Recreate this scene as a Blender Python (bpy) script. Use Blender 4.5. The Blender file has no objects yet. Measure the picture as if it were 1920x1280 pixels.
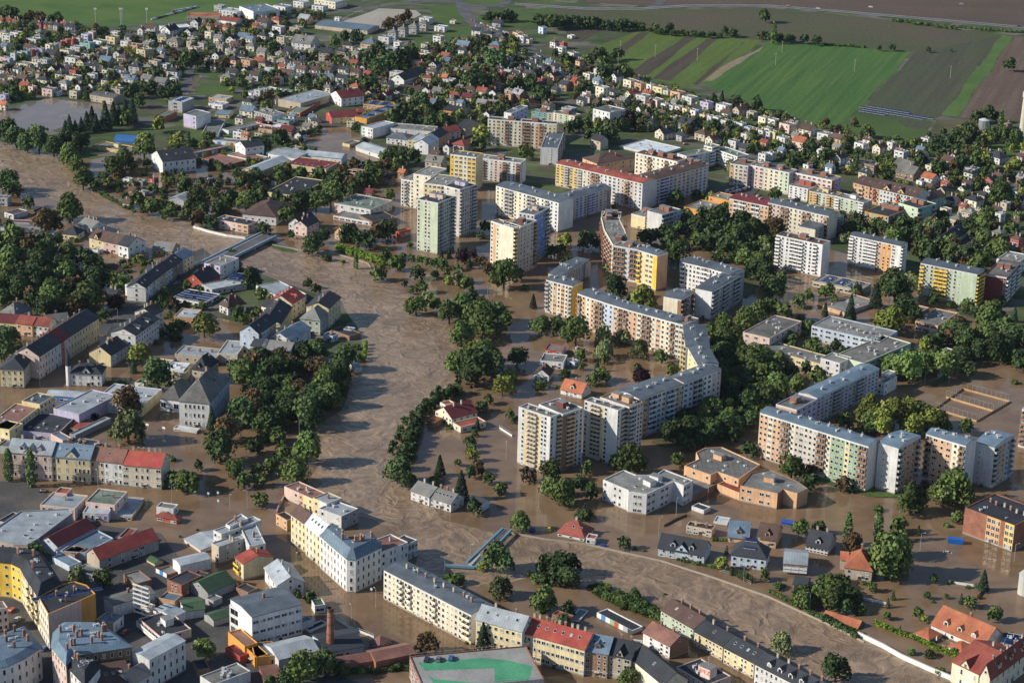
import bpy, math, random
import numpy as np
from mathutils import Vector
rnd = random.Random(7)
S = bpy.context.scene
R = math.radians
# ---------------------------------------------------------------- camera, sky, sun, exposure
F_PX, CAMH, PITCH, ROLL = 4100.0, 400.0, 19.6, 1.6      # focal length in photo pixels (1920 wide)
_t, _r = R(PITCH), R(ROLL)
FWD = np.array([0, math.cos(_t), -math.sin(_t)])
_R0 = np.array([1.0, 0, 0]); _U0 = np.cross(_R0, FWD)
RGT = math.cos(_r)*_R0 + math.sin(_r)*_U0
UPV = -math.sin(_r)*_R0 + math.cos(_r)*_U0
cam = bpy.data.cameras.new('camera'); co = bpy.data.objects.new('camera', cam); S.collection.objects.link(co)
cam.sensor_width = 36; cam.lens = 36*F_PX/1920; cam.clip_start = 5; cam.clip_end = 20000
from mathutils import Matrix
m3 = Matrix((RGT, UPV, -FWD)).transposed()
co.matrix_world = Matrix.Translation((0, 0, CAMH)) @ m3.to_4x4()
S.camera = co
SUN_EL, SUN_AZ = 29.0, 12.0            # light travels towards +X, turned SUN_AZ towards +Y
w = bpy.data.worlds.new('World'); S.world = w; w.use_nodes = True
nt = w.node_tree; bg = nt.nodes['Background']
sky = nt.nodes.new('ShaderNodeTexSky'); sky.sky_type = 'NISHITA'; sky.sun_disc = False
sky.sun_elevation = R(SUN_EL); sky.sun_rotation = math.atan2(-math.cos(R(SUN_AZ)), -math.sin(R(SUN_AZ)))
sky.altitude = 300; sky.dust_density = 0.3; sky.ozone_density = 2.5
nt.links.new(sky.outputs[0], bg.inputs[0]); bg.inputs[1].default_value = 0.098
sl = bpy.data.lights.new('sun', 'SUN'); sl.energy = 4.7; sl.angle = R(0.5); sl.color = (1, .93, .80)
so = bpy.data.objects.new('sun', sl); S.collection.objects.link(so)
so.rotation_euler = Vector((-math.cos(R(SUN_EL))*math.cos(R(SUN_AZ)), -math.cos(R(SUN_EL))*math.sin(R(SUN_AZ)), math.sin(R(SUN_EL)))).to_track_quat('Z', 'Y').to_euler()
S.view_settings.view_transform = 'Standard'; S.view_settings.look = 'None'
S.view_settings.exposure = 0.38; S.view_settings.gamma = 1
S.cycles.max_bounces = 4; S.cycles.diffuse_bounces = 2; S.cycles.glossy_bounces = 2
S.cycles.use_denoising = True

# ---------------------------------------------------------------- photo pixel -> ground
def G(px, py, h=0.0):
    d = FWD + RGT*(px-960)/F_PX - UPV*(py-640)/F_PX
    t = (CAMH-h)/-d[2]
    return np.array([d[0]*t, d[1]*t])
def PX(x, y, z=0.0):
    v = np.array([x, y, z-CAMH]); k = v@FWD
    return 960+F_PX*(v@RGT)/k, 640-F_PX*(v@UPV)/k
def mpp(px, py):                        # metres per photo pixel across the view
    g = G(px, py); return float(np.array([g[0], g[1], -CAMH])@FWD)/F_PX
def height_at(ex, ey, by):              # height of an eave seen at (ex,ey) whose wall foot shows at row by
    g = G(ex, by)
    lo, hi = 0.5, 70.0
    for _ in range(30):
        mid = (lo+hi)/2
        if PX(g[0], g[1], mid)[1] > ey: lo = mid
        else: hi = mid
    return lo

# ---------------------------------------------------------------- materials
MATS = {}
def node_mat(key, base, rough=.8, var=.25, scale=.25, fine=2.5, spec=.3, streak=0, bump=0, hue=0, orand=0, metal=0):
    if key in MATS: return MATS[key]
    m = bpy.data.materials.new(key); m.use_nodes = True; t = m.node_tree; N, L = t.nodes, t.links
    b = N['Principled BSDF']; b.inputs['Roughness'].default_value = rough
    b.inputs['Specular IOR Level'].default_value = spec; b.inputs['Metallic'].default_value = metal
    tc = N.new('ShaderNodeTexCoord'); src = tc.outputs['Object']
    oi = N.new('ShaderNodeObjectInfo')
    ad = N.new('ShaderNodeVectorMath'); ad.operation = 'ADD'
    sc = N.new('ShaderNodeVectorMath'); sc.operation = 'SCALE'; sc.inputs[0].default_value = (91, 57, 33)
    L.new(oi.outputs['Random'], sc.inputs['Scale']); L.new(src, ad.inputs[0]); L.new(sc.outputs[0], ad.inputs[1])
    def noise(s, det=3, vec=None):
        n = N.new('ShaderNodeTexNoise'); n.inputs['Scale'].default_value = s; n.inputs['Detail'].default_value = det
        L.new(vec or ad.outputs[0], n.inputs['Vector']); return n.outputs['Fac']
    def mr(x, a, c):
        n = N.new('ShaderNodeMapRange'); n.inputs[1].default_value = .3; n.inputs[2].default_value = .7
        n.inputs[3].default_value = a; n.inputs[4].default_value = c; L.new(x, n.inputs[0]); return n.outputs[0]
    def mul(a, c):
        n = N.new('ShaderNodeMath'); n.operation = 'MULTIPLY'; L.new(a, n.inputs[0]); L.new(c, n.inputs[1]); return n.outputs[0]
    v = mul(mr(noise(scale), 1-var, 1+var*.5), mr(noise(fine, 2), 1-var*.6, 1+var*.4))
    if streak:
        mp = N.new('ShaderNodeMapping'); mp.inputs['Scale'].default_value = (1.2, 1.2, .12); L.new(ad.outputs[0], mp.inputs[0])
        v = mul(v, mr(noise(1.0, 3, mp.outputs[0]), 1-streak, 1.03))
    if orand: v = mul(v, mr(oi.outputs['Random'], 1-orand, 1+orand*.6))
    hs = N.new('ShaderNodeHueSaturation'); hs.inputs['Color'].default_value = (*base, 1); L.new(v, hs.inputs['Value'])
    if hue:
        L.new(mr(noise(scale*1.7), .5-hue, .5+hue), hs.inputs['Hue'])
    L.new(hs.outputs[0], b.inputs['Base Color'])
    if bump:
        bp = N.new('ShaderNodeBump'); bp.inputs['Strength'].default_value = bump; bp.inputs['Distance'].default_value = .1
        L.new(noise(fine*2), bp.inputs['Height']); L.new(bp.outputs[0], b.inputs['Normal'])
    MATS[key] = m; return m
WC = dict(w=(.70,.69,.67), c=(.76,.68,.52), y=(.72,.60,.34), Y=(.74,.49,.07), o=(.66,.40,.23), O=(.72,.34,.08),
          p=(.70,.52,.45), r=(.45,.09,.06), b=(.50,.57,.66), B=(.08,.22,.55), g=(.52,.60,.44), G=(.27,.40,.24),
          e=(.38,.38,.38), k=(.06,.065,.08), s=(.50,.42,.32), n=(.28,.17,.11), R=(.33,.14,.09), m=(.20,.05,.05),
          l=(.52,.47,.62), t=(.25,.47,.43), L=(.62,.68,.50), q=(.55,.50,.44))
WN = dict(w='white', c='cream', y='yellow', Y='bright yellow', o='orange', O='bright orange', p='pink', r='red', b='pale blue',
          B='blue', g='pale green', G='green', e='grey', k='dark grey', s='beige', n='brown', R='brick', m='maroon', l='lilac', t='teal', L='lime green', q='grey beige')
RC = dict(z=(.17,.165,.155), g=(.10,.12,.142), d=(.035,.04,.05), r=(.27,.07,.05), R=(.37,.075,.055), o=(.42,.14,.07), n=(.10,.06,.05), m=(.15,.03,.035),
          s=(.36,.40,.43), b=(.14,.20,.26), a=(.15,.145,.135), x=(.24,.12,.09), w=(.62,.66,.70), e=(.20,.20,.19), t=(.065,.12,.06), f=(.14,.18,.15), G=(.07,.33,.17))
RN = dict(z='grey', g='grey', d='dark', r='red', R='bright red', o='orange', n='brown', m='maroon', s='silver', b='blue grey', a='grey', x='rusty', w='white', e='grey', t='green', f='grey', G='green')
def WM(c):
    if c not in WC: c = 's'
    if c == 'R': return brick_mat()
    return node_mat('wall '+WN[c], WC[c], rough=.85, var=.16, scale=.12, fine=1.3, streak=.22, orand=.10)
def RM(c, tile=False):
    if c not in RC: c = 'e'
    if tile: return seam_mat('roof tile '+c, RC[c], .8, .5)
    if c == 'z': return seam_mat('ribbed roof', RC[c], .8, 2.4)
    if c in 'sbgwxt': return seam_mat('roof sheet '+c, RC[c], .5, 1.1)
    return node_mat('roof felt '+c, RC[c], rough=.9, var=.38, scale=.13, fine=.9, bump=.3, orand=.15, hue=.01)
def seam_mat(key, base, rough, pitch):
    if key in MATS: return MATS[key]
    m = node_mat(key, base, rough=rough, var=.28, scale=.18, fine=1.6, spec=.35, orand=.15, hue=.012)
    t = m.node_tree; N, L = t.nodes, t.links
    hs = [n for n in N if n.type == 'HUE_SAT'][0]; b = N['Principled BSDF']
    tc = [n for n in N if n.type == 'TEX_COORD'][0]
    wv = N.new('ShaderNodeTexWave'); wv.wave_type = 'BANDS'; wv.bands_direction = 'X'
    wv.inputs['Scale'].default_value = .31/pitch; wv.inputs['Distortion'].default_value = .4
    L.new(tc.outputs['Object'], wv.inputs['Vector'])
    mx = N.new('ShaderNodeMix'); mx.data_type = 'RGBA'; mx.blend_type = 'MULTIPLY'; mx.inputs['Factor'].default_value = .55
    cr = N.new('ShaderNodeMapRange'); cr.inputs[1].default_value = .85; cr.inputs[2].default_value = 1; cr.inputs[3].default_value = 1; cr.inputs[4].default_value = .55
    L.new(wv.outputs['Fac'], cr.inputs[0]); L.new(hs.outputs[0], mx.inputs['A']); L.new(cr.outputs[0], mx.inputs['B'])
    L.new(mx.outputs['Result'], b.inputs['Base Color'])
    return m
def brick_mat():
    if 'brick' in MATS: return MATS['brick']
    m = node_mat('brick', WC['R'], var=.3, scale=.3, fine=2)
    t = m.node_tree; N, L = t.nodes, t.links; hs = [n for n in N if n.type == 'HUE_SAT'][0]; tc = [n for n in N if n.type == 'TEX_COORD'][0]
    wv = N.new('ShaderNodeTexWave'); wv.bands_direction = 'Z'; wv.inputs['Scale'].default_value = 1.0
    L.new(tc.outputs['Object'], wv.inputs['Vector'])
    mx = N.new('ShaderNodeMix'); mx.data_type = 'RGBA'; mx.blend_type = 'MULTIPLY'; mx.inputs['Factor'].default_value = .25
    L.new(hs.outputs[0], mx.inputs['A']); L.new(wv.outputs['Color'], mx.inputs['B']); L.new(mx.outputs['Result'], N['Principled BSDF'].inputs['Base Color'])
    return m
def glass_mat():
    if 'glass' in MATS: return MATS['glass']
    m = bpy.data.materials.new('window glass'); m.use_nodes = True; t = m.node_tree; N, L = t.nodes, t.links
    b = N['Principled BSDF']; b.inputs['Roughness'].default_value = .12; b.inputs['Specular IOR Level'].default_value = .6
    oi = N.new('ShaderNodeObjectInfo'); ge = N.new('ShaderNodeNewGeometry'); ad = N.new('ShaderNodeMath'); ad.operation = 'ADD'
    fr = N.new('ShaderNodeMath'); fr.operation = 'FRACT'
    L.new(oi.outputs['Random'], ad.inputs[0]); L.new(ge.outputs['Random Per Island'], ad.inputs[1]); L.new(ad.outputs[0], fr.inputs[0])
    cr = N.new('ShaderNodeValToRGB'); cr.color_ramp.interpolation = 'CONSTANT'
    e = cr.color_ramp.elements; e[0].color = (.012, .016, .022, 1); e[1].position = .5; e[1].color = (.035, .04, .045, 1)
    for p, c in ((.70, (.10, .10, .10, 1)), (.80, (.36, .35, .33, 1)), (.94, (.06, .05, .04, 1))):
        q = e.new(p); q.color = c
    L.new(fr.outputs[0], cr.inputs[0]); L.new(cr.outputs[0], b.inputs['Base Color'])
    MATS['glass'] = m; return m
def plain(key, c, rough=.7, **k): return node_mat('%s %02d%02d%02d' % (key, c[0]*99, c[1]*99, c[2]*99), c, rough=rough, var=.1, scale=.3, fine=2, **k)

# ---------------------------------------------------------------- mesh helpers
COL = S.collection
class MB:
    def __init__(s): s.v, s.f, s.m = [], [], []
    def quad(s, pts, mi=0):
        n = len(s.v); s.v += [tuple(p) for p in pts]; s.f.append(tuple(range(n, n+len(pts)))); s.m.append(mi)
    def box(s, x0, x1, y0, y1, z0, z1, mi=0, skip=''):
        a = [(x0,y0,z0),(x1,y0,z0),(x1,y1,z0),(x0,y1,z0),(x0,y0,z1),(x1,y0,z1),(x1,y1,z1),(x0,y1,z1)]
        n = len(s.v); s.v += a
        for k, f in (('b',(0,3,2,1)),('t',(4,5,6,7)),('f',(0,1,5,4)),('r',(1,2,6,5)),('k',(2,3,7,6)),('l',(3,0,4,7))):
            if k not in skip: s.f.append(tuple(n+i for i in f)); s.m.append(mi)
    def cyl(s, x, y, z0, z1, r0, r1=None, n=8, mi=0, cap=True):
        r1 = r0 if r1 is None else r1; b = len(s.v)
        for z, r in ((z0, r0), (z1, r1)):
            s.v += [(x+r*math.cos(2*math.pi*i/n), y+r*math.sin(2*math.pi*i/n), z) for i in range(n)]
        for i in range(n): s.f.append((b+i, b+(i+1) % n, b+n+(i+1) % n, b+n+i)); s.m.append(mi)
        if cap: s.f.append(tuple(b+n+i for i in range(n))); s.m.append(mi)
    def bar(s, p, q, r, mi=0, n=6):
        p, q = Vector(p), Vector(q); d = (q-p).normalized(); a = d.orthogonal().normalized(); c = d.cross(a); b = len(s.v)
        for e in (p, q): s.v += [tuple(e+(a*math.cos(6.2832*i/n)+c*math.sin(6.2832*i/n))*r) for i in range(n)]
        for i in range(n): s.f.append((b+i, b+(i+1) % n, b+n+(i+1) % n, b+n+i)); s.m.append(mi)
        s.f.append(tuple(b+n+i for i in range(n))); s.m.append(mi)
    def mesh(s, name, mats):
        me = bpy.data.meshes.new(name); me.from_pydata(s.v, [], s.f)
        for m in mats: me.materials.append(m)
        if len(mats) > 1: me.polygons.foreach_set('material_index', s.m)
        me.update(); return me
    def obj(s, name, mats, parent=None, **k): return link(name, s.mesh(name, mats), parent, **k)
def link(name, data, parent=None, loc=None, rz=0, sc=None):
    o = bpy.data.objects.new(name, data); COL.objects.link(o)
    if parent is not None: o.parent = parent
    if loc is not None: o.location = loc
    if rz: o.rotation_euler = (0, 0, rz)
    if sc is not None: o.scale = sc
    return o
def tag(o, label=None, cat=None, group=None, kind=None):
    if label: o['label'] = label
    if cat: o['category'] = cat
    if group: o['group'] = group
    if kind: o['kind'] = kind
    return o
AUTO = []      # (object, px, py, base phrase singular, plural) labelled at the end
def root(name, x, y, rz=0, z=0): return link(name, None, None, (float(x), float(y), z), rz)

# window / balcony meshes, shared
_WM = {}
def win_mesh(w_, h_, fr='w'):
    k = ('w', round(w_, 1), round(h_, 1), fr)
    if k in _WM: return _WM[k]
    b = MB(); t = .1; W, H = k[1]/2, k[2]/2
    b.box(-W, W, -.09, 0, -H, -H+t, 0, 'k'); b.box(-W, W, -.09, 0, H-t, H, 0, 'k')
    b.box(-W, -W+t, -.09, 0, -H+t, H-t, 0, 'ktb'); b.box(W-t, W, -.09, 0, -H+t, H-t, 0, 'ktb')
    n = 2 if k[1] > 1.5 else 1
    for i in range(n):
        x0, x1 = -W+t+i*(2*W-2*t)/n, -W+t+(i+1)*(2*W-2*t)/n
        b.quad([(x0, -.045, -H+t), (x1-.02, -.045, -H+t), (x1-.02, -.045, H-t), (x0, -.045, H-t)], 1)
    if n == 2: b.box(-.05, .05, -.09, 0, -H+t, H-t, 0, 'ktb')
    b.box(-W-.08, W+.08, -.2, 0, -H-.08, -H, 2, 'k')
    me = b.mesh('window', [plain('window frame '+fr, WC[fr]), glass_mat(), plain('window sill', (.45, .45, .45))]); _WM[k] = me; return me
def balc_mesh(w_, h_, c, d=1.1):
    k = ('b', round(w_, 1), round(h_, 1), c, d)
    if k in _WM: return _WM[k]
    b = MB(); W = k[1]/2; H = k[2]
    b.box(-W, W, -.05, 0, .15, H-.2, 2, 'k')                       # dark panel on the solid wall, painted as the shade of a recess
    b.quad([(-W*.7, -.07, .2), (W*.1, -.07, .2), (W*.1, -.07, H-.5), (-W*.7, -.07, H-.5)], 1)
    b.quad([(W*.3, -.07, 1.0), (W*.8, -.07, 1.0), (W*.8, -.07, H-.5), (W*.3, -.07, H-.5)], 1)
    b.box(-W, W, -d, 0, 0, .15, 3, 'k')
    b.box(-W, W, -d-.06, -d, 0, 1.1, 0); b.box(-W, -W+.06, -d, 0, .15, 1.1, 0, 'k'); b.box(W-.06, W, -d, 0, .15, 1.1, 0, 'k')
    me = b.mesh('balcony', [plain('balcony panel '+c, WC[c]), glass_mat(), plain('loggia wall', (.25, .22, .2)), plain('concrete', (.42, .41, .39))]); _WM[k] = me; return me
def garage_mesh(c):
    k = ('g', c)
    if k in _WM: return _WM[k]
    b = MB(); b.box(-1.25, 1.25, -.06, 0, 0, 2.2, 0, 'k')
    for i in range(4): b.box(-1.2, 1.2, -.09, -.06, .1+i*.53, .13+i*.53, 0, 'k')
    me = b.mesh('garage_door', [plain('garage door '+c, WC[c])]); _WM[k] = me; return me
def chim_mesh(c):
    k = ('c', c)
    if k in _WM: return _WM[k]
    b = MB(); b.box(-.45, .45, -.35, .35, -1.5, 1.2, 0, 'b'); b.box(-.55, .55, -.45, .45, 1.2, 1.4, 1); b.cyl(-.2, 0, 1.4, 1.7, .13, mi=1, n=6); b.cyl(.2, 0, 1.4, 1.7, .13, mi=1, n=6)
    me = b.mesh('chimney', [WM(c), plain('chimney cap', (.3, .28, .26))]); _WM[k] = me; return me
def vent_mesh():
    if 'v' in _WM: return _WM['v']
    b = MB(); b.box(-.6, .6, -.45, .45, 0, .9, 0, 'b'); b.box(-.7, .7, -.55, .55, .9, 1.05, 0); b.cyl(1.3, .2, 0, 1.3, .15, n=6); b.cyl(1.3, .2, 1.3, 1.5, .3, .1, n=6)
    _WM['v'] = b.mesh('roof_vent', [plain('vent metal', (.45, .46, .47))]); return _WM['v']
def sky_mesh():
    if 's' in _WM: return _WM['s']
    b = MB(); b.box(-.5, .5, -.7, .7, -.1, .12, 0, 'b'); b.quad([(-.42, -.6, .125), (.42, -.6, .125), (.42, .6, .125), (-.42, .6, .125)], 1)
    _WM['s'] = b.mesh('skylight', [plain('skylight frame', (.5, .5, .5)), glass_mat()]); return _WM['s']
def solar_mesh():
    if 'p' in _WM: return _WM['p']
    m = bpy.data.materials.new('solar cells'); m.use_nodes = True; p = m.node_tree.nodes['Principled BSDF']
    p.inputs['Base Color'].default_value = (.015, .03, .09, 1); p.inputs['Roughness'].default_value = .15
    b = MB(); n = len(b.v)
    for i in range(3):
        x0 = -2.7+i*1.8
        b.quad([(x0, -.8, .2), (x0+1.74, -.8, .2), (x0+1.74, .8, .75), (x0, .8, .75)], 0)
        b.quad([(x0, .8, 0), (x0+1.74, .8, 0), (x0+1.74, .8, .75), (x0, .8, .75)], 1)
        b.quad([(x0, -.8, 0), (x0+1.74, -.8, 0), (x0+1.74, -.8, .2), (x0, -.8, .2)], 1)
    _WM['p'] = b.mesh('solar_panel', [m, plain('panel frame', (.5, .5, .52))]); return _WM['p']
def dormer_mesh(c, rc):
    k = ('d', c, rc)
    if k in _WM: return _WM[k]
    b = MB(); b.box(-1.1, 1.1, -.2, 3.2, -1.6, 1.5, 0, 'tk')
    b.quad([(-1.1, -.2, 1.5), (1.1, -.2, 1.5), (0, -.2, 2.3)], 0)
    for sg in (-1, 1): b.quad([(0, -.45, 2.4), (0, 3.6, 2.4), (sg*1.35, 3.2, 1.35), (sg*1.35, -.45, 1.35)], 1)
    b.box(-.65, .65, -.26, -.2, .1, 1.35, 2, 'k')
    me = b.mesh('dormer', [WM(c), RM(rc), glass_mat()]); _WM[k] = me; return me

def add_many(parent, name, items, stuffname, cap=100):
    """items: (mesh, loc, rz). The first `cap` become parts of their own, the rest one part."""
    for me, loc, rz in items[:cap]: link(name, me, parent, loc, rz)
    rest = items[cap:]
    if rest:
        b = MB(); mats = []
        for me, loc, rz in rest:
            vs = [v.co for v in me.vertices]; c, s_ = math.cos(rz), math.sin(rz); n = len(b.v)
            b.v += [(loc[0]+c*v[0]-s_*v[1], loc[1]+s_*v[0]+c*v[1], loc[2]+v[2]) for v in vs]
            mp = []
            for mt in me.materials:
                if mt not in mats: mats.append(mt)
                mp.append(mats.index(mt))
            for p in me.polygons: b.f.append(tuple(n+i for i in p.vertices)); b.m.append(mp[p.material_index])
        o = b.obj(stuffname, mats, parent); o['kind'] = 'stuff'

def body(par, L, D, H, floors, roof, front, side, extras, cx, cy, ang, spacing=3.1, off=(0, 0), xf=None, base=0.0, fh=None):
    """walls, roof, windows and rooftop things of one volume, children of par (local frame, x along the front)"""
    rt, rc = roof[0], roof[1]; rise = float(roof[2:]) if len(roof) > 2 else None
    if rt == 'L' and rise is None: rise = 1.3
    if rise is None: rise = min(5.5, (D if rt != 'X' else L)*.36)
    ox, oy = off
    def parse(sp, length):
        pat, cols = (sp.split('/')+[''])[:2]; cols = cols.replace('*', '')
        if pat.startswith('*'):
            p = pat[1:]; n = max(1, round(length/spacing)); pat = (p*(n//len(p)+1))[:n]
            cols = (cols*(n//max(1, len(cols))+1))[:n] if cols else 'w'*n
        else:
            cols = cols or 'w'
            if len(cols) < len(pat): cols = (cols*(len(pat)//len(cols)+1))[:len(pat)]
        return pat, cols
    fp, fc = parse(front, L); sp, sc_ = parse(side, D)
    order = []; 
    for c in fc+sc_:
        if c not in order: order.append(c)
    mats = [WM(c) for c in order]
    tb = .9 if (floors >= 5) else 0; pl = .9 if floors >= 3 else .45
    if tb: mats.append(WM('w'))
    mats.append(plain('damp plinth', (.27, .22, .17), .6)); iw, ip = len(order), len(mats)-1
    b = MB(); hx, hy = L/2, D/2
    faces = [(0, (-hx, -hy), (1, 0), L, fp, fc), (90, (hx, -hy), (0, 1), D, sp, sc_), (180, (hx, hy), (-1, 0), L, fp[::-1], fc[::-1]), (270, (-hx, hy), (0, -1), D, sp[::-1], sc_[::-1])]
    top = H
    wins, bals, gar = [], [], []
    fh = fh or (H-.5)/max(1, floors)
    wa = ang
    for rz, o_, d_, ln, pat, cols in faces:
        n = len(pat); bw = ln/n; i = 0
        while i < n:
            j = i
            while j < n and cols[j] == cols[i]: j += 1
            p0 = (ox+o_[0]+d_[0]*bw*i, oy+o_[1]+d_[1]*bw*i); p1 = (ox+o_[0]+d_[0]*bw*j, oy+o_[1]+d_[1]*bw*j)
            def wq(z0, z1, mi): b.quad([(p0[0], p0[1], z0), (p1[0], p1[1], z0), (p1[0], p1[1], z1), (p0[0], p0[1], z1)], mi)
            wq(base-1, base+pl, ip); wq(base+pl, top-tb, order.index(cols[i])); i = j
            if tb: wq(top-tb, top, iw)
        a = wa+R(rz); nrm = (math.sin(a), -math.cos(a))
        if nrm[0]*(-cx)+nrm[1]*(-cy) <= -60: continue
        for i in range(n):
            c = pat[i]
            if c == '.': continue
            s_ = (i+.5)*bw; x = ox+o_[0]+d_[0]*s_; y = oy+o_[1]+d_[1]*s_
            for f in range(floors):
                z = base+f*fh
                if c not in 'wdnsxBtblg': continue
                if c in 'bl':
                    if f == 0: continue
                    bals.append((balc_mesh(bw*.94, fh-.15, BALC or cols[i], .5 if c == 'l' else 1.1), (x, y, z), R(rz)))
                elif c == 'g':
                    if f == 0: gar.append((garage_mesh('wBwGrweknB'[(i*3 if n > 12 else i) % 10]), (x, y, base), R(rz)))
                else:
                    ww, wh = dict(w=(1.4, 1.5), d=(2.2, 1.5), n=(1.1, min(2.2, fh*.55)), s=(.8, .8), x=(bw*.92, 1.3), B=(bw*.8, min(2.6, fh*.7)), t=(1.0, 1.4))[c]
                    if bw < ww*1.15: ww = bw*.8
                    wins.append((win_mesh(ww, min(wh, fh*.68)), (x, y, z+fh*.56), R(rz)))
    if rt == 'F':
        t = .3; ix, iy = hx-t, hy-t
        q = [(-hx, -hy), (hx, -hy), (hx, hy), (-hx, hy)]; r_ = [(-ix, -iy), (ix, -iy), (ix, iy), (-ix, iy)]
        for i in range(4):
            a, c = q[i], q[(i+1) % 4]; a2, c2 = r_[i], r_[(i+1) % 4]
            b.quad([(ox+a[0], oy+a[1], top), (ox+c[0], oy+c[1], top), (ox+c2[0], oy+c2[1], top), (ox+a2[0], oy+a2[1], top)], 0)
            b.quad([(ox+a2[0], oy+a2[1], top), (ox+c2[0], oy+c2[1], top), (ox+c2[0], oy+c2[1], top-.5), (ox+a2[0], oy+a2[1], top-.5)], 0)
        rb = MB(); rb.quad([(ox+x, oy+y, top-.45) for x, y in r_], 0)
        zr = lambda x, y: top-.45
        zc = (0, 0)
    else:
        rb = MB(); ov = .25 if rt == 'L' else .5; t = .22
        if rt in 'GL' or rt == 'X':
            ax = rt == 'X'
            E, Ln = (hx, hy) if ax else (hy, hx)
            sl_ = rise/E; e = E+ov; zE = H-ov*sl_; zR = H+rise; ln = Ln+(.15 if rt == 'L' else .35)
            def P3(u, v, z): return (ox+u, oy+v, z) if ax else (ox+v, oy+u, z)
            pr = [(-e, zE), (0, zR), (e, zE), (e, zE+t), (0, zR+t), (-e, zE+t)]
            for i in range(6):
                a, c = pr[i], pr[(i+1) % 6]
                rb.quad([P3(a[0], -ln, a[1]), P3(a[0], ln, a[1]), P3(c[0], ln, c[1]), P3(c[0], -ln, c[1])])
            for s_ in (-ln, ln):
                rb.quad([P3(-e, s_, zE), P3(0, s_, zR), P3(0, s_, zR+t), P3(-e, s_, zE+t)]); rb.quad([P3(0, s_, zR), P3(e, s_, zE), P3(e, s_, zE+t), P3(0, s_, zR+t)])
            for s_ in (-Ln, Ln):
                b.quad([P3(-E, s_, H), P3(E, s_, H), P3(0, s_, zR-.02)], 0 if ax else order.index(sc_[0]))
            zr = (lambda x, y: zR+t-abs(x)*sl_) if ax else (lambda x, y: zR+t-abs(y)*sl_)
            if rt != 'L' and floors and rise > 2.2:
                face = [0] if ax else [90, 270]
                for rz in face:
                    a = wa+R(rz)
                    if math.sin(a)*-cx-math.cos(a)*-cy > 0:
                        x, y = (0, -hy) if rz == 0 else ((hx, 0) if rz == 90 else (-hx, 0))
                        wins.append((win_mesh(1.1, 1.2), (ox+x, oy+y, H+rise*.33), R(rz)))
        else:      # hip
            ex, ey = hx+ov, hy+ov; 
            rl = (abs(hx-hy)*.95, 0) if hx > hy else (0, abs(hx-hy)*.95)
            z1 = H+rise
            c4 = [(-ex, -ey), (ex, -ey), (ex, ey), (-ex, ey)]
            if hx > hy: rr = [(-rl[0], 0), (rl[0], 0), (rl[0], 0), (-rl[0], 0)]
            else: rr = [(0, -rl[1]), (0, -rl[1]), (0, rl[1]), (0, rl[1])]
            for i in range(4):
                a, c = c4[i], c4[(i+1) % 4]; a2, c2 = rr[i], rr[(i+1) % 4]
                pts = [(ox+a[0], oy+a[1], H+.15), (ox+c[0], oy+c[1], H+.15), (ox+c2[0], oy+c2[1], z1), (ox+a2[0], oy+a2[1], z1)]
                if a2 == c2: pts = pts[:3]
                rb.quad(pts)
                rb.quad([(ox+a[0], oy+a[1], H-.1), (ox+c[0], oy+c[1], H-.1), (ox+c[0], oy+c[1], H+.15), (ox+a[0], oy+a[1], H+.15)])
            rb.quad([(ox+x, oy+y, H-.1) for x, y in c4[::-1]])
            m_ = min(hx, hy); sl_ = rise/m_
            zr = lambda x, y: H+.15+min(rise, sl_*max(0, min(hx-abs(x), hy-abs(y))))
    if xf:
        wall = b.obj('wing', mats, par, loc=(xf[0], xf[1], 0), rz=xf[2]); par = wall
    else: wall = b.obj('wall', mats, par)
    rf = rb.obj('roof', [RM(rc, rt in 'GXH' and rc in 'roRndme')], par)
    rroof = rf; rf = wall if xf else rroof
    # window cap applies to the whole thing: nearest faces first
    wins.sort(key=lambda q: 0 if q[2] == 0 else 1)
    add_many(par, 'window', wins, 'remaining_windows'); add_many(par, 'balcony', bals, 'remaining_balconies'); add_many(par, 'garage_door', gar, 'remaining_doors')
    if floors in (3, 4) and rt in 'GH' and H > 8:
        q = MB()
        for z0, z1, e in ((H-.35, H-.02, .22), (base+fh*.98, base+fh*.98+.22, .12)):
            q.box(ox-hx-e, ox+hx+e, oy-hy-e, oy-hy, z0, z1); q.box(ox-hx-e, ox+hx+e, oy+hy, oy+hy+e, z0, z1)
            q.box(ox-hx-e, ox-hx, oy-hy, oy+hy, z0, z1); q.box(ox+hx, ox+hx+e, oy-hy, oy+hy, z0, z1)
        q.obj('cornice', [plain('cornice plaster', (.56, .52, .45))], par)
    # entrance
    if floors and H > 3.5 and L > 6 and rt != 'q' and 'n' not in extras:
        dm = ('door',)
        if dm not in _WM:
            q = MB(); q.box(-.7, .7, -.12, 0, 0, 2.2, 0, 'k'); q.box(-.5, .5, -.15, -.12, 1.2, 2.0, 1, 'k'); q.box(-1.0, 1.0, -1.0, 0, 2.35, 2.5, 2, 'k')
            _WM[dm] = q.mesh('door', [plain('door wood', (.12, .07, .05)), glass_mat(), plain('concrete', (.42, .41, .39))])
        link('door', _WM[dm], par, (ox+hx*.12, oy-hy, base), 0)
    import re
    if rt == 'F' and hx*hy > 60 and 'n' not in extras:          # clutter of a flat roof
        for _ in range(int(min(9, hx*hy/45))):
            x, y = rnd.uniform(-.85, .85)*hx, rnd.uniform(-.8, .8)*hy
            link('roof_vent', vent_mesh(), rf, (ox+x, oy+y, zr(x, y)-.05), rnd.uniform(0, 3), (rnd.uniform(.4, 1.2), rnd.uniform(.4, 1.3), rnd.uniform(.3, .9)))
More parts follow.
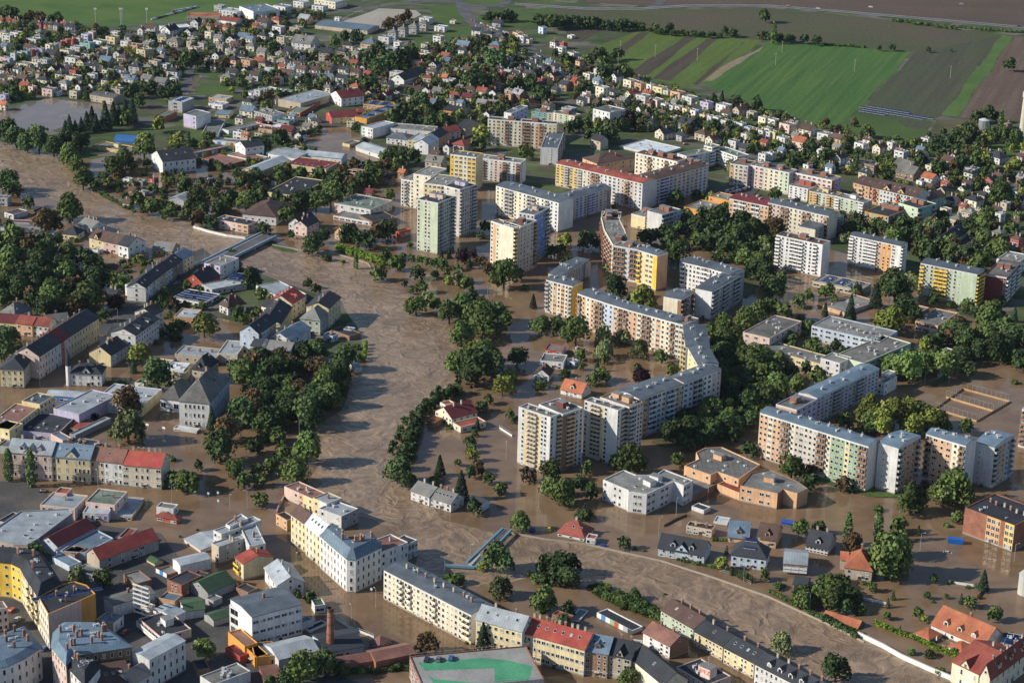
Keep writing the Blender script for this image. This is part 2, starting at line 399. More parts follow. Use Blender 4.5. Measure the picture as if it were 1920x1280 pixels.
    for code, num in re.findall(r'([a-zA-Z])(\d*)', extras):
        num = int(num or 1)
        for i in range(num):
            u = (i+.5)/num*2-1
            if code == 'c':
                x, y = u*hx*.85, (rnd.uniform(.02, .25)*hy if rt != 'X' else u*hy*.6)
                if rt == 'X': x = .15*hx
                link('chimney', chim_mesh('R' if rnd.random() < .5 else 's'), rf, (ox+x, oy+y, zr(x, y)+.5))
            elif code == 'v':
                x, y = u*hx*.85+rnd.uniform(-1, 1), rnd.uniform(-.4, .4)*hy
                link('roof_vent', vent_mesh(), rf, (ox+x, oy+y, zr(x, y)-.05), rnd.uniform(0, 3))
            elif code == 'k':
                if rt == 'X': x, y, rr_ = -.5*hx, u*hy*.8, R(-90)
                else: x, y, rr_ = u*hx*.85, -.45*hy, 0
                o = link('skylight', sky_mesh(), rf, (ox+x, oy+y, zr(x, y)+.03)); 
                if rt != 'F': o.rotation_euler = (math.atan(rise/(hy)), 0, 0) if rt != 'X' else (0, -math.atan(rise/hx), 0)
            elif code == 'D':
                x, y = u*hx*.8, -.78*hy
                link('dormer', dormer_mesh(order[0], rc), rf, (ox+x, oy+y, zr(x, y)-.2))
            elif code == 'h':
                x, y = u*hx*.7, .15*hy; q = MB(); a = min(2.2, hx*.3); c = min(1.8, hy*.5); q.box(-a, a, -c, c, -.3, 2.6, 0, 'b'); q.box(-a-.15, a+.15, -c-.15, c+.15, 2.6, 2.75, 1)
                q.obj('roof_hut', [WM(HUT), plain('hut roof', (.2, .2, .2))], rf, loc=(ox+x, oy+y, zr(x, y)))
            elif code == 'p':
                x, y = u*hx*.85, 0
                for yy in (-.55, -.15, .25, .65): link('solar_panel', solar_mesh(), rf, (ox+x, oy+yy*hy, zr(x, yy*hy)+.03))
            elif code == 'A':      # cross gable over the front
                gw = min(3.2, hx*.35); x = u*hx*.6; q = MB(); rs = 3.2
                q.box(-gw, gw, -.06, hy, -.6, 0, 0, 'tkb'); q.quad([(-gw, -.06, 0), (gw, -.06, 0), (0, -.06, rs)], 0)
                for sg in (-1, 1): q.quad([(0, -.3, rs+.15), (0, hy, rs+.15), (sg*(gw+.3), hy, -.15), (sg*(gw+.3), -.3, -.15)], 1)
                q.box(-.6, .6, -.12, -.06, .3, 1.5, 2, 'k')
                q.obj('front_gable', [WM(order[0]), RM(rc, rc in 'roRndm'), glass_mat()], rf, loc=(ox+x, oy-hy, H))
    return zr
BALC = ''; HUT = 'R'
# ---------------------------------------------------------------- buildings from the photo
FOOT = []      # footprints: cx, cy, ang, hx, hy, H
LAST = [None]
def bld(c, r, line):
    global BALC, HUT
    wing = line.startswith('+'); f = [q.strip() for q in line.lstrip('+').split('|')]
    f += ['']*(9-len(f))
    pts, Hs, roof, front, side, extras, name, label, opt = f[:9]
    T = lambda s: (480*c+float(s.split(',')[0])/4, 320*r+float(s.split(',')[1])/4)
    ps = pts.split(); a, b_ = T(ps[0]), T(ps[1])
    Hs = Hs.split('/')
    if Hs[0] == '=': H = LAST[0][1]
    elif Hs[0][0] == 'y': H = height_at(b_[0], b_[1], 320*r+float(Hs[0][1:])/4)
    elif Hs[0][0] == 'Y': H = height_at(a[0], a[1], 320*r+float(Hs[0][1:])/4)
    else: H = float(Hs[0])
    fl = int(Hs[1]) if len(Hs) > 1 else max(1, round((H-.8)/2.9))
    A, B = G(*a, H), G(*b_, H)
    u = B-A; L = float(np.hypot(*u)); u = u/L; n = np.array([-u[1], u[0]])
    if ps[2][0] == 'd': D = float(ps[2][1:])
    else: D = abs(float((G(*T(ps[2]), H)-A)@n))
    D = max(D, 4.0)
    cen = (A+B)/2+n*D/2; ang = math.atan2(u[1], u[0])
    BALC, HUT = '', 'R'; sp = 3.1
    for q in opt.split():
        if q[0] == 'b': BALC = q[1]
        if q[0] == 'h': HUT = q[1]
        if q[0] == 's': sp = float(q[1:])
    if wing:
        ro = LAST[0][0]; d = cen-np.array(ro.location[:2]); a0 = ro.rotation_euler.z
        lx = d[0]*math.cos(a0)+d[1]*math.sin(a0); ly = -d[0]*math.sin(a0)+d[1]*math.cos(a0)
        body(ro, L, D, H, fl, roof, front, side, extras, cen[0], cen[1], ang, sp, xf=(lx, ly, ang-a0))
    else:
        ro = root(name or 'building', cen[0], cen[1], ang); body(ro, L, D, H, fl, roof, front, side, extras, cen[0], cen[1], ang, sp)
        cat = dict(apartment_block='apartment block', tower_block='tower block', town_house='town house').get(name, name.replace('_', ' '))
        tag(ro, label, cat)
    LAST[0] = (ro, H)
    FOOT.append((cen[0], cen[1], ang, L/2, D/2, H))
    return ro
def block(c, r, text):
    for ln in text.strip().splitlines():
        if ln.strip(): bld(c, r, ln.strip())
def in_foot(x, y, m=1.0):
    for cx, cy, a, hx, hy, H in FOOT:
        dx, dy = x-cx, y-cy
        if abs(dx) > 120 or abs(dy) > 120: continue
        u = dx*math.cos(a)+dy*math.sin(a); v = -dx*math.sin(a)+dy*math.cos(a)
        if abs(u) < hx+m and abs(v) < hy+m: return True
    return False
def houses(c, r, ang0, group, text):
    for e in text.split():
        q = e.split(','); px, py = 480*c+float(q[0])/4, 320*r+float(q[1])/4
        cd = q[3]; H = float(q[4]) if len(q) > 4 else ((6.0 if cd[0] == 'F' else 5.0)+rnd.uniform(-.3, .6))
        ang = R(float(q[5]) if len(q) > 5 else ang0+rnd.uniform(-6, 6))
        wm = float(q[2])/4*mpp(px, py); L = wm/(math.cos(ang)+.8*abs(math.sin(ang))); D = .8*L
        if cd[0] == 'X': L, D = D*1.05, L*1.1
        L, D = max(L, 5), max(D, 5)
        g = G(px, py, H*.75); fl = max(1, round(H/3))
        nm = 'house'; ro = root(nm, g[0], g[1], ang)
        ex = rnd.choice(['c1', 'c1', 'c2', 'c1k2']) if cd[0] != 'F' else rnd.choice(['v1', 'c1', 'v2', 'v1c1'])
        if cd[0] == 'G' and rnd.random() < .2: ex += 'D1'
        front = '*w'; 
        cf = cd[2]*12
        body(ro, L, D, H, fl, cd[:2], rnd.choice(['*w', '*w', '*d', '*wdw'])+'/'+cf, '*w/'+cf, ex, g[0], g[1], ang, 4.2)
        FOOT.append((g[0], g[1], ang, L/2, D/2, H))
        ro['category'] = 'house'
        rn = RN[cd[1]].replace(' ', '-')
        rf = dict(F='flat-roofed', G=rn+'-roofed', X=rn+'-gabled', H=rn+'-hipped')[cd[0]]
        kd = ('garage', 'garages') if H < 4.6 and cd[0] == 'F' else ('bungalow', 'bungalows') if H < 4.6 else ('row house', 'row houses') if float(q[2]) < 66 else ('villa', 'villas') if cd[0] == 'H' or H > 6.9 else ('house', 'houses')
        ro.name = kd[0].replace(' ', '_'); ro['category'] = kd[0]
        AUTO.append((ro, px, py, WN[cd[2]]+' '+rf+' %s', kd[0], kd[1], '', kd[1]+' of the town suburbs'))

# ---------------------------------------------------------------- trees
def leaf_mat(key, c, v=.5):
    return node_mat(key, c, rough=.75, var=v, scale=.35, fine=1.6, spec=.15, orand=.35, hue=.025)
TC = dict(d=(.120,.170,.048), D=(.072,.115,.040), k=(.135,.095,.045), y=(.19,.215,.045), c=(.036,.068,.036), p=(.085,.135,.042), w=(.15,.175,.075), s=(.085,.135,.038), P=(.16,.235,.035), u=(.05,.02,.03), b=(.12,.09,.06))
TN = dict(d='green', D='dark green', k='brownish', y='yellow-green', c='dark', p='slender', w='pale green', s='low green', P='bright green', u='purple', b='bare')
def rot_rand(rs, n):
    a = rs.normal(size=(n, 3)); a /= np.linalg.norm(a, axis=1)[:, None]; return a
def crown_arrays(kind, n, seed, ls):
    """unit crown: radius about 1, z from 0 up; n leaf clumps"""
    rs = np.random.RandomState(seed)
    if kind in 'cp':
        h = 3.6 if kind == 'c' else 4.4
        t = rs.rand(n)**(1.3 if kind == 'c' else 1)
        if kind == 'c': rad = (1-t)**.8*(.78+.22*np.abs(np.sin(t*h*5)))
        else: rad = .62*np.sin(np.pi*np.clip(t*.93+.07, 0, 1))**.5*(1-.45*t)+.1
        th = rs.rand(n)*2*np.pi; k = rad*(.55+.5*rs.rand(n)**.5)
        P = np.stack([k*np.cos(th), k*np.sin(th), .25+t*(h-.25)], 1); out = np.stack([np.cos(th), np.sin(th), .35+0*th], 1)
    else:
        nl = 13; a = rot_rand(rs, nl); a[:, 2] = np.where(a[:, 2] < -.55, -a[:, 2], a[:, 2])
        cs = a*(.38+.30*rs.rand(nl))[:, None]*np.array([1, 1, .9]); rr = .34+.26*rs.rand(nl)
        cs = np.vstack([cs, [[0, 0, .1]]]); rr = np.append(rr, .62)
        i = rs.choice(nl+1, n, p=rr**2/np.sum(rr**2)); d = rot_rand(rs, n); d[:, 2] = np.where(d[:, 2] < -.6, -d[:, 2], d[:, 2])
        P = cs[i]+d*(rr[i]*(.72+.4*rs.rand(n)))[:, None]; out = d
        P[:, 2] = np.maximum(.04, P[:, 2]*(1.12 if kind != 's' else .7)+(.86 if kind != 's' else .45))
        if kind == 'w': P[:, 2] -= .35*np.hypot(P[:, 0], P[:, 1])**2
    nrm = out+rs.normal(size=(n, 3))*.55; nrm /= np.linalg.norm(nrm, axis=1)[:, None]
    t1 = np.cross(nrm, rs.normal(size=(n, 3))); t1 /= np.linalg.norm(t1, axis=1)[:, None]; t2 = np.cross(nrm, t1)
    s = (ls*(.6+.8*rs.rand(n)))[:, None]
    if kind == 'w': t1 = t1*.7; t2 = t2*np.array([1, 1, 1.6])
    V = np.stack([P-t1*s-t2*s*.7, P+t1*s-t2*s*.5, P+t1*s*.8+t2*s, P-t1*s*.6+t2*s*.8], 1).reshape(-1, 3)
    return V
def quads_mesh(name, V, mat):
    me = bpy.data.meshes.new(name); n = len(V)//4
    me.vertices.add(len(V)); me.vertices.foreach_set('co', V.astype(np.float32).ravel())
    me.loops.add(4*n); me.loops.foreach_set('vertex_index', np.arange(4*n, dtype=np.int32))
    me.polygons.add(n); me.polygons.foreach_set('loop_start', np.arange(0, 4*n, 4, dtype=np.int32)); me.polygons.foreach_set('loop_total', np.full(n, 4, dtype=np.int32))
    me.materials.append(mat); me.update(); me.validate(); return me
SHAPE = dict(d='d', D='d', k='d', y='d', c='c', p='p', w='w', s='s', P='d', u='d', b='d')
CR = {}
def crown(kind, v):
    k = (kind, v)
    if k not in CR:
        sh = SHAPE[kind]; n = {'d': 1500, 'c': 1300, 'p': 1100, 'w': 1500, 's': 600}[sh]
        if kind == 'b': n = 160
        CR[k] = quads_mesh('crown', crown_arrays(sh, n, 11+v*7+ord(kind), .085 if sh != 's' else .11), leaf_mat('foliage '+TN[kind], TC[kind]))
    return CR[k]
def trunk_mesh():
    if 't' in CR: return CR['t']
    b = MB(); b.cyl(0, 0, -.3, .7, .09, .06, 7); 
    for i in range(5):
        a = i*1.26+.3; b.bar((0, 0, .45+.08*i), (.5*math.cos(a), .5*math.sin(a), 1.0+.12*i), .03, n=5)
    b.bar((0, 0, .6), (.03, 0, 1.7), .04, n=5)
    CR['t'] = b.mesh('trunk', [plain('bark', (.07, .05, .035))]); return CR['t']
TREES = []      # (apparent size, x, y, radius, kind, px, py)
HRAT = dict(d=1.05, w=1.0, c=1.8, p=2.2, s=.55)
def tree_px(c, r, e):
    import re
    q = e.split(','); x, y = float(q[0]), float(q[1]); m = re.match(r'([\d.]+)(\w)', q[2]); w_, k = float(m[1]), m[2]
    px, py = 480*c+x/4, 320*r+y/4; mp = mpp(px, py); rad = w_/4*mp/2*1.12
    sh = SHAPE[k]
    if sh == 'p': rad /= .75
    g = G(px, py, rad*HRAT[sh]*(1.0))
    for _ in range(25):
        if not in_foot(g[0], g[1], rad*.35): break
        g = g-np.array([0, 1.0])
    TREES.append((w_/4*(1 if sh != 'p' else 1.6), g[0], g[1], rad, k, px, py))
def trees(c, r, text):
    for e in text.split(): tree_px(c, r, e)
def row(c, r, x0, y0, x1, y1, n, w_, k, j=6):
    for i in range(n):
        t = i/(n-1); tree_px(c, r, f'{x0+(x1-x0)*t+rnd.uniform(-j,j):.0f},{y0+(y1-y0)*t+rnd.uniform(-j,j)*.5:.0f},{w_*rnd.uniform(.85,1.15):.0f}{k}')
def inpoly(x, y, P):
    c = False; j = len(P)-1
    for i in range(len(P)):
        if (P[i][1] > y) != (P[j][1] > y) and x < (P[j][0]-P[i][0])*(y-P[i][1])/(P[j][1]-P[i][1])+P[i][0]: c = not c
        j = i
    return c
def scatter(poly, n, kinds, rmin, rmax, gap=.6, seed=0):
    """n trees inside a polygon given in photo pixels, spread evenly over the ground"""
    rs = random.Random(seed); P = [tuple(G(*p)) for p in poly]
    xs, ys = [p[0] for p in P], [p[1] for p in P]; k = t = 0
    while k < n and t < n*30:
        t += 1; x, y = rs.uniform(min(xs), max(xs)), rs.uniform(min(ys), max(ys))
        if not inpoly(x, y, P): continue
        rad = rs.uniform(rmin, rmax); kd = rs.choice(kinds)
        if in_foot(x, y, rad*gap): continue
        px, py = PX(x, y, rad); TREES.append((2*rad/mpp(px, py), x, y, rad, kd, px, py)); k += 1
def plant_all():
    """the largest-looking trees and shrubs one by one, the many small far ones as one mass each"""
    T = sorted(TREES, key=lambda t: -t[0]); cnt = dict(tree=0, shrub=0, conifer=0); rest = {}
    cap = dict(tree=298, shrub=220, conifer=150)
    for i, (sz, x, y, rad, k, px, py) in enumerate(T):
        if px < -30 or px > 1950 or py < -25 or py > 1320: continue
        sh = SHAPE[k]; cls = 'shrub' if sh == 's' or rad < 1.6 else 'conifer' if k == 'c' else 'tree'
        a = rnd.uniform(0, 6.28); z = rnd.uniform(.88, 1.15)
        if cnt[cls] < cap[cls]:
            cnt[cls] += 1; me = crown(k, rnd.randrange(3))
            if cls == 'shrub':
                o = link('shrub', me, None, (x, y, 0), a, (rad, rad, rad*z)); o['category'] = 'shrub'
                AUTO.append((o, px, py, TN[k].replace('low ', '')+' rounded %s', 'shrub', 'shrubs', '', 'shrubs round the flooded town'))
            else:
                ro = root('conifer' if cls == 'conifer' else 'poplar' if sh == 'p' else 'willow' if k == 'w' else 'tree', x, y, a)
                ro.scale = (rad, rad, rad*z)
                link('crown', me, ro); link('trunk', trunk_mesh(), ro)
                s1, s2 = {'conifer': ('conifer', 'conifers'), 'tree': ('tree', 'trees')}[cls]
                if sh == 'p': s1, s2 = 'poplar', 'poplars'
                if k == 'w': s1, s2 = 'willow', 'willows'
                ro['category'] = s1
                szw = 'large' if sz > 42 else 'medium' if sz > 24 else 'small'
                AUTO.append((ro, px, py, szw+' '+TN[k].replace('slender', 'slender green')+' %s', s1, s2, '', 'trees in and around the flooded town' if cls == 'tree' else 'conifers in and around the town'))
        else: rest.setdefault((cls, k), []).append((x, y, rad, z, a))
    for (cls, k), L_ in sorted(rest.items()):
        out = []; sh = SHAPE[k]
        prot = [crown_arrays(sh, 230, 50+v, .17) for v in range(3)]
        for x, y, rad, z, a in L_:
            V = prot[rnd.randrange(3)]; c, s_ = math.cos(a), math.sin(a)
            out.append(np.stack([x+rad*(c*V[:, 0]-s_*V[:, 1]), y+rad*(s_*V[:, 0]+c*V[:, 1]), rad*z*V[:, 2]], 1))
        o = link('distant_'+dict(tree='trees', shrub='shrubs', conifer='conifers')[cls], quads_mesh('distant', np.vstack(out), leaf_mat('foliage '+TN[k], TC[k])))
        tag(o, 'mass of small distant %s %s between the houses' % (TN[k], dict(tree='trees', shrub='bushes', conifer='conifers')[cls]), 'greenery', kind='stuff')

# ---------------------------------------------------------------- automatic labels
ORD = ['leftmost', 'second', 'third', 'fourth', 'fifth', 'sixth', 'seventh', 'eighth', 'ninth', 'tenth', 'eleventh', 'twelfth', 'thirteenth', 'fourteenth', 'fifteenth', 'sixteenth', 'seventeenth', 'eighteenth', 'nineteenth', 'twentieth']
def auto_labels(LM):
    by = {}
    for o, px, py, base, s1, s2, tail, grp in AUTO:
        if grp: o['group'] = grp
        best = min(LM, key=lambda l: (l[0]-px)**2+((l[1]-py)*1.6)**2); dx, dy = px-best[0], py-best[1]
        rel = ('left of' if dx < 0 else 'right of') if abs(dx) > 1.3*abs(dy) else ('behind' if dy < 0 else 'in front of')
        by.setdefault((base, s1, s2, tail, '' if tail else rel+' '+best[2]), []).append((px, o))
    for (base, s1, s2, tail, where), L_ in by.items():
        L_.sort(key=lambda t: t[0]); t_ = (' '+tail if tail else '')
        for i, (px, o) in enumerate(L_):
            if len(L_) == 1: lb = (base % s1+t_+' '+where).strip()
            else:
                if i == 0: a = 'leftmost of the '
                elif i == len(L_)-1: a = 'rightmost of the '
                elif i < 20 and i <= len(L_)//2: a = ORD[i]+' from left of the '
                else:
                    k = len(L_)-1-i; a = (ORD[k] if k < 20 else str(k+1)+'th')+' from right of the '
                lb = (a+base % s2+t_+' '+where).strip()
                if len(lb.split()) > 16: lb = lb.replace(' of the ', ' of ', 1)
            o['label'] = lb

# ---------------------------------------------------------------- ground sheets
def sheet(name, pts, z, mat, label=None, kind='structure', px=True):
    P0 = [G(*p) if px else np.array(p) for p in pts]; P = []; rs = random.Random(len(pts)+int(z*1000)); jt = 2.2 if 'water' in name or name == 'river' else 1.1
    for i, p in enumerate(P0):
        e = P0[(i+1) % len(P0)]; L = float(np.hypot(*(e-p))); k = min(60, max(1, int(L/14))); w1, w2 = rs.uniform(0, 6), rs.uniform(0, 6)
        nn = np.array([-(e-p)[1], (e-p)[0]])/max(L, .1)
        for j in range(k): P.append(p+(e-p)*j/k+(nn*jt*(rs.uniform(-.6, .6)+math.sin(j*.55+w1)) if j and L < 2500 else 0))
    b = MB(); b.quad([(float(p[0]), float(p[1]), z) for p in P])
    o = b.obj(name, [mat]); o['kind'] = kind
    if label: o['label'] = label; 
    return o
def ramp_mat(key, stops, scale, rough=.9, det=6, fine=1.2, fv=.35, bump=0):
    m = bpy.data.materials.new(key); m.use_nodes = True; t = m.node_tree; N, L = t.nodes, t.links; b = N['Principled BSDF']
    b.inputs['Roughness'].default_value = rough; b.inputs['Specular IOR Level'].default_value = .2
    tc = N.new('ShaderNodeTexCoord'); n = N.new('ShaderNodeTexNoise'); n.inputs['Scale'].default_value = scale; n.inputs['Detail'].default_value = det
    L.new(tc.outputs['Object'], n.inputs['Vector'])
    cr = N.new('ShaderNodeValToRGB'); e = cr.color_ramp.elements
    e[0].position, e[0].color = stops[0][0], (*stops[0][1], 1); e[1].position, e[1].color = stops[-1][0], (*stops[-1][1], 1)
    for p, c in stops[1:-1]: q = e.new(p); q.color = (*c, 1)
    L.new(n.outputs['Fac'], cr.inputs[0])
    n2 = N.new('ShaderNodeTexNoise'); n2.inputs['Scale'].default_value = fine; n2.inputs['Detail'].default_value = 4; L.new(tc.outputs['Object'], n2.inputs['Vector'])
    mr = N.new('ShaderNodeMapRange'); mr.inputs[1].default_value = .3; mr.inputs[2].default_value = .7; mr.inputs[3].default_value = 1-fv; mr.inputs[4].default_value = 1+fv; L.new(n2.outputs['Fac'], mr.inputs[0])
    hs = N.new('ShaderNodeHueSaturation'); L.new(cr.outputs[0], hs.inputs['Color']); L.new(mr.outputs[0], hs.inputs['Value']); L.new(hs.outputs[0], b.inputs['Base Color'])
    if bump:
        bp = N.new('ShaderNodeBump'); bp.inputs['Strength'].default_value = bump; bp.inputs['Distance'].default_value = .3; L.new(n2.outputs['Fac'], bp.inputs['Height']); L.new(bp.outputs[0], b.inputs['Normal'])
    return m
def field_mat(key, c1, c2, p0, p1, pitch=3.0, amt=.5, c3=None):
    """crop field with drill rows running along the photo line p0-p1"""
    a, b_ = G(*p0), G(*p1); ang = math.atan2(b_[1]-a[1], b_[0]-a[0])
    m = bpy.data.materials.new(key); m.use_nodes = True; t = m.node_tree; N, L = t.nodes, t.links; b = N['Principled BSDF']
    b.inputs['Roughness'].default_value = 1; b.inputs['Specular IOR Level'].default_value = .1
    tc = N.new('ShaderNodeTexCoord'); mp = N.new('ShaderNodeMapping'); mp.inputs['Rotation'].default_value = (0, 0, -ang); L.new(tc.outputs['Object'], mp.inputs[0])
    mp2 = N.new('ShaderNodeMapping'); mp2.inputs['Scale'].default_value = (.006, 1/pitch, 1); L.new(mp.outputs[0], mp2.inputs[0])
    n = N.new('ShaderNodeTexNoise'); n.inputs['Scale'].default_value = 1; n.inputs['Detail'].default_value = 5; L.new(mp2.outputs[0], n.inputs['Vector'])
    n2 = N.new('ShaderNodeTexNoise'); n2.inputs['Scale'].default_value = .012; n2.inputs['Detail'].default_value = 6; L.new(mp.outputs[0], n2.inputs['Vector'])
    n3 = N.new('ShaderNodeTexNoise'); n3.inputs['Scale'].default_value = .35; n3.inputs['Detail'].default_value = 5; L.new(mp.outputs[0], n3.inputs['Vector'])
    def mr(s, a_, c_):
        q = N.new('ShaderNodeMapRange'); q.inputs[1].default_value = .35; q.inputs[2].default_value = .65; q.inputs[3].default_value = a_; q.inputs[4].default_value = c_; L.new(s, q.inputs[0]); return q.outputs[0]
    mx = N.new('ShaderNodeMix'); mx.data_type = 'RGBA'; mx.inputs['A'].default_value = (*c1, 1); mx.inputs['B'].default_value = (*c2, 1)
    L.new(mr(n.outputs['Fac'], 0, amt), mx.inputs['Factor']); col = mx.outputs['Result']
    m2 = N.new('ShaderNodeMix'); m2.data_type = 'RGBA'; L.new(col, m2.inputs['A']); m2.inputs['B'].default_value = (*(c3 or c2), 1); L.new(mr(n2.outputs['Fac'], 0, .55), m2.inputs['Factor'])
    hs = N.new('ShaderNodeHueSaturation'); L.new(m2.outputs['Result'], hs.inputs['Color']); L.new(mr(n3.outputs['Fac'], .85, 1.15), hs.inputs['Value'])
    L.new(hs.outputs[0], b.inputs['Base Color']); return m
def water_mat(key, c1, c2, rough, bump, flow=0, scale=.12, blend=.5):
    m = bpy.data.materials.new(key); m.use_nodes = True; t = m.node_tree; N, L = t.nodes, t.links; b = N['Principled BSDF']
    b.inputs['Roughness'].default_value = rough; b.inputs['IOR'].default_value = 1.33; b.inputs['Specular IOR Level'].default_value = .38
    tc = N.new('ShaderNodeTexCoord')
    nz = N.new('ShaderNodeTexNoise'); nz.inputs['Scale'].default_value = .03; nz.inputs['Detail'].default_value = 4; L.new(tc.outputs['Object'], nz.inputs['Vector'])
    mx0 = N.new('ShaderNodeVectorMath'); mx0.operation = 'SCALE'; mx0.inputs['Scale'].default_value = 14*flow; L.new(nz.outputs['Color'], mx0.inputs[0])
    ad = N.new('ShaderNodeVectorMath'); L.new(tc.outputs['Object'], ad.inputs[0]); L.new(mx0.outputs[0], ad.inputs[1])
    n1 = N.new('ShaderNodeTexNoise'); n1.inputs['Scale'].default_value = scale; n1.inputs['Detail'].default_value = 5; n1.inputs['Roughness'].default_value = .5; n1.inputs['Distortion'].default_value = 1.6 if flow == 1 else .5
    L.new(ad.outputs[0], n1.inputs['Vector'])
    n2 = N.new('ShaderNodeTexNoise'); n2.inputs['Scale'].default_value = .022; n2.inputs['Detail'].default_value = 8; n2.inputs['Roughness'].default_value = .62; n2.inputs['Distortion'].default_value = 1.5 if flow == 1 else 0; L.new(ad.outputs[0], n2.inputs['Vector'])
    a2 = N.new('ShaderNodeMath'); a2.operation = 'ADD'; L.new(n1.outputs['Fac'], a2.inputs[0]); L.new(n2.outputs['Fac'], a2.inputs[1])
    q = N.new('ShaderNodeMapRange'); q.inputs[1].default_value = .8; q.inputs[2].default_value = 1.25; q.inputs[3].default_value = 0; q.inputs[4].default_value = 1; L.new(a2.outputs[0], q.inputs[0])
    mx = N.new('ShaderNodeMix'); mx.data_type = 'RGBA'; mx.inputs['A'].default_value = (*c1, 1); mx.inputs['B'].default_value = (*c2, 1); L.new(q.outputs[0], mx.inputs['Factor']); L.new(mx.outputs['Result'], b.inputs['Base Color'])
    bp = N.new('ShaderNodeBump'); bp.inputs['Strength'].default_value = 1; bp.inputs['Distance'].default_value = bump; L.new(n1.outputs['Fac'], bp.inputs['Height'])
    n4 = N.new('ShaderNodeTexNoise'); n4.inputs['Scale'].default_value = .8; n4.inputs['Detail'].default_value = 4; L.new(tc.outputs['Object'], n4.inputs['Vector'])
    bp2 = N.new('ShaderNodeBump'); bp2.inputs['Strength'].default_value = 1; bp2.inputs['Distance'].default_value = bump*.12; L.new(n4.outputs['Fac'], bp2.inputs['Height']); L.new(bp.outputs[0], bp2.inputs['Normal'])
    L.new(bp2.outputs[0], b.inputs['Normal']); return m
# ---------------------------------------------------------------- the ground, fields, water
g_town = ramp_mat('town ground', [(.3, (.035, .045, .022)), (.42, (.05, .075, .028)), (.52, (.075, .07, .05)), (.6, (.10, .095, .085)), (.7, (.16, .14, .12))], .045)
def parcels(m):
    t = m.node_tree; N, L = t.nodes, t.links; b = N['Principled BSDF']; hs = [n for n in N if n.type == 'HUE_SAT'][0]; tc = [n for n in N if n.type == 'TEX_COORD'][0]
    mp = N.new('ShaderNodeMapping'); mp.inputs['Rotation'].default_value = (0, 0, .5); mp.inputs['Scale'].default_value = (.05, .085, 1); L.new(tc.outputs['Object'], mp.inputs[0])
    v = N.new('ShaderNodeTexVoronoi'); v.distance = 'CHEBYCHEV'; v.inputs['Scale'].default_value = 1; L.new(mp.outputs[0], v.inputs['Vector'])
    sp = N.new('ShaderNodeSeparateColor'); L.new(v.outputs['Color'], sp.inputs[0]); cr = N.new('ShaderNodeValToRGB'); cr.color_ramp.interpolation = 'CONSTANT'; e = cr.color_ramp.elements
    e[0].color = (.045, .075, .02, 1); e[1].position = .3; e[1].color = (.075, .115, .03, 1)
    for p, c in ((.5, (.085, .07, .048, 1)), (.64, (.035, .055, .02, 1)), (.8, (.13, .125, .115, 1)), (.92, (.18, .16, .13, 1))): q = e.new(p); q.color = c
    L.new(sp.outputs[0], cr.inputs[0]); mx = N.new('ShaderNodeMix'); mx.data_type = 'RGBA'; mx.inputs['Factor'].default_value = .6
    L.new(hs.outputs[0], mx.inputs['A']); L.new(cr.outputs[0], mx.inputs['B']); L.new(mx.outputs['Result'], b.inputs['Base Color'])
parcels(g_town)
b = MB(); b.quad([(-6000, -500, 0), (6000, -500, 0), (6000, 9000, 0), (-6000, 9000, 0)]); o = b.obj('ground', [g_town]); tag(o, kind='structure')
grass = ramp_mat('grass', [(.3, (.05, .095, .022)), (.5, (.07, .125, .028)), (.7, (.10, .135, .04))], .03)
lawn = ramp_mat('lawn', [(.3, (.045, .08, .022)), (.7, (.075, .12, .028))], .02)
soil = (.085, .062, .052); soil2 = (.125, .095, .078)
m_brown = field_mat('brown field', (.078, .068, .050), (.06, .10, .035), (1100, 40), (1900, 90), 5, .8, (.105, .078, .062))
m_green = field_mat('green crop field', (.042, .098, .030), (.085, .145, .040), (1590, 235), (1712, 97), 4.5, 1.0, (.052, .115, .034))
m_dark = field_mat('dark ploughed field', (.062, .055, .050), (.085, .085, .055), (1625, 190), (1712, 97), 5, .8, (.055, .085, .035))
m_pl = field_mat('ploughed field', (.105, .072, .058), (.15, .11, .088), (1795, 220), (1895, 75), 6, .9, (.09, .065, .05))
m_str = field_mat('strip soil', (.058, .045, .042), (.085, .07, .05), (1200, 150), (1330, 70), 3, .8, (.07, .075, .04))
m_strg = field_mat('strip grass', (.075, .118, .030), (.115, .155, .042), (1200, 150), (1330, 70), 4, .8, (.068, .098, .03))
m_bare = ramp_mat('bare soil patch', [(.3, (.16, .125, .08)), (.5, (.24, .19, .13)), (.7, (.10, .13, .05))], .08)
asph = ramp_mat('asphalt', [(.3, (.07, .07, .075)), (.5, (.095, .095, .10)), (.7, (.12, .12, .12))], .08, rough=.85, fv=.15)
asphd = ramp_mat('old asphalt', [(.3, (.05, .05, .055)), (.5, (.075, .072, .07)), (.7, (.11, .10, .085))], .06, rough=.85, fv=.2)
pale = ramp_mat('pale gravel', [(.3, (.28, .26, .22)), (.7, (.36, .33, .29))], .03)
park = ramp_mat('park ground', [(.3, (.045, .055, .025)), (.5, (.09, .08, .04)), (.7, (.12, .09, .06))], .03)
sheet('field_meadow', [(-300, -200), (640, -200), (520, 12), (430, 20), (375, 35), (300, 50), (225, 54), (150, 47), (60, 35), (-60, 28)], .05, grass)
sheet('field_brown_far', [(1000, -300), (2400, -300), (2400, 60), (1920, 50), (1700, 33), (1440, 12), (1240, 12), (1100, 5)], .05, field_mat('far ploughed field', (.095, .07, .058), (.12, .09, .07), (1500, 5), (1900, 22), 7, .7, (.07, .06, .045)))
sheet('field_brown', [(1035, 16), (1240, 20), (1440, 15), (1700, 42), (1875, 68), (1865, 98), (1700, 97), (1600, 90), (1500, 82), (1400, 72), (1250, 60), (1110, 47), (1040, 38)], .06, m_brown)
sheet('grass_verge_far', [(880, 35), (1040, 13), (1045, 40), (1000, 55), (900, 48)], .07, lawn)
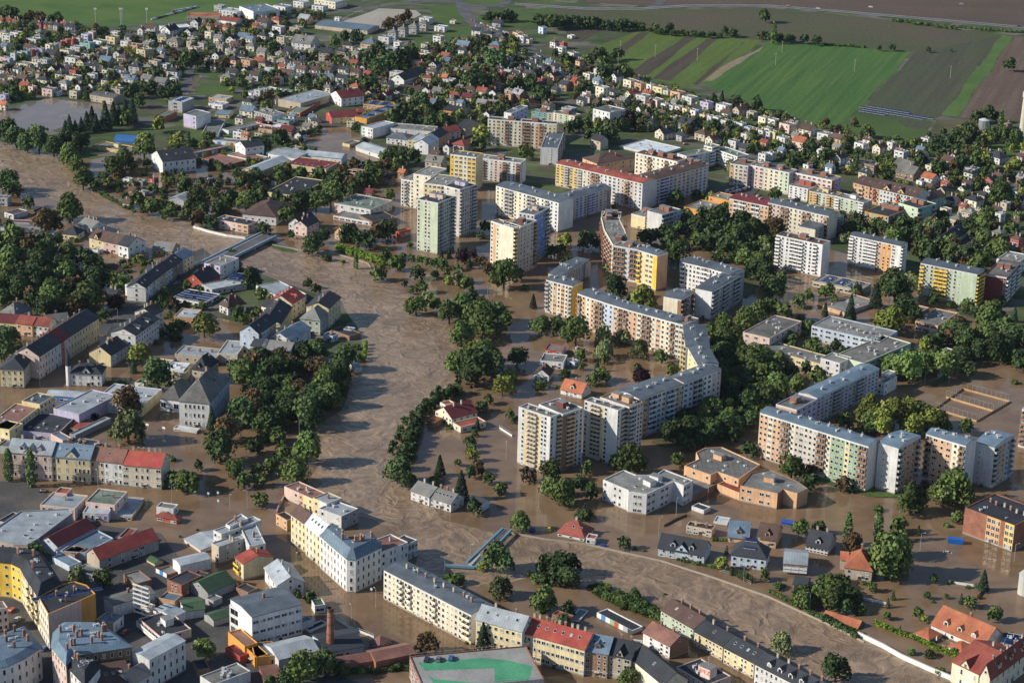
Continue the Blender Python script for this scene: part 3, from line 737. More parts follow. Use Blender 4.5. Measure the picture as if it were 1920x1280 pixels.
sheet('field_strips', [(1105, 95), (1200, 57), (1430, 76), (1320, 155), (1290, 165), (1180, 140), (1130, 115)], .06, m_strg)
for i, (a, c_, d, e) in enumerate([((1158, 91), (1205, 60), (1217, 62), (1172, 97)), ((1178, 138), (1285, 68), (1306, 70), (1212, 143)), ((1222, 148), (1325, 73), (1345, 74), (1258, 152)), ((1300, 158), (1392, 80), (1396, 81), (1308, 160))]):
    sheet('soil_strip', [a, c_, d, e], .10, m_str)
sheet('bare_soil', [(1318, 154), (1350, 128), (1395, 105), (1432, 86), (1425, 96), (1390, 118), (1360, 135), (1335, 152)], .12, m_bare)
sheet('field_green', [(1318, 155), (1400, 112), (1440, 76), (1500, 82), (1712, 98), (1625, 190), (1600, 212), (1580, 240), (1520, 232), (1440, 205), (1385, 185), (1330, 165)], .08, m_green)
sheet('field_dark', [(1716, 98), (1878, 68), (1765, 218), (1740, 224), (1680, 213), (1625, 197)], .08, m_dark)
sheet('grass_strip', [(1880, 66), (1900, 70), (1796, 219), (1765, 217)], .09, grass)
sheet('field_ploughed', [(1902, 70), (2200, 90), (2200, 240), (1900, 225), (1795, 221)], .07, m_pl)
sheet('meadow', [(1600, 215), (1690, 228), (1740, 232), (1735, 255), (1700, 264), (1590, 248), (1575, 240)], .10, lawn)
sheet('meadow_strip', [(1680, 226), (1745, 228), (1738, 244), (1700, 240)], .13, m_dark)
sheet('lawn', [(1790, 275), (1850, 270), (1920, 275), (1915, 296), (1860, 290), (1800, 290)], .10, lawn)
sheet('allotment', [(1755, 225), (1820, 225), (1812, 242), (1770, 252), (1740, 250)], .11, park)
sheet('soil_plot', [(1060, 50), (1130, 53), (1090, 78), (1065, 78)], .06, m_str)
sheet('pale_yard', [(640, 42), (710, 16), (780, 20), (790, 28), (725, 55)], .06, pale)
for k, p in enumerate([[(375, 158), (445, 158), (440, 178), (365, 178)], [(760, 200), (835, 200), (830, 222), (770, 226)], [(770, 70), (850, 65), (880, 85), (790, 92)], [(800, 12), (860, 8), (885, 40), (830, 50)], [(870, -2), (945, -2), (948, 7), (900, 10), (868, 6)], [(850, 120), (900, 118), (890, 138), (860, 138)], [(820, 50), (900, 50), (880, 66), (840, 66)], [(645, 100), (700, 100), (690, 112), (650, 112)], [(355, 245), (400, 245), (395, 262), (360, 262)], [(380, 130), (420, 130), (400, 150)], [(1240, 215), (1260, 214), (1255, 225)], [(500, 430), (560, 460), (560, 472), (515, 460)], [(600, 108), (760, 100), (700, 120)]]):
    sheet('lawn', p, .06+k*.002, lawn)
# floodwater
flood = water_mat('floodwater', (.145, .093, .054), (.215, .142, .085), .09, .10, .6, .10)
flow = water_mat('river water', (.170, .118, .078), (.32, .225, .150), .20, 1.25, 1, .11)
pond = water_mat('pond water', (.15, .12, .10), (.19, .15, .12), .10, .03, 0, .08)
sheet('floodwater', [(-250, 255), (60, 270), (120, 290), (170, 300), (250, 285), (330, 292), (420, 296), (470, 318), (530, 296), (560, 250), (600, 240), (650, 238), (690, 262), (745, 320), (765, 360), (830, 352), (930, 358), (1040, 380), (1130, 378), (1250, 358), (1290, 362), (1330, 380), (1380, 420), (1480, 445), (1600, 480), (1690, 520), (1750, 560), (1800, 590), (1880, 620), (2300, 660), (2700, 1600), (-900, 1600)], .10, flood, 'brown floodwater over streets and gardens')
sheet('sports_ground_water', [(-120, 214), (0, 212), (60, 192), (95, 184), (165, 192), (215, 200), (205, 212), (190, 225), (130, 235), (90, 248), (55, 245), (0, 228), (-120, 232)], .12, pond, 'still grey brown water over the sports ground')
sheet('stream', [(345, 165), (370, 140), (380, 143), (372, 155), (352, 178), (335, 178)], .12, pond)
sheet('river', [(-260, 250), (-50, 262), (60, 278), (110, 292), (150, 325), (180, 362), (230, 392), (330, 412), (420, 438), (470, 458), (560, 466), (640, 474), (700, 495), (710, 520), (745, 535), (775, 560), (780, 575), (840, 610), (858, 640), (868, 690), (862, 712), (835, 735), (800, 765), (772, 805), (755, 850), (752, 900), (775, 930), (830, 975), (870, 985), (960, 1006), (1050, 1012), (1130, 1025), (1220, 1048), (1340, 1082), (1430, 1112), (1540, 1160), (1610, 1190), (1700, 1238), (1780, 1275), (2050, 1390), (2000, 1500), (1700, 1420), (1480, 1290), (1400, 1215), (1330, 1170), (1250, 1140), (1200, 1118), (1110, 1105), (1000, 1080), (930, 1100), (860, 1100), (780, 1080), (780, 1040), (700, 975), (600, 950), (575, 905), (600, 850), (590, 800), (640, 770), (690, 690), (672, 620), (640, 580), (620, 560), (560, 530), (480, 505), (430, 500), (340, 470), (300, 468), (240, 445), (160, 412), (110, 380), (50, 362), (-200, 330)], .20, flow, 'fast brown river in flood winding through the town')
# dry streets and banks on the left
sheet('bank_park', [(-200, 375), (20, 400), (60, 480), (110, 500), (170, 540), (190, 620), (120, 600), (-200, 590)], .30, park)
sheet('street', [(180, 622), (225, 570), (300, 530), (345, 480), (380, 466), (395, 478), (352, 520), (300, 560), (262, 590), (215, 640)], .34, asphd)
sheet('street_yards', [(300, 540), (360, 515), (430, 495), (480, 510), (560, 540), (640, 565), (668, 610), (686, 660), (670, 680), (560, 660), (430, 600), (330, 575)], .28, g_town)
sheet('street_low', [(-60, 1250), (20, 1190), (60, 1150), (30, 1110), (90, 1110), (98, 1210), (60, 1300), (-60, 1400)], .36, asphd)
sheet('town_yards', [(-100, 900), (60, 905), (110, 960), (190, 985), (300, 1000), (330, 1040), (370, 1070), (440, 1085), (450, 1120), (430, 1170), (520, 1225), (700, 1290), (620, 1400), (-100, 1400)], .28, asphd)
sheet('riverside_path', [(115, 960), (60, 905), (0, 925), (0, 970), (100, 985)], .32, asphd)
sheet('parking', [(1330, 368), (1365, 342), (1420, 335), (1445, 345), (1400, 375), (1350, 385)], .30, asphd)
sheet('schoolyard_dry', [(1700, 440), (1760, 430), (1900, 440), (1920, 480), (1830, 500), (1740, 470)], .3, asphd)
sheet('lawn', [(1870, 396), (1920, 398), (1918, 410), (1878, 408)], .33, lawn)
sheet('lawn', [(500, 452), (545, 466), (560, 474), (530, 472), (505, 462)], .33, lawn)
sheet('lawn', [(1520, 896), (1530, 888), (1600, 912), (1640, 922), (1690, 926), (1720, 915), (1700, 934), (1640, 932), (1590, 922)], .36, lawn)
sheet('lawn', [(1010, 1100), (1110, 1098), (1240, 1140), (1250, 1165), (1160, 1140)][1:], .36, lawn)
sheet('lawn', [(1260, 395), (1300, 385), (1420, 420), (1470, 455), (1440, 520), (1400, 560), (1340, 540), (1420, 480)], .36, park)
sheet('lawn', [(1350, 640), (1440, 655), (1430, 740), (1380, 800), (1250, 840), (1220, 830), (1350, 740)], .36, park)
sheet('lawn', [(1700, 660), (1900, 600), (1940, 620), (1900, 665), (1760, 690), (1700, 700)], .36, park)
def strip(name, pts, wid, z, mat):
    P = [G(*p) for p in pts]; l, r_ = [], []
    for i, p in enumerate(P):
        d = P[min(i+1, len(P)-1)]-P[max(i-1, 0)]; d = d/np.hypot(*d); n = np.array([-d[1], d[0]])*wid/2; l.append(p+n); r_.append(p-n)
    b = MB()
    for i in range(len(P)-1): b.quad([(*l[i], z), (*l[i+1], z), (*r_[i+1], z), (*r_[i], z)])
    o = b.obj(name, [mat]); o['kind'] = 'structure'; return o
white = plain('road paint', (.6, .6, .58))
strip('road', [(965, 8), (1100, 17), (1200, 17), (1290, 11), (1440, 11), (1600, 24), (1750, 37), (1920, 52), (2100, 66)], 11, .16, asph)
strip('road_marking', [(965, 6.6), (1100, 15.6), (1200, 15.6), (1290, 9.8), (1440, 9.8), (1600, 22.6), (1750, 35.4), (1920, 50.4)], .6, .17, white)
strip('road_marking', [(965, 9.4), (1100, 18.4), (1200, 18.4), (1290, 12.4), (1440, 12.4), (1600, 25.4), (1750, 38.6), (1920, 53.6)], .6, .17, white)
strip('road', [(1215, 16), (1235, 8), (1245, -4), (1240, -15)], 9, .15, asph)
strip('road', [(500, 36), (620, 24), (720, 12), (800, 4), (860, 3)], 9, .15, asph)
strip('road', [(865, 8), (870, 22), (885, 42), (920, 60), (960, 75), (1000, 95)], 11, .18, asph)
strip('roundabout_ring', [(905+46*math.cos(a*.3927), 3+9*math.sin(a*.3927)) for a in range(17)], 9, .2, asph)
strip('road', [(-10, 66), (130, 60), (200, 52), (300, 45), (370, 38)], 7, .15, asph)
strip('street', [(240, 60), (280, 75), (330, 92), (360, 120), (350, 160), (330, 190)], 7, .15, asph)
strip('street', [(975, 110), (1010, 130), (1050, 145), (1085, 165), (1110, 190)], 8, .15, asphd)
strip('street', [(1110, 190), (1200, 205), (1300, 230), (1400, 262), (1500, 290), (1620, 320), (1800, 370), (1950, 400)], 7, .16, asphd)
strip('street', [(1040, 170), (960, 200), (880, 235), (850, 260)], 7, .15, asphd)
strip('street', [(1780, 330), (1740, 380), (1700, 430), (1680, 470)], 8, .32, asphd)
strip('street', [(560, 215), (600, 225), (640, 238)], 10, .17, asphd)
strip('street', [(1720, 270), (1800, 300), (1900, 330)], 6, .15, asphd)
# ---------------------------------------------------------------- tower blocks and apartment blocks
block(2, 2, '''
50,487 290,568 360,540|y1000/13|Fa|.w.bbb.ww./wwywwwywww|w.b/wwn|v3|tower_block|white yellow-edged tower block in floodwater, left one of the riverside pair|bs s2.6
+200,470 380,545 500,482|=/13|Fa|...wb/wwwww|.bbww/nnnww|v3h1||| bo hm
545,440 795,515 855,490|y940/13|Fa|w.bbb.w.../wwwwwywwww|w.ll/wwee|v3|tower_block|white tower block with orange-brown top storey, right one of the riverside pair|bs
+660,415 880,490 985,450|=/13|Fa|...wb/OOOww|bbwww/oowww|v6h2||| be ho
955,432 1290,318 1180,235|Y740/8|Lg1|ddbbddbbdd/oobbwwbboo|.w/ww|v4|apartment_block|long pale blue and orange apartment slab behind the right white tower block|bb
1290,312 1570,207 1490,150|22/8|Lg1|ddbbddww/bbbbwwpp|dd/pp|v4|apartment_block|pale pink end section of the long blue apartment slab, near the dark trees|be
1283,-120 1305,40 1480,25|22/8|Lg1|dbbddb/LLLLyy|dd/ee|v3|apartment_block|lime and yellow apartment section at the bend of the curved slab|by
1320,44 1392,170 1570,203|22/8|Lg1|dd/yy|dd/pp|v3|apartment_block|narrow yellow apartment section joining the bend to the blue slab|by
''')
block(3, 2, '''
-60,530 755,785 840,740|y1135/8|Lb1.4|wwdwwbbwwdwwwbbwwdwwdwbb/oocoocccqqqqqqccGGGyGGcc|...../wwwww|v9|apartment_block|long white slab with orange, grey and green facade panels, nearest the right school|bn
830,755 980,800 1150,710|y1150/8|Lb1.4|.s.../wwwww|bdddb/woooy|v4|apartment_block|white corner block with red and orange side, attached to the long green-panelled slab|be
1185,690 1485,780 1560,735|24/8|Lb1.4|bdwdwb/wooocw|...../wwwww|v4|apartment_block|peach-panelled white apartment block behind the big tree, right of the corner block|bn
1550,752 1700,795 1852,705|y1110/8|Lb1.4|.s.../wwwww|bdddb/woobl|v4|apartment_block|rightmost white corner block of the lower right estate, blank gable and coloured side|be
370,425 835,205 700,165|y400/7|Lb1|ddddbbddddbbdddd/llbboolleell|..../ssss|v5|apartment_block|lilac-grey slab with blue and pink panels, running back towards the school|be
215,512 370,430 250,370|20/7|Fa|dddd/llll|...../ooooo|h1v2|apartment_block|low-roofed end section with brick lift hut in front of the lilac slab|hR
830,300 876,312 992,265|y410|Fe|ws/ww|w..s/wwww|v2|annex|small white annex with a rounded roof beside the lilac slab
505,100 716,163 1020,-5|9|Fa|.../LLL|xxxxxxxx/tttttttt|v6|school|large school wing with teal side wall and grey flat roof
395,122 540,162 635,120|9|Fe|.B.w/wwww|ww/ww||school|white school entrance wing with tall stair window
-150,18 392,168 425,100|y235|Fe|xwxwxwxwxwxw/yyyyyyyyyyyy|x/y|v4|school|long yellow school wing behind the lilac slab
1255,80 1330,102 1395,60|4|Fe|w.w/www|s/w||shed|small white sports hut among trees above the flooded pitch
1905,505 2080,545 2160,480|y840/8|Fe|bwwb/wccw|w./cc|v2|apartment_block|cream apartment block cut off by the right edge of the photo|bn
''')
block(3, 1, '''
62,480 410,555 485,530|y805/9|Fn|bwwbbbwwb./ewwwwwwwww|..../wwww|v4h1|apartment_block|white and pale green nine-storey block with brown roof, left of its neighbour|bw
615,482 1000,565 1065,545|y792/9|Lg1|bwwbbbwwwd./owwwwwoOOww|bw./oww|v4|apartment_block|white nine-storey block with orange roof edge and stripes|bw
1145,690 1570,775 1625,740|y1035/9|Lg1|bwwbbbwws.../gggggggggggg|bb/gg|v4|apartment_block|green nine-storey block with bright yellow balconies|bY
1632,775 1790,800 2010,705|y1015/7|Fa|......w/mmmmmmm|bbwbbwbb/mmmmmmmm|h2v3|apartment_block|maroon block with two brick lift huts at the right edge|bw
1715,660 1870,690 2010,640|9|Fe|wdd/www|wdd/www|v3|shop|low white shop building with roof vents behind the maroon block
0,236 455,340 545,318|17/6|Lg1.2|bwwbbwwwbbwwwb/pppppcccccccpp|../cc|v6|apartment_block|long pink and cream slab with brown balconies, behind the white green block|bn
235,415 355,440 585,340|y560/6|Lg1.2|..../cccc|dbdbbdbw/cccccccc|v5|apartment_block|cream cross wing with blank gable ending the pink slab|be
-285,-55 -150,-35 -70,-70|16/6|Fa|wwdd/occp|ww/ll|h1|apartment_block|cream and orange block with brick roof hut in the upper right estate
-140,-45 160,15 215,-10|16/6|Fa|wwdwwdww/pppcccLL|ww/ll|h2v2|apartment_block|long cream and pink block with roof huts behind the white round-cornered one
180,10 480,72 580,50|15/5|Fe|dddddddd/oppppppp|www/rll|h2|apartment_block|salmon pink flat-roofed block beside the brown-roofed apartments
158,108 300,138 400,100|y240/5|Fe|wwww/wwww|ww/ee|h2|apartment_block|white flat-roofed block with a red band and red roof huts|hr
310,152 505,190 560,165|y290/5|Fe|wbwwbw/YLLLLY|w/Y|v3h1|apartment_block|green and orange block framed in bright yellow|bo hy
505,190 720,240 800,222|y350/5|Fe|bwwwwb/wggggw|ww/gg|h1v2|apartment_block|pale green and white block, right of the yellow-framed one|bw hw
640,85 765,120 850,75|12/4|Gn3|wbw/ooo|ww/nn|k2|apartment_block|dark-sided apartment wing with orange gable under a brown roof|bo
765,118 1120,200 1190,160|12/4|Gn4|wbwwwwwwbwwbww/ooowwwwwwwwwww|ww/ww|k8A2|apartment_block|long white and orange apartments under a brown pitched roof with skylights|br
1120,200 1205,222 1300,178|y310/4|Xn3|www/www|wwww/tttt|v1|apartment_block|teal-sided apartment house with white gable, right of the brown-roofed row
725,305 905,345 1125,275|y450/4|Fd|bwwgww/OOGOOs|wwbbwwb/nnnnnn|h3|apartment_block|bright orange and green block with red roof huts|be
980,240 1125,282 1200,228|13/4|Fd|ww/gg|bwwb/tttt|h2|apartment_block|green-sided block with red roof huts behind the bright orange one|be
335,826 690,898 780,845|y945/1|Fe|xxxxxx/ssssss|x/s|p3v3|nursery|low beige pavilion with solar panels on its patterned flat roof
412,1012 575,1062 782,965|y1095/2|Fe|ww.w/oooo|wwww/pppp|v2|school|salmon nursery school under a pale flat roof, left of the green fir
920,1050 1085,1090 1195,1022|4|Fe|xx/oo|xx/nn|v3h1|school|low salmon nursery pavilion with roof boxes|ho
1105,1125 1275,1162 1475,1076|y1235/2|Fe|xxx/ooo|ddddd/ooooo|v3|school|orange-brown nursery school wing under a pale flat roof, right of the others
-188,1208 12,1256 292,1136|9|Fa|ddd/ppp|dddddd/pppppp|v4|school|pink school wing with grey flat roof
328,1160 840,1280 965,1200|9|Fe|xwxwxwxwxw/bbbbbbbbbb|dd/bb|v8|school|pale blue school wing with long pale grey roof
680,1275 800,1300 1020,1275|8.5|Fa|dd/ww|dd/ww|v3|school|middle school wing with brown-grey flat roof behind the white entrance
''')
block(2, 1, '''
-158,376 12,432 60,412|y797/12|Fa|w.w...../cocccccc|bw/yy|v2|tower_block|cream twelve-storey tower block by the river park|by
+-60,400 60,425 175,368|=/12|Fa|.../ccc|wwwwb/qqqqq|v3h1||| bn hm
50,312 168,332 290,272|y692/12|Fa|wwww/bbbb|wwwwwbb/BBBBBbb|v3h1|tower_block|blue-panelled tower block behind the cream tower|be hp
-120,112 350,240 415,195|y465/8|Lg1.2|wwbbwwwbbwwbww/cccccccccccwww|../ww|v6|apartment_block|long cream-white slab ending in a white corner, above the blue tower|be
352,240 745,126 625,100|y290/8|Lg1.2|bddddddbbdddd/nooollpppppp|../ww|v6|apartment_block|pink, orange and lilac slab joined to the white corner|bl
330,-55 530,-10 620,-40|y160/8|Lr1|ddbddb/YYcYYc|../ww|v3|apartment_block|bright yellow end section of the red-roofed slab|be
530,-10 980,95 1060,60|y305/8|Lr1|wwbbwwddwwbwww/cccwwwwwwpppww|../ww|v5|apartment_block|long cream and white slab with red roof|bn
982,93 1465,-38 1330,-70|y160/8|Ln1|ddddbbddddddddd/wwwwlllppppppww|../ww|v6|apartment_block|white, pink and lilac slab with brown roof joined to the red-roofed one|bl
1630,205 1925,266 1990,220|15/5|Lm1.2|wlllwlldw/ooOoooOoo|ww/oo|v5|apartment_block|orange slab with long maroon-red roof beside the flooded park|bw
1290,270 1440,302 1535,240|y370/2|Fe|..../OOOO|ww/nn|v2|school|bright orange flat-roofed hall beside the flood, in front of the red-roofed slab
1475,190 1632,225 1700,190|7|Fe|ww../OOOO|ww/oo|v2|school|small orange-brown hall behind the bright orange one
895,322 1000,348 1115,300|y455/5|Fe|..../yyyy|bbww/eeee|h2v2|apartment_block|yellow-gabled grey block in the middle of the estate|bn
1015,300 1125,330 1192,268|14/5|Fe|../ww|bbbww/lllll|h2|apartment_block|lilac-sided block with brick roof huts next to the yellow-gabled one|be
668,345 815,352 895,312|20/7|Fx|w.../cccc|ddd/gggg|h2|apartment_block|red-roofed top section of the curved block with balconies|bY
760,560 945,592 1010,560|y850/7|Fe|bbb.bb/wwwwww|../ww|h1v3|apartment_block|white section with brown rounded balconies in the curved block|bn
945,592 1090,636 1170,612|y905/7|Lg1|b.dd./YyyyY|..../oooo|v2|apartment_block|yellow end section with blank peach gable in the curved block|bY
255,815 455,866 545,838|y1120/8|Lg1.2|bwdwdwb/ccOcOcc|..../YYYY|v4|apartment_block|orange and cream eight-storey block with bright orange gable|be
272,770 370,788 690,685|Y900/8|Lg1.2|.../YYY|wwwdddddbb/llppyylloo|v5|apartment_block|pink and lilac slab behind the orange-gabled block|be
490,918 690,985 800,945|20/7|Lg1|bwwwbb/oocoocbb|..../oooo|v3|apartment_block|orange and cream section at the left end of the long riverside slab|bn
690,985 870,1040 935,1000|20/7|Lg1|wwdbb/bbooon|../oo|v3|apartment_block|pale blue panelled section of the long riverside slab|bn
870,1040 1225,1138 1310,1100|20/7|Lg1|wwdbbwdwwb/oocoococcc|../cc|v5|apartment_block|orange-striped section of the long riverside slab, beside the bend|bn
1225,1140 1285,1156 1420,1110|20/7|Fe|dd/cc|ww/ee|h1v2|apartment_block|short cream section with grey roof where the riverside slab turns
1270,682 1470,728 1560,690|Y885/6|Lg1|bwwwddb/wwwwwww|../ww|v4|apartment_block|white block with green-grey balconies at the left of the L|bw
1470,728 1640,778 1752,746|18/6|Lg1|bwwwdd/wwwwww|ww/ee|v3|apartment_block|white middle section with hipped grey roof in the L
1375,880 1500,906 1782,800|y1125/7|Lg1.2|.../www|bldbldbb/eeelpee|v5|apartment_block|white-gabled block with grey and pink balconied side|be
1137,940 1270,966 1418,915|15/5|Lg1|...../ccccn|bbwb/obeo|v3|apartment_block|small cream-gabled block with brick-coloured side balconies|bn
''')
block(2, 0, '''
-182,892 335,930 372,912|y1130/8|Fd|wwdwbwwwbbwwbwww/ccyccccccccoccyy|w/c|h2v3|apartment_block|cream and yellow slab with brown balconies and two red roof huts|bn
215,1105 345,1112 520,998|y1250/7|Fg|..s./wwww|dbdbddb/ppppppp|v5|apartment_block|white-gabled slab with pink-striped side, in front of the cream and yellow one|bp
-60,842 -5,850 92,790|24/8|Fg|../ww|dddd/llll|v2|apartment_block|grey-roofed slab behind the cream and yellow one
145,835 305,850 340,830|y915/4|Fe|wwww/tttc|w/c|h1|apartment_block|teal and yellow low block with brick roof hut|
308,845 470,872 500,852|y945/4|Fe|wwww/cggc|w/c|h1|apartment_block|pale green and cream low block with brick roof hut|
608,815 735,845 775,800|y945/3|Fa|nnnn/wwww|.n/ww|v1|church_hall|modern white hall with tall narrow windows and sloping grey roof
530,1185 640,1228 775,1132|10/3|Hn4|ww/oo|wwwww/ooooo|k4c2|town_house|salmon house with brown mansard roof behind the red-roofed slab
815,1096 1090,1160 1290,1112|y1180/1|Fw|..../wwww|../ww|v4|supermarket|white flat-roofed supermarket with pale blue-white roof
925,1145 1240,1212 1300,1185|20/7|Fn|wwwbwwwbww/cccccccccc|../cc|h3v2|apartment_block|cream slab with brown flat roof beside the supermarket|bn
1240,1215 1400,1250 1480,1225|18/6|Fn|ww/ww|ww/ww|h2|apartment_block|brown-roofed block between the cream slab and the white curved apartments
1240,1150 1310,1172 1455,1110|y1290/5|Ff|ww/ww|bbwwb/wwwww|v3|apartment_block|left wing of the white curved apartments beside the cream tower|bb
1440,1090 1500,1105 1525,1080|y1250/6|Fe|xx/cc|x/c|v1|apartment_block|slim cream stair tower amid the white curved apartments
1508,1112 1690,1175 1780,1160|y1290/5|Ff|wbwwbbw/wwwwwww|bw/ww|v3|apartment_block|right wing of the white curved apartments with rows of balconies|bw
1690,1205 1760,1222 1800,1190|y1300/4|Fe|bb/ww|w./bb|v1|apartment_block|low pale blue end block of the white curved apartments|bb
''')
block(1, 0, '''
1457,1156 1650,1180 1720,1150|24/8|Fg|wddwdd/YyycYY|../yy|v3|apartment_block|yellow slab section with grey roof, left of the pinkish white one|be
1650,1182 1985,1222 2040,1195|y1390/8|Fe|wbwwwwbwwb/wwwwpppwww|w./ww|h1v3|apartment_block|pinkish white slab section with a brick roof hut|bn
''')
block(1, 1, '''
1088,62 1258,92 1310,48|y300/8|Fe|wbwwdww/ccccccy|../yy|h1v3|apartment_block|cream and yellow slab with dark balconies, behind the pale green tower|be hc
1258,92 1420,112 1500,40|24/8|Fe|wwddb/yyyye|../ee|v3|apartment_block|yellow middle slab partly hidden by the green towers|
1180,22 1310,42 1492,-8|24/8|Fe|ww/cc|dddddd/eeeeee|v3|apartment_block|grey-shaded back slab behind the cream and yellow one
1210,212 1365,242 1530,196|y632/14|Fd|w.ww../LLLLLL|dbddddbb/gggLggee|v3h2|tower_block|pale green tower block at the edge of the flood, nearest the river|be hp
1410,112 1530,140 1690,108|y505/14|Fd|ww/qq|bwwwwbb/eqqsqyy|v3h2|tower_block|yellow-grey tower block right behind the pale green one|be hl
587,242 858,292 1003,218|y368/2|Ff|ww.dddd/pwwwwww|wwwww/wwwww|v6|office|white two-storey office with dark flat roof in the flood
580,335 935,398 1010,355|3/1|Fe|xxxxxxxx/pwwwwwww|x/w||terrace|low white terrace building in front of the white office
872,382 1060,352 980,300|4/1|Fd|xxx/nnn|x/n||annex|dark-roofed low annex behind the white office
245,392 345,410 402,350|y480/2|Xd4|wwww/wwww|ww/ww|c1k2|house|white gabled house with a painted wall beside the bridge
380,420 470,378 430,335|7/2|Gd3|www/ppp|ww/pp|c2|house|pink dark-roofed terrace joined to the painted white house
-100,322 150,348 265,250|6/1|Hn5|wwwww/wwwww|www/ccc|c1|hall|long cream hall with big dark brown hipped roof
590,455 665,478 710,430|5/2|Xn4|ww/oo|w/n|c1|house|salmon house with a brown roof beside the white terrace
1042,448 1078,460 1130,430|4/1|Fn|./r|x/r||pavilion|small red flat-roofed pavilion left of the pale green tower
20,1222 150,1132 d11|Y1400/3|Gd4|wwwww/bbboo|ww/bb|c2k2|town_house|dark-roofed pale blue and pinkish house, lowest of the right riverside row
182,1150 268,1022 d13|10/3|Gd4|wwww/yyyy|ww/cc|c2k1|town_house|yellow dark-roofed house with cream gable in the riverside row
270,1000 367,937 d14|10/3|GR4|www/ccc|ww/cc|c3D1|town_house|cream house with bright red roof and solar panels in the riverside row
332,1108 480,1126 560,1035|y1240/3|He5|www/ggg|ww/ee|c3|town_house|pale green house with big grey hipped roof at the end of the terrace
545,1035 635,948 d13|12/4|Gd3|wwww/yyyy|ww/yy|c3|town_house|dark-roofed yellow house above the river bank
250,1270 410,1180 d12|9/3|Gb3|wwww/wwww|ww/ww|c2|town_house|white house with blue-grey roof below the green hip-roofed one
120,965 190,985 300,935|9/3|Gr3|w/c|w/c|c2p1|town_house|red-roofed house with blue solar panels
40,1010 150,1040 200,1000|8/2|Gd3|ww/cc|ww/cc|c2|town_house|small dark-roofed house behind the yellow riverside terrace
''')  # back slab: shade on its right side is put into the grey wall colour
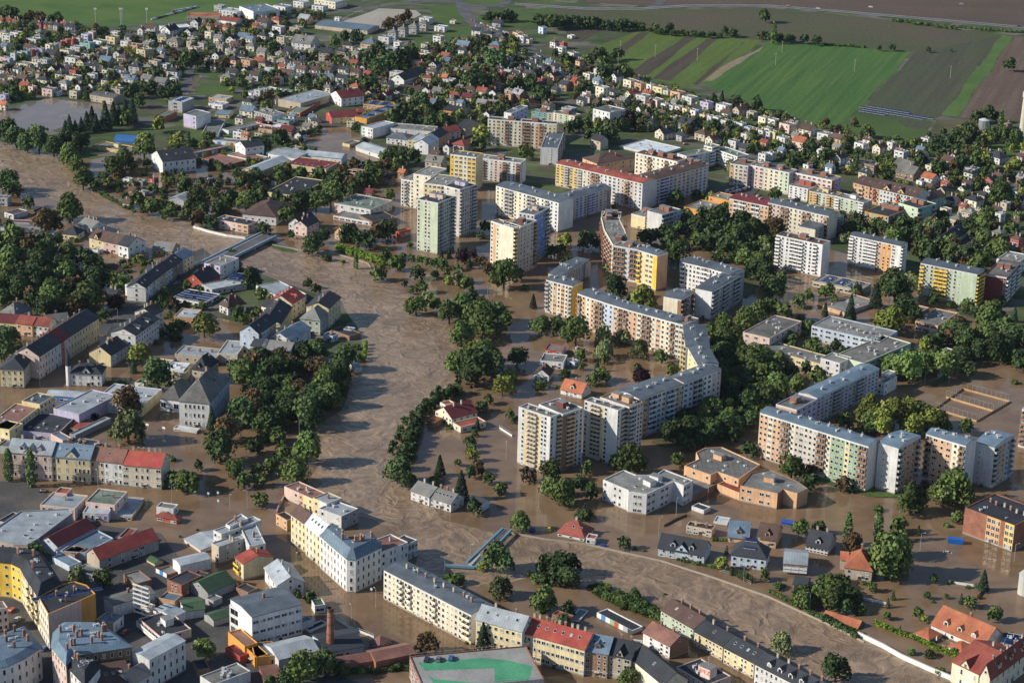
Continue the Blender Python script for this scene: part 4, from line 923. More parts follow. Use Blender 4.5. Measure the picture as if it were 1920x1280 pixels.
block(0, 1, '''
937,852 1010,872 1085,800|y965/3|Fe|.w./www|B.w/eew|v1|town_house|modern white and grey cube house at the end of the terrace
1092,880 1142,832 d11|9/3|Gd3|ww/ww|w/w|c1k2|town_house|narrow white dark-roofed house, second from the modern cube
1142,832 1197,790 d11|9/3|Gd3|ww/gg|w/w|c1|town_house|pale green dark-roofed house in the long left terrace
1197,792 1240,755 d11|9/3|Gd3|ww/ss|w/w|c1k1|town_house|beige dark-roofed house in the long left terrace
1240,758 1298,718 d11|9/3|Gd3|www/www|w/w|c2|town_house|white dark-roofed house in the middle of the long left terrace
1298,722 1375,660 d11|9/3|Gd3|www/nnn|w/w|c2k2|town_house|brown-walled dark-roofed house in the long left terrace
1375,668 1450,625 d11|9/3|Gb3|www/yyy|w/w|c1|town_house|yellow terrace house nearest the bridge
1375,822 1525,848 1650,742|y890/2|Xd5|w.ww/rrrr|ww/rr|c2k2|house|red-walled gabled house under a dark roof
1530,692 1650,716 1722,640|9/3|Fe|www/lll|ww/ww|c2|town_house|pale flat-roofed house beside the bridge ramp
1140,590 1288,606 1330,562|y640/1|Ge3.5|wwww/YYYY|w/s|c1|house|bright yellow cottage with grey roof standing in the flood
585,402 688,432 770,392|y480/3|Ge3|www/www|xx/ww|c3|villa|tall white villa with big round gable window by the river
668,498 775,526 820,470|7/2|Gn4|ww/yy|w/y|c1A1|house|yellow end house of the brown-roofed terrace by the river
775,526 885,550 930,500|7/2|Gn4|ww/pp|w/w|c1k2|house|pink middle house of the brown-roofed terrace
885,550 960,570 1040,515|8/2|Gd4|ww/ww|www/www|c2|house|white end house of the brown-roofed terrace with dark roof
820,565 938,592 1035,545|y625/2|Fe|www/www|ww/ww|v1|annex|white flat-roofed annex attached to the terrace by the river
465,470 575,482 610,445|4/1|Hd4|ww/yy|w/y|c1|house|yellow bungalow with dark hipped roof
32,312 100,330 240,308|y370/2|Fn|ww/ww|w../www||workshop|white workshop with brown flat roof at the left edge
-80,195 55,205 145,190|6/2|Fe|BBB/eee|BB/ee|v3|greenhouse|grey glazed building with cluttered roof at the left edge
0,418 330,436 d9|3/1|Fe|*g/*e|./e||garage_row|row of flat garages with multicoloured roofs
60,385 370,398 d6|3/1|Fm|*g/*w|./w||garage_row|narrow garage row behind the multicoloured one
220,490 360,505 d10|3/1|Fe|*g/*e|./e||garage_row|short garage row with grey sheet roof
1268,210 1378,228 1478,185|y278/1|Xs2|.../eee|../ee|n|hangar|grey metal hangar with pale gabled roof in the flood
1610,362 1860,408 1905,370|6/2|Fd|dd.wdd/ppppoo|dd/pp|v3|school|long peach building with dark flat roof by the white river wall
1290,952 1530,992 1600,915|y1028/1|Fe|xxx/www|BB/ww|p6n|supermarket|white shop with striped solar panels on its roof
1645,1002 1710,1030 1832,992|y1090/2|Hn6|ww/ww|www/www|c2D1|villa|white villa with steep brown mansard roof
1305,1090 1455,1102 1640,1050|5/1|Fs|..../oooo|w../ooo|v2|hall|low peach hall under a pale flat roof
1690,822 1830,835 1862,772|4/1|Fs|x/e|x/e|p3|shed|low shed with large blue solar panels beside the red-walled house
1590,890 1850,840 d12|4/1|Fs|*w/e|./e||annex|long low grey annex beside the red-walled house
1015,1235 1190,1110 d14|12/4|Gd3|*w/*w|ww/ww|c4D2|town_house|large pale house row with maroon and dark roof above the flooded garden
1150,1085 1225,1048 d12|12/4|Gd3|ww/cc|ww/cc|c3|town_house|cream back house with a row of chimneys
800,1235 1010,1260 d14|9/3|Gd3|*w/*o|ww/cc|c2|town_house|salmon dark-roofed house left of the large pale row
1080,750 1130,765 1180,740|6/2|Gd3|w/y|w/y|c1|house|small yellow house at the back of the left terrace
120,1140 240,1156 d10|7/2|Gr3|www/ooo|w/o|c1|town_house|salmon cottage with red tile roof
242,1152 362,1165 d10|7/2|Gr3|www/www|w/w|c1|town_house|white cottage with red tile roof, right of the salmon one
365,1140 520,1120 d9|6/2|Ge3|ww/ee|w/e|c1|town_house|grey-roofed cottage behind the maroon roof
0,1062 112,1088 172,1020|6/2|He5|ww/ww|ww/ww|c1k3|villa|white villa with steep grey roof and roof windows at the left edge
-20,1130 116,1140 d10|5/1|Gm3|ww/yy|w/y|c1|town_house|low cottage with maroon roof at the left edge
''')
block(0, 2, '''
0,205 175,212 292,118|y355/3|Hd4|nnnn/yyyy|nnnn/ssss|c3|town_house|yellow corner house with dark hipped roof, at the left edge|s4
292,112 375,58 d14|13/3|Gd4|nnnn/pppp|n/p|c2|town_house|pinkish white row house next to the yellow corner house|s3
375,58 457,5 d14|13/3|Gd4|nnn/www|n/p|c2|town_house|cream-white row house with balcony in the left row|s3
457,5 530,-45 d14|13/3|Gm4|nnn/rpp|n/p|c2|town_house|magenta row house with dark red roof|s3
530,-45 740,-178 d14|13/3|Gd4|*n/*y|nn/yy|c4|town_house|long yellow row house at the top of the left row|s3
530,238 760,246 785,190|y342/2|Hd4|nn.nn/wwwww|nn/ww|c3A1|villa|ornate white villa with dark roof and pointed corner turret
668,78 830,104 925,22|y200/3|Xd4|..../yyyy|nnnn/bbbb|c2k2|town_house|dark-roofed house with blank yellow gable and pale blue side
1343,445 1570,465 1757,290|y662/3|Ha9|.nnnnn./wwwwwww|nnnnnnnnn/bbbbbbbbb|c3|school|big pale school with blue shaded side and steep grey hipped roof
1200,425 1345,442 1410,330|7/1|Ha6|B.B/www|../ww||school|low left wing of the pale hip-roofed school
1440,205 1540,220 1730,165|8/2|Hd6|ww/ss|www/sss|c2A1|villa|stepped-gable villa with dark hipped roof behind the school
1285,230 1388,238 1420,200|y325/2|Fs|dd/yy|d/y||house|narrow yellow house with flat grey roof left of the school
1250,205 1378,216 d11|7/2|Fw|ww/ww|w/w|v2k2|house|house with pale blue-white sheet roof behind the narrow yellow one
1100,168 1245,186 d10|6/2|Fs|ww/yy|w/y||house|low house with silver sheet roof behind the tree
1310,92 1620,122 d14|5/1|Fs|wwwww/sssss|w/s|c3|workshop|long low workshop with pale sheet roofs
1630,88 1780,98 1902,2|y172/2|Fs|.w./ccc|wwwwww/nnnnnn|c1|town_house|cream flat-roofed house with yellow-brown side
700,440 1062,485 1182,352|6/1|Fs|*./*w|../yy|v5|hall|large low hall with wide silver-grey roof
400,500 592,545 752,372|7/1|Fs|*./*l|../ll|v3|hall|pinkish lilac industrial hall with pale roof
345,402 610,422 d8|4/1|Ls1|xxx/BBB|./B||shed|shed with striped silver roof and blue front
72,660 300,485 200,400|7/2|Fx|*w/*y|../yy|v2|workshop|long yellow workshop with rusty roof
298,470 412,405 250,395|9/3|Fg|wwww/yyyy|../yy|v2|town_house|yellow house with green-grey flat roof at the left
-60,640 70,668 110,600|7/2|Fg|w.w/yyy|w/y||workshop|yellow curved end building with grey roof at the left edge
130,664 430,694 585,560|4/1|Fd|*./*l|../nn|k4|workshop|wide dark flat roof with long skylights
500,640 590,660 652,582|3/1|Fr|x/n|./n|n|canopy|low canopy with dull red roof in the yard
520,690 565,702 740,550|3/1|Fs|./e|./e|n|canopy|long narrow canopy with grey sheet roof in the yard
60,825 385,852 d13|y1050/3|Gs4|nn.n.nn.nn/pppppppppp|nn/pp|c3A1D2|town_house|pink house with silver roof and gable, leftmost of the lower row|s3
388,858 675,882 d13|y1070/3|Gb4|nn.n.nnnn/yyyyyyyyy|n/y|c2k5A1|town_house|yellow house with blue-grey roof and ornate gable in the lower row|s3
678,884 917,912 d13|y1088/3|Gx4|n.nn.nn/ssswwww|n/w|c2k1|town_house|off-white house with faded pink roof in the lower row|s3
920,920 1207,944 1256,855|y1115/3|GR4|d.nnn.d/ccccccc|..../cccc|c6|town_house|cream house with bright red roof, rightmost of the lower row|s3
1300,646 1475,672 1492,655|y695/1|Fw|x../www|./w|n|shed|low white hut with pale roof in the schoolyard
300,1222 560,1252 640,1150|6/2|Fs|wdw.w/ppppp|ww/pp|c1|workshop|pink low building with patchwork sheet roofs
410,1130 500,1140 600,1105|7/2|Fr|../pp|../pp||annex|small pink annex with bright red roof
640,1200 860,1225 930,1120|6.5/2|Ff|.w.w/pppp|ww/pp|c2|workshop|pink building with large dark green-grey roof
815,1300 990,1312 1088,1170|y1345/1|Fs|w.dw/ssss|../ss|c1|workshop|beige low building with silver roof at the edge of the flood
620,1280 812,1290 850,1240|4.5/1|Fs|nnnn/wwll|./l||workshop|low white and lilac building beside the beige one
1172,1236 1300,1254 1358,1222|4/1|Fe|d/w|d/w||kiosk|small white kiosk with grey roof behind the red one
''')  # hip-roofed school: side wall coloured blue for shade, lit front white
block(1, 2, '''
1345,518 1470,578 1655,524|y640/2|Xm4|w.nww/ccccc|wwww/cccc|c2|villa|large cream villa with crimson roof standing in the flood
+1380,455 1420,475 1500,462|=/2|Fr|s/c|./c|n||
+1475,605 1535,640 1712,590|3.5/1|Fr|w/c|ddd/ccc|n||
+1285,590 1345,605 1395,570|3/1|Fr|./n|./n|n||
1162,1116 1300,1165 1340,1085|Y1190/2|Ge3|nnw/www|w/w|c2|house|left half of the white riverside house with pale grey roof
1300,1165 1462,1215 1552,1160|y1285/2|Ge3|wwww/wwww|ww/ww|c3k5|house|right half of the white riverside house with dark grey roof
1592,1192 1690,1222 1740,1186|4/1|Gd1.5|w/w|./w|n|shed|small white shed with dark roof behind the white riverside house
212,1085 425,1180 490,1120|Y1180/2|Fx|..ww.w/pppoyy|./y|v2c1|town_house|pink and yellow building with rusty roof beside the river
425,1170 530,1215 620,1160|8/2|Fs|ws/yw|./w|c1|annex|grey-roofed extension of the pink and yellow building
470,1250 640,1310 740,1240|7/2|Fs|w.w/www|ww/ee|v2|hall|wide grey flat roof between the pink building and the corner house
75,62 250,82 305,15|8/2|Ge3|ww/cc|www/bbb|c2|town_house|cream house with pale roof at the bottom of the riverside terrace
-40,30 30,42 75,-20|8/2|Gd3|ww/ww|ww/ww|c1|town_house|dark-roofed white house left of the cream terrace house
270,188 560,196 d9|3/1|Fe|x.x.x/sssss|./p||garage_row|low grey-brown sheds hidden behind the park trees
''')
block(0, 3, '''
1175,28 1325,58 1370,38|y92/1|Hr1.5|B.B/rrr|w/r|n|kiosk|bright red kiosk with red hipped roof standing in the flood
430,255 712,112 650,35|5/1|Gm3|..../bbbb|../bb||warehouse|long dark maroon roof with pale blue wall
745,352 1187,198 1140,132|y290/2|GR3.5|.w.w.dd.o/eeeeeeeee|.../sss||warehouse|long brick hall with bright red roof facing the square
885,185 960,195 1060,125|6/1|Fr|../ee|../ee||annex|flat dull red roof attached to the red-roofed hall
650,1340 985,1290 800,1090|8/2|Gn4|*w/*w|../ww|k5c1|town_house|large plain brown roof at the bottom edge
985,1290 1130,1210 1040,1130|8/2|Ge3|w.w/www|../ww|c1|town_house|grey-roofed house beside the large brown roof
1120,1108 1390,962 1330,868|y1190/3|Ls1|nnnnnn/wwwwww|../ww|n|town_house|tall white house with long pale sheet roof
1040,795 1205,935 1436,872|y1010/3|Fd|bbbbbb/pppppp|..w./pppp|h1v1|apartment_block|pinkish block with stacked white balconies beside the yard|bw hw
1055,700 1112,720 1158,690|y790/4|Fe|w/c|./c|n|stair_tower|slim cream tower with white scaffolding
720,800 850,830 930,772|5/1|Fb|.n/oo|nn/ww|c1|workshop|blue-grey low roof in the bottom left courtyard
850,695 1160,605 1110,545|6/2|Ge1|..../wwww|../ww|c1|workshop|long low building with brown-grey roof and black shadow side
1190,640 1310,665 1300,600|4.5/1|Fb|../oo|./o||annex|small orange-walled annex with blue-grey roof
1252,502 1360,546 1548,486|y642/2|Fd|.nn./RRRR|.nn.n/RRRRR|n|factory|old brick building with dark roof, stepped green rim and square chimney stack
1560,602 1760,520 1700,420|4/1|Gt3|..../eeee|./e|n|workshop|dark green sheet-roofed workshop behind the brick building
1390,742 1535,722 d10|4/1|Gt1|.../www|./w|n|garage|white garage with moss green roof
1300,790 1390,745 1230,690|4/1|Ls1|.../www|./w|n|shed|white shed with silver roof beside the moss green one
1602,812 1728,772 d7|3/1|Lt1|../ee|./e|n|shed|narrow shed with yellow-green roof
1352,402 1580,348 1560,290|y430/2|Ls1|..../wwww|./w|n|workshop|long white low building with pale silver roof
1380,200 1505,286 1660,150|y310/2|Ls1|w.../pppp|./p||warehouse|pink-walled hall with pale blue-grey roof in the flood
1585,228 1640,258 1862,188|y390/3|Fs|..n/sss|.n.nn/eeeee|c2|town_house|grey-beige three-storey house with pale roof
1600,132 1660,162 1905,28|10/3|Fs|ww/ww|.w.w/wwww|c3k2|town_house|white house with several silver roofs behind the grey-beige one
1765,335 1825,386 2008,300|y515/3|GR2|bb./YYy|..../yyyy|c1|town_house|yellow house with bright red roof above the flooded street|bY
1170,432 1250,472 1322,420|y495/1|Fe|ggg/RRR|./R|n|garage|brick garages with grey roof beside the old brick building
1100,352 1160,386 1220,362|y410/1|Lt1|./y|./y|n|shed|tiny shed with pale green roof
925,462 1020,535 1135,500|4/1|Fe|../nn|./n|n|shed|dark low shed with patched roof in the shadow
1710,896 1835,1002 1912,958|Y1000/2|Fx|..../OOOO|./O||workshop|orange-walled workshop with rusty roof
1835,1004 1925,1085 1990,1040|5/1|Fd|../OO|./O||workshop|orange-walled annex with dark roof next to the rusty-roofed workshop
1500,1225 1600,1290 1900,1200|5/1|Fe|../ww|../ww|v6|workshop|grey flat roof with small skylights at the bottom edge
''')
block(1, 3, '''
372,86 482,174 560,110|15/4|Gw4|nnnn/ccyy|n/w|k4|town_house|cream-yellow house with white roof beside the grand corner house|s3
262,8 372,86 450,30|14/4|Gn3|nnnn/yyyy|n/y|c2|town_house|yellow house with brown roof, leftmost of the grand flooded row|s3
942,296 1140,222 1040,150|y405/3|Fx|w.nn.nn/wwwwwww|n/w|c2|town_house|white building with rusty sheet roof beside the river|s3
1140,238 1212,205 1130,160|y330/2|Fd|BBx/www|x/w||annex|glazed white annex with dark roof on the river bank
150,12 232,60 264,18|y145/2|Fd|n.n/ooo|./O|n|town_house|small orange building at the left end of the grand row
958,430 1615,768 1716,665|Y652/5|Lg1|wwswbwbswswwbwwsswwbb/ccccccccccccccccccccc|..../cccc|c8v3|apartment_block|cream five-storey slab with grey roof reflected in the flooded street|bc
66,415 160,548 345,500|Y520/2|Gs3|.n.n./wwwww|wnw/www|c2k1|house|white house with weathered silver-brown roof by the flooded street
-200,690 -30,788 0,700|12/3|Fg|BB/ww|x/w|n|office|dark glazed left side of the white modern office
-30,788 345,690 250,540|y925/3|Lg1|xxxxxxx/wwwwwww|../ww|c1|office|modern white office with grey sheet roof and shop fronts
357,862 402,884 540,830|y908/1|Fd|./w|n.../wwww|n|shed|long white shed with dark roof beside the chimney
440,700 520,690 500,640|4/1|Ft|x/w|./w|n|shed|white annex with green edged terrace beside the modern office
170,1102 470,1032 360,925|5/1|Gs2|....../wwwwww|../ww|n|warehouse|shed hall with ribbed silver-grey roof at the bottom
520,1052 808,1002 660,880|4/1|Gd2|.xx./bbbb|../bb|n|warehouse|dark-roofed hall right of the tall brick chimney
850,966 930,1002 1020,962|y1028/1|Hx2|x./yy|w/y|n|gatehouse|small cream gatehouse with red-brown hipped roof
600,1150 895,1105 830,1050|3.5/1|Gx1.5|..../RRRR|./R|n|shed|left section of the long rusty red roof
900,1115 1190,1055 1120,980|4.5/1|Gx1.5|..../RRRR|./R|n|shed|right raised section of the long rusty red roof
-10,1085 150,1072 d12|5/1|Fb|..n/OOO|./O|n|workshop|orange-walled workshop with dark roof at the bottom
60,1250 190,1235 d10|3/1|Gx1|../RR|./R|n|shed|low shed with rusty maroon roof at the bottom edge
1650,800 1995,890 2020,790|14/4|Gs4|wwwwwwww/yyyyyyyy|ww/ww|k4c2|town_house|cream house with pale blue-white snowy-looking roof behind the tall tree|s3.2
''')
block(2, 3, '''
42,888 545,1026 608,920|y1235/3|GR4|ddwddddwddddwd/yyyyyyyyyyyyyy|..../eeee|c9k7|town_house|long yellow house with bright red roof and many chimneys
548,1032 720,1062 d13|y1250/4|Gb4|d.nn/nnnn|./n|D1k2|town_house|dark brick gabled house next to the long yellow one|s3.3
722,1062 892,1098 d13|y1275/4|Gd4|nnd/ssd|./s|A1c2|town_house|beige house with red brick stepped gable|s3.3
895,1088 1140,1292 1235,1182|9/3|Gd4|..../cccc|../cc|k1|town_house|plain dark roof with cream gable wall at the bottom
985,897 1185,1003 1322,944|y1105/3|Gx3|.w.ww/wwwww|..../nnnn|c2|town_house|house with torn rusty red roof and bare brown gable
1232,1156 1460,1292 1690,1252|y1380/4|Fd|wwwwww/pppppp|w/p|h1v3|office|pink building with flat dark roof and small roof sign|hp
637,750 902,886 1000,862|y922/1|Fd|gggggggg/wwwwwwww|./w|n|garage_row|white garage row with blue, green and red doors and dark roof
1118,730 1362,872 1456,770|y985/3|Gn3|nn.nnnn.n/ggggggggg|../tt|k2c3|town_house|pale teal house with brown-grey roof on the river side|s3.2
1370,888 1582,1002 1670,908|y1118/3|Gd3|nn.nnnnn/yyyyyyyy|../yy|k1c2|town_house|pale yellow dark-roofed house between teal and orange ones|s3.2
1592,1010 1817,1128 1902,1030|y1252/3|Gd3|nn.n.nn.n/yyyyyyyyy|../yy|k4c2|town_house|yellow-orange house with dark roof in the riverside row|s3.2
1825,1132 2330,1390 2400,1290|y1560/3|Gd3|nnnnnnnnnnnnnn/wwwwwwwwwwwwww|../ww|D5c5|town_house|long white house with dark roof and dormers, right end of the row|s3.2
342,150 540,192 592,120|y222/1|Hr5|w.w.w/wwwww|w/w|c1k3|house|white bungalow with large red hipped roof by the river path
+555,190 625,200 640,165|3/1|Fr|ww/ww|w/w|n||
1097,262 1442,322 1490,250|y390/2|Gd4.5|dd.dd/bbbbb|../bb|D2A1|house|pale blue house with dark roof, dormers and big front gable
1308,96 1500,132 1513,95|y192/2|Fn|dd.d/ssss|../ss|c2|house|beige flat-roofed house behind the pale blue gabled one
1512,66 1616,82 1626,38|y105/1|Fw|../ww|./w|n|shed|small white shed with pale blue roof
1620,182 1775,196 1788,90|y240/1|Gb4.5|w.w/ooo|w/o|D1k1|house|orange-red house with blue-grey roof and dormer
1838,190 1980,212 2040,120|y275/1|Gn4.5|w.w/ooo|w/o|D1|house|orange-red house with brown roof, right of the blue-roofed one
1645,316 1905,352 2012,285|y445/2|Hd6|wnwnw/bbbbb|www/bbb|c2p1|villa|large pale blue villa with dark pyramid roof and solar panel
430,800 500,815 600,740|y830/1|Fe|../ww|./w|n|shed|low garden shed with grey and red roof beside the garages
880,1000 960,1010 1000,960|5/1|Fe|../ww|./w|n|annex|small grey annex with railing behind the stepped gable house
''')
block(3, 3, '''
285,242 450,276 468,190|y326/2|Gd5|wwwwww/wwwwww|../ww|D1c2|house|white house with dark grey roof and wide dormer
115,382 296,398 312,290|y475/3|Ls2|bbb/nnn|w/w|n|house|house with long brown balconies and pale blue sheet roof|bw
190,535 290,552 306,492|3/1|Gd2|../nn|./n|n|shed|small garden shed with dark slate roof
577,412 780,440 d14|y525/2|Ho6|w.w/sss|w/s|c1|house|grey-beige house with orange hipped roof beside the tall trees
+545,350 600,355 d7|=/2|Go2|s/s|./s|n||
1225,838 1612,1008 1768,920|y1060/1|Go6|..w.ww/wwwwww|../ww|c1D3|house|long white building with large orange roof and eyebrow dormers
1110,905 1205,952 1282,906|y985/1|Ho2|.B/ss|B/s|n|pavilion|garden pavilion with orange hipped roof
1352,1002 1450,1052 1572,1020|y1070/1|Ho2|w.B/sss|B/s|n|pavilion|round-fronted pavilion with orange roof beside the long white building
1382,1118 1580,1212 1790,1010|9/2|Gr5|.n.n/cccc|n/c|A1c1|villa|cream mansion wing with red tile roof and curved gable
1665,1240 1990,1000 2060,920|10/2|Gr5|nnnnnnnn/cccccccc|../cc|D3c5k4|villa|ornate mansion with dark red roof and dormers, bottom right corner
410,790 672,868 700,820|y880/1|Go2|...../nnnnn|./n|n|shed|low open shed with long orange tile roof beside the hedge
1760,990 1860,1010 1960,930|5/1|Fs|../ss|./s|p2v3|annex|silver-roofed annex with solar panels behind the mansion
1478,-38 1850,98 2080,-10|y297/4|Fd|.....BBB.BB/RRRRROOORYY|../RR|c6|school|tall brick school with orange glazed bays, right edge
''')
block(2, 2, '''
365,355 522,392 592,350|y435/2|Go4|.www./wwwww|w./ww|c1D1|house|white house with orange tile roof behind the twin towers
162,242 276,256 306,212|y305/2|Xn3|w.w/www|w/w|c1|house|white house with brown gabled roof left of the orange-roofed one
210,142 386,158 402,98|y215/2|Fe|w.w/www|w/b|v1|villa|white flat-roofed villa behind the brown-gabled house
246,58 375,72 432,30|4/1|Fe|B.B/rrr|w/w||pavilion|low red-fronted pavilion with dark flat roof
1370,1150 1540,1062 1300,1000|3.2/1|Fe|./n|./o|n|canopy|low dark canopy roof left of the shopping centre courtyard
1540,1066 1705,1135 1760,1092|4/1|Fr|../oo|./o|n|canopy|red-brown canopy linking the two shopping centre roofs
1348,1232 1440,1264 1502,1242|y1300/1|Fd|../ww|./w|n|kiosk|small white transformer hut standing in the flood
''')
block(0, 0, '''
672,708 848,738 918,712|y790/2|La1|ww..w/sssss|w/s|v1|clubhouse|long beige sports clubhouse with grey roof beside the flooded pitch
1262,756 1365,770 1402,728|y850/3|Fw|.B./eee|.../eee|p1|office|grey cube building with white-framed roof
1375,852 1470,872 1528,832|y975/3|Ff|..w/lll|../ww|n|factory|tall pinkish factory block with green-grey roof, below the grey cube
1238,875 1326,835 d9|4.5/1|Ff|..../RRRR|../RR|n|warehouse|brick warehouse with grey roof left of the pinkish factory
1612,856 1718,862 1732,830|y892/1|Lb1|w.w/yyy|w/y|n|workshop|yellow workshop with blue roof
694,1090 960,1140 1010,1100|y1165/2|Fe|dddddddd/YYYYYYYY|w/Y|h1|school|bright yellow school pavilion behind the riverside trees|hy
1220,1212 1470,1185 1425,1125|y1285/2|Gd5|nwnwnw/wwwwww|.w/ww|k3|hall|white hall with steep dark roof and white gable
1765,1075 1840,1108 1922,1062|8/2|Xd3|ww/ww|www/www|c1|villa|white villa with red brick trim and dark cross roof
1795,48 1900,88 2020,40|9/2|Fb|.../www|../ww|v2|warehouse|big white hall with blue-grey roof at the top
1400,122 1645,128 d18|5/1|Fo|*w/*s|../ss|n|warehouse|long low hall with orange-brown roof at the top
1195,192 1232,215 1385,172|5/1|Fw|../ww|../ww|n|warehouse|white sheet-roofed hall above the crossroads
1642,148 1770,166 1806,142|5/1|Gr2|.../www|./w|c1|house|white bungalow with long red roof near the top
1825,690 1960,722 2010,645|y740/2|Fs|..w/www|../ww|v2|warehouse|silver-white hall in front of the green lawn
1715,980 1960,925 d7|3/1|Fe|*g/*w|./w|n|garage_row|white garage row beside the small lawn
1595,1050 1850,1075 d9|3/1|Fe|*g/*w|./w|n|garage_row|curved white garage row behind the ornate villa
1460,1150 1710,1098 d6|3/1|Fe|*g/*R|./R|n|garage_row|brick-coloured garage row behind the white hall
1640,1000 1690,900 d12|3/1|Fe|*g/*w|./w|n|garage_row|garage row with grey roof running away from the camera
''')
block(1, 0, '''
442,188 835,232 895,192|y262/2|Lb1.5|.w....w..w/ssssssssss|../ss|n|riding_hall|very long beige hall with blue-grey roof beside the pale gravel yard
165,742 335,775 435,672|6/1|Fs|..../ssss|../ss|v3|hall|rounded hall with pale roof in the upper industrial area
230,838 330,848 506,762|y880/1|Ff|BB/OO|../rr|n|shop|orange-fronted shop with green-grey roof
525,848 568,882 713,828|y935/2|Xm3|../rr|.w.w/yyyy|n|hall|red-walled hall with maroon roof
715,832 758,848 806,815|5/1|Hr2|../yy|w/r|n|annex|small annex with orange-red hipped roof beside the red-walled hall
805,782 1000,800 1050,768|y835/2|Fb|*d/*O|./e|p2|school|orange vocational school with solar roof
830,890 1112,790 1040,770|8/2|Fb|*w/*O|../OO|p3|school|long orange wing of the vocational school running to the right
680,908 822,918 850,892|y968/2|Fe|*w/*y|./y|v2|school|yellow two-storey pavilion in front of the orange school
800,948 876,965 1000,912|y1045/3|Fs|w.ww/wwww|./w|n|hall|white end of the red and blue painted hall
876,966 1010,930 960,900|7/2|Fm|..ww/rrtt|../tt|n|hall|red and teal painted hall with maroon roof
1010,962 1320,988 1362,948|6/1|Fe|*./*w|../ee|c1|warehouse|long white warehouse with grey-brown roof
978,1030 1138,1050 d14|y1100/2|Hg3|wwwww/wwwww|../ww|c2|town_house|white classical house with grey hipped roof
1140,1050 1292,1066 1370,1010|y1150/3|Fs|wwwwd/yyyyy|www/yyy|c1|town_house|yellow corner house with silver roof
1292,1085 1370,1040 d11|8/2|Gs3|www/www|w/w|c1|town_house|white house with silver roof in the row behind the yellow corner house
1370,1036 1440,992 d11|8/2|Gd3|www/ooo|w/o|c1|town_house|orange dark-roofed house in the row behind the yellow corner house
1412,1002 1535,975 d10|6/2|Gr3|www/ppp|w/p|c1|town_house|pink-walled house with red roof beside the side street
1510,950 1570,962 1655,918|7/2|Gd4|ww/ss|www/sss|c1|town_house|beige house with dark gabled roof left of the tall cream slab
1468,1080 1560,1096 1592,1062|6/2|Hr3|ww/ss|w/s|c1|house|beige house with red hipped roof above the yellow slab
748,1098 955,1168 1042,1135|y1205/1|Gs2|..w../wwwww|../ee|n|warehouse|long white hall with pale roof standing in the flood
648,1072 702,1084 748,1052|y1110/1|Fa|./y|./y|n|kiosk|small yellow hut in the flooded car park
365,1162 640,1190 d12|5/1|Gs2|*w/*w|../ww|n|warehouse|long white workshops with pale roof left of the flood
225,1228 525,1268 645,1216|y1330/2|Fm|.wBw.Bw./yyyyyyyy|./y|k6|factory|yellow factory with dark red roof and pale skylight domes
20,1290 250,1198 190,1160|5/1|Gs2|*w/*y|./y|n|warehouse|yellow-walled workshop row left of the yellow factory
560,702 640,738 745,690|7/2|Xm4|.ww/www|wwww/wwww|k3c1|house|white house with steep maroon roof
1110,602 1275,545 d12|5/1|Gd4|*w/*w|w/w|n|barn|long white barn with black roof
1050,668 1240,692 1252,652|y698/2|Gn2|*w/*y|w/y|c1|town_house|long pale yellow house with brown roof
1405,822 1545,842 1620,812|4/1|Gd2|*w/*O|./s|n|hall|low hall with dark roof and orange wall
''')
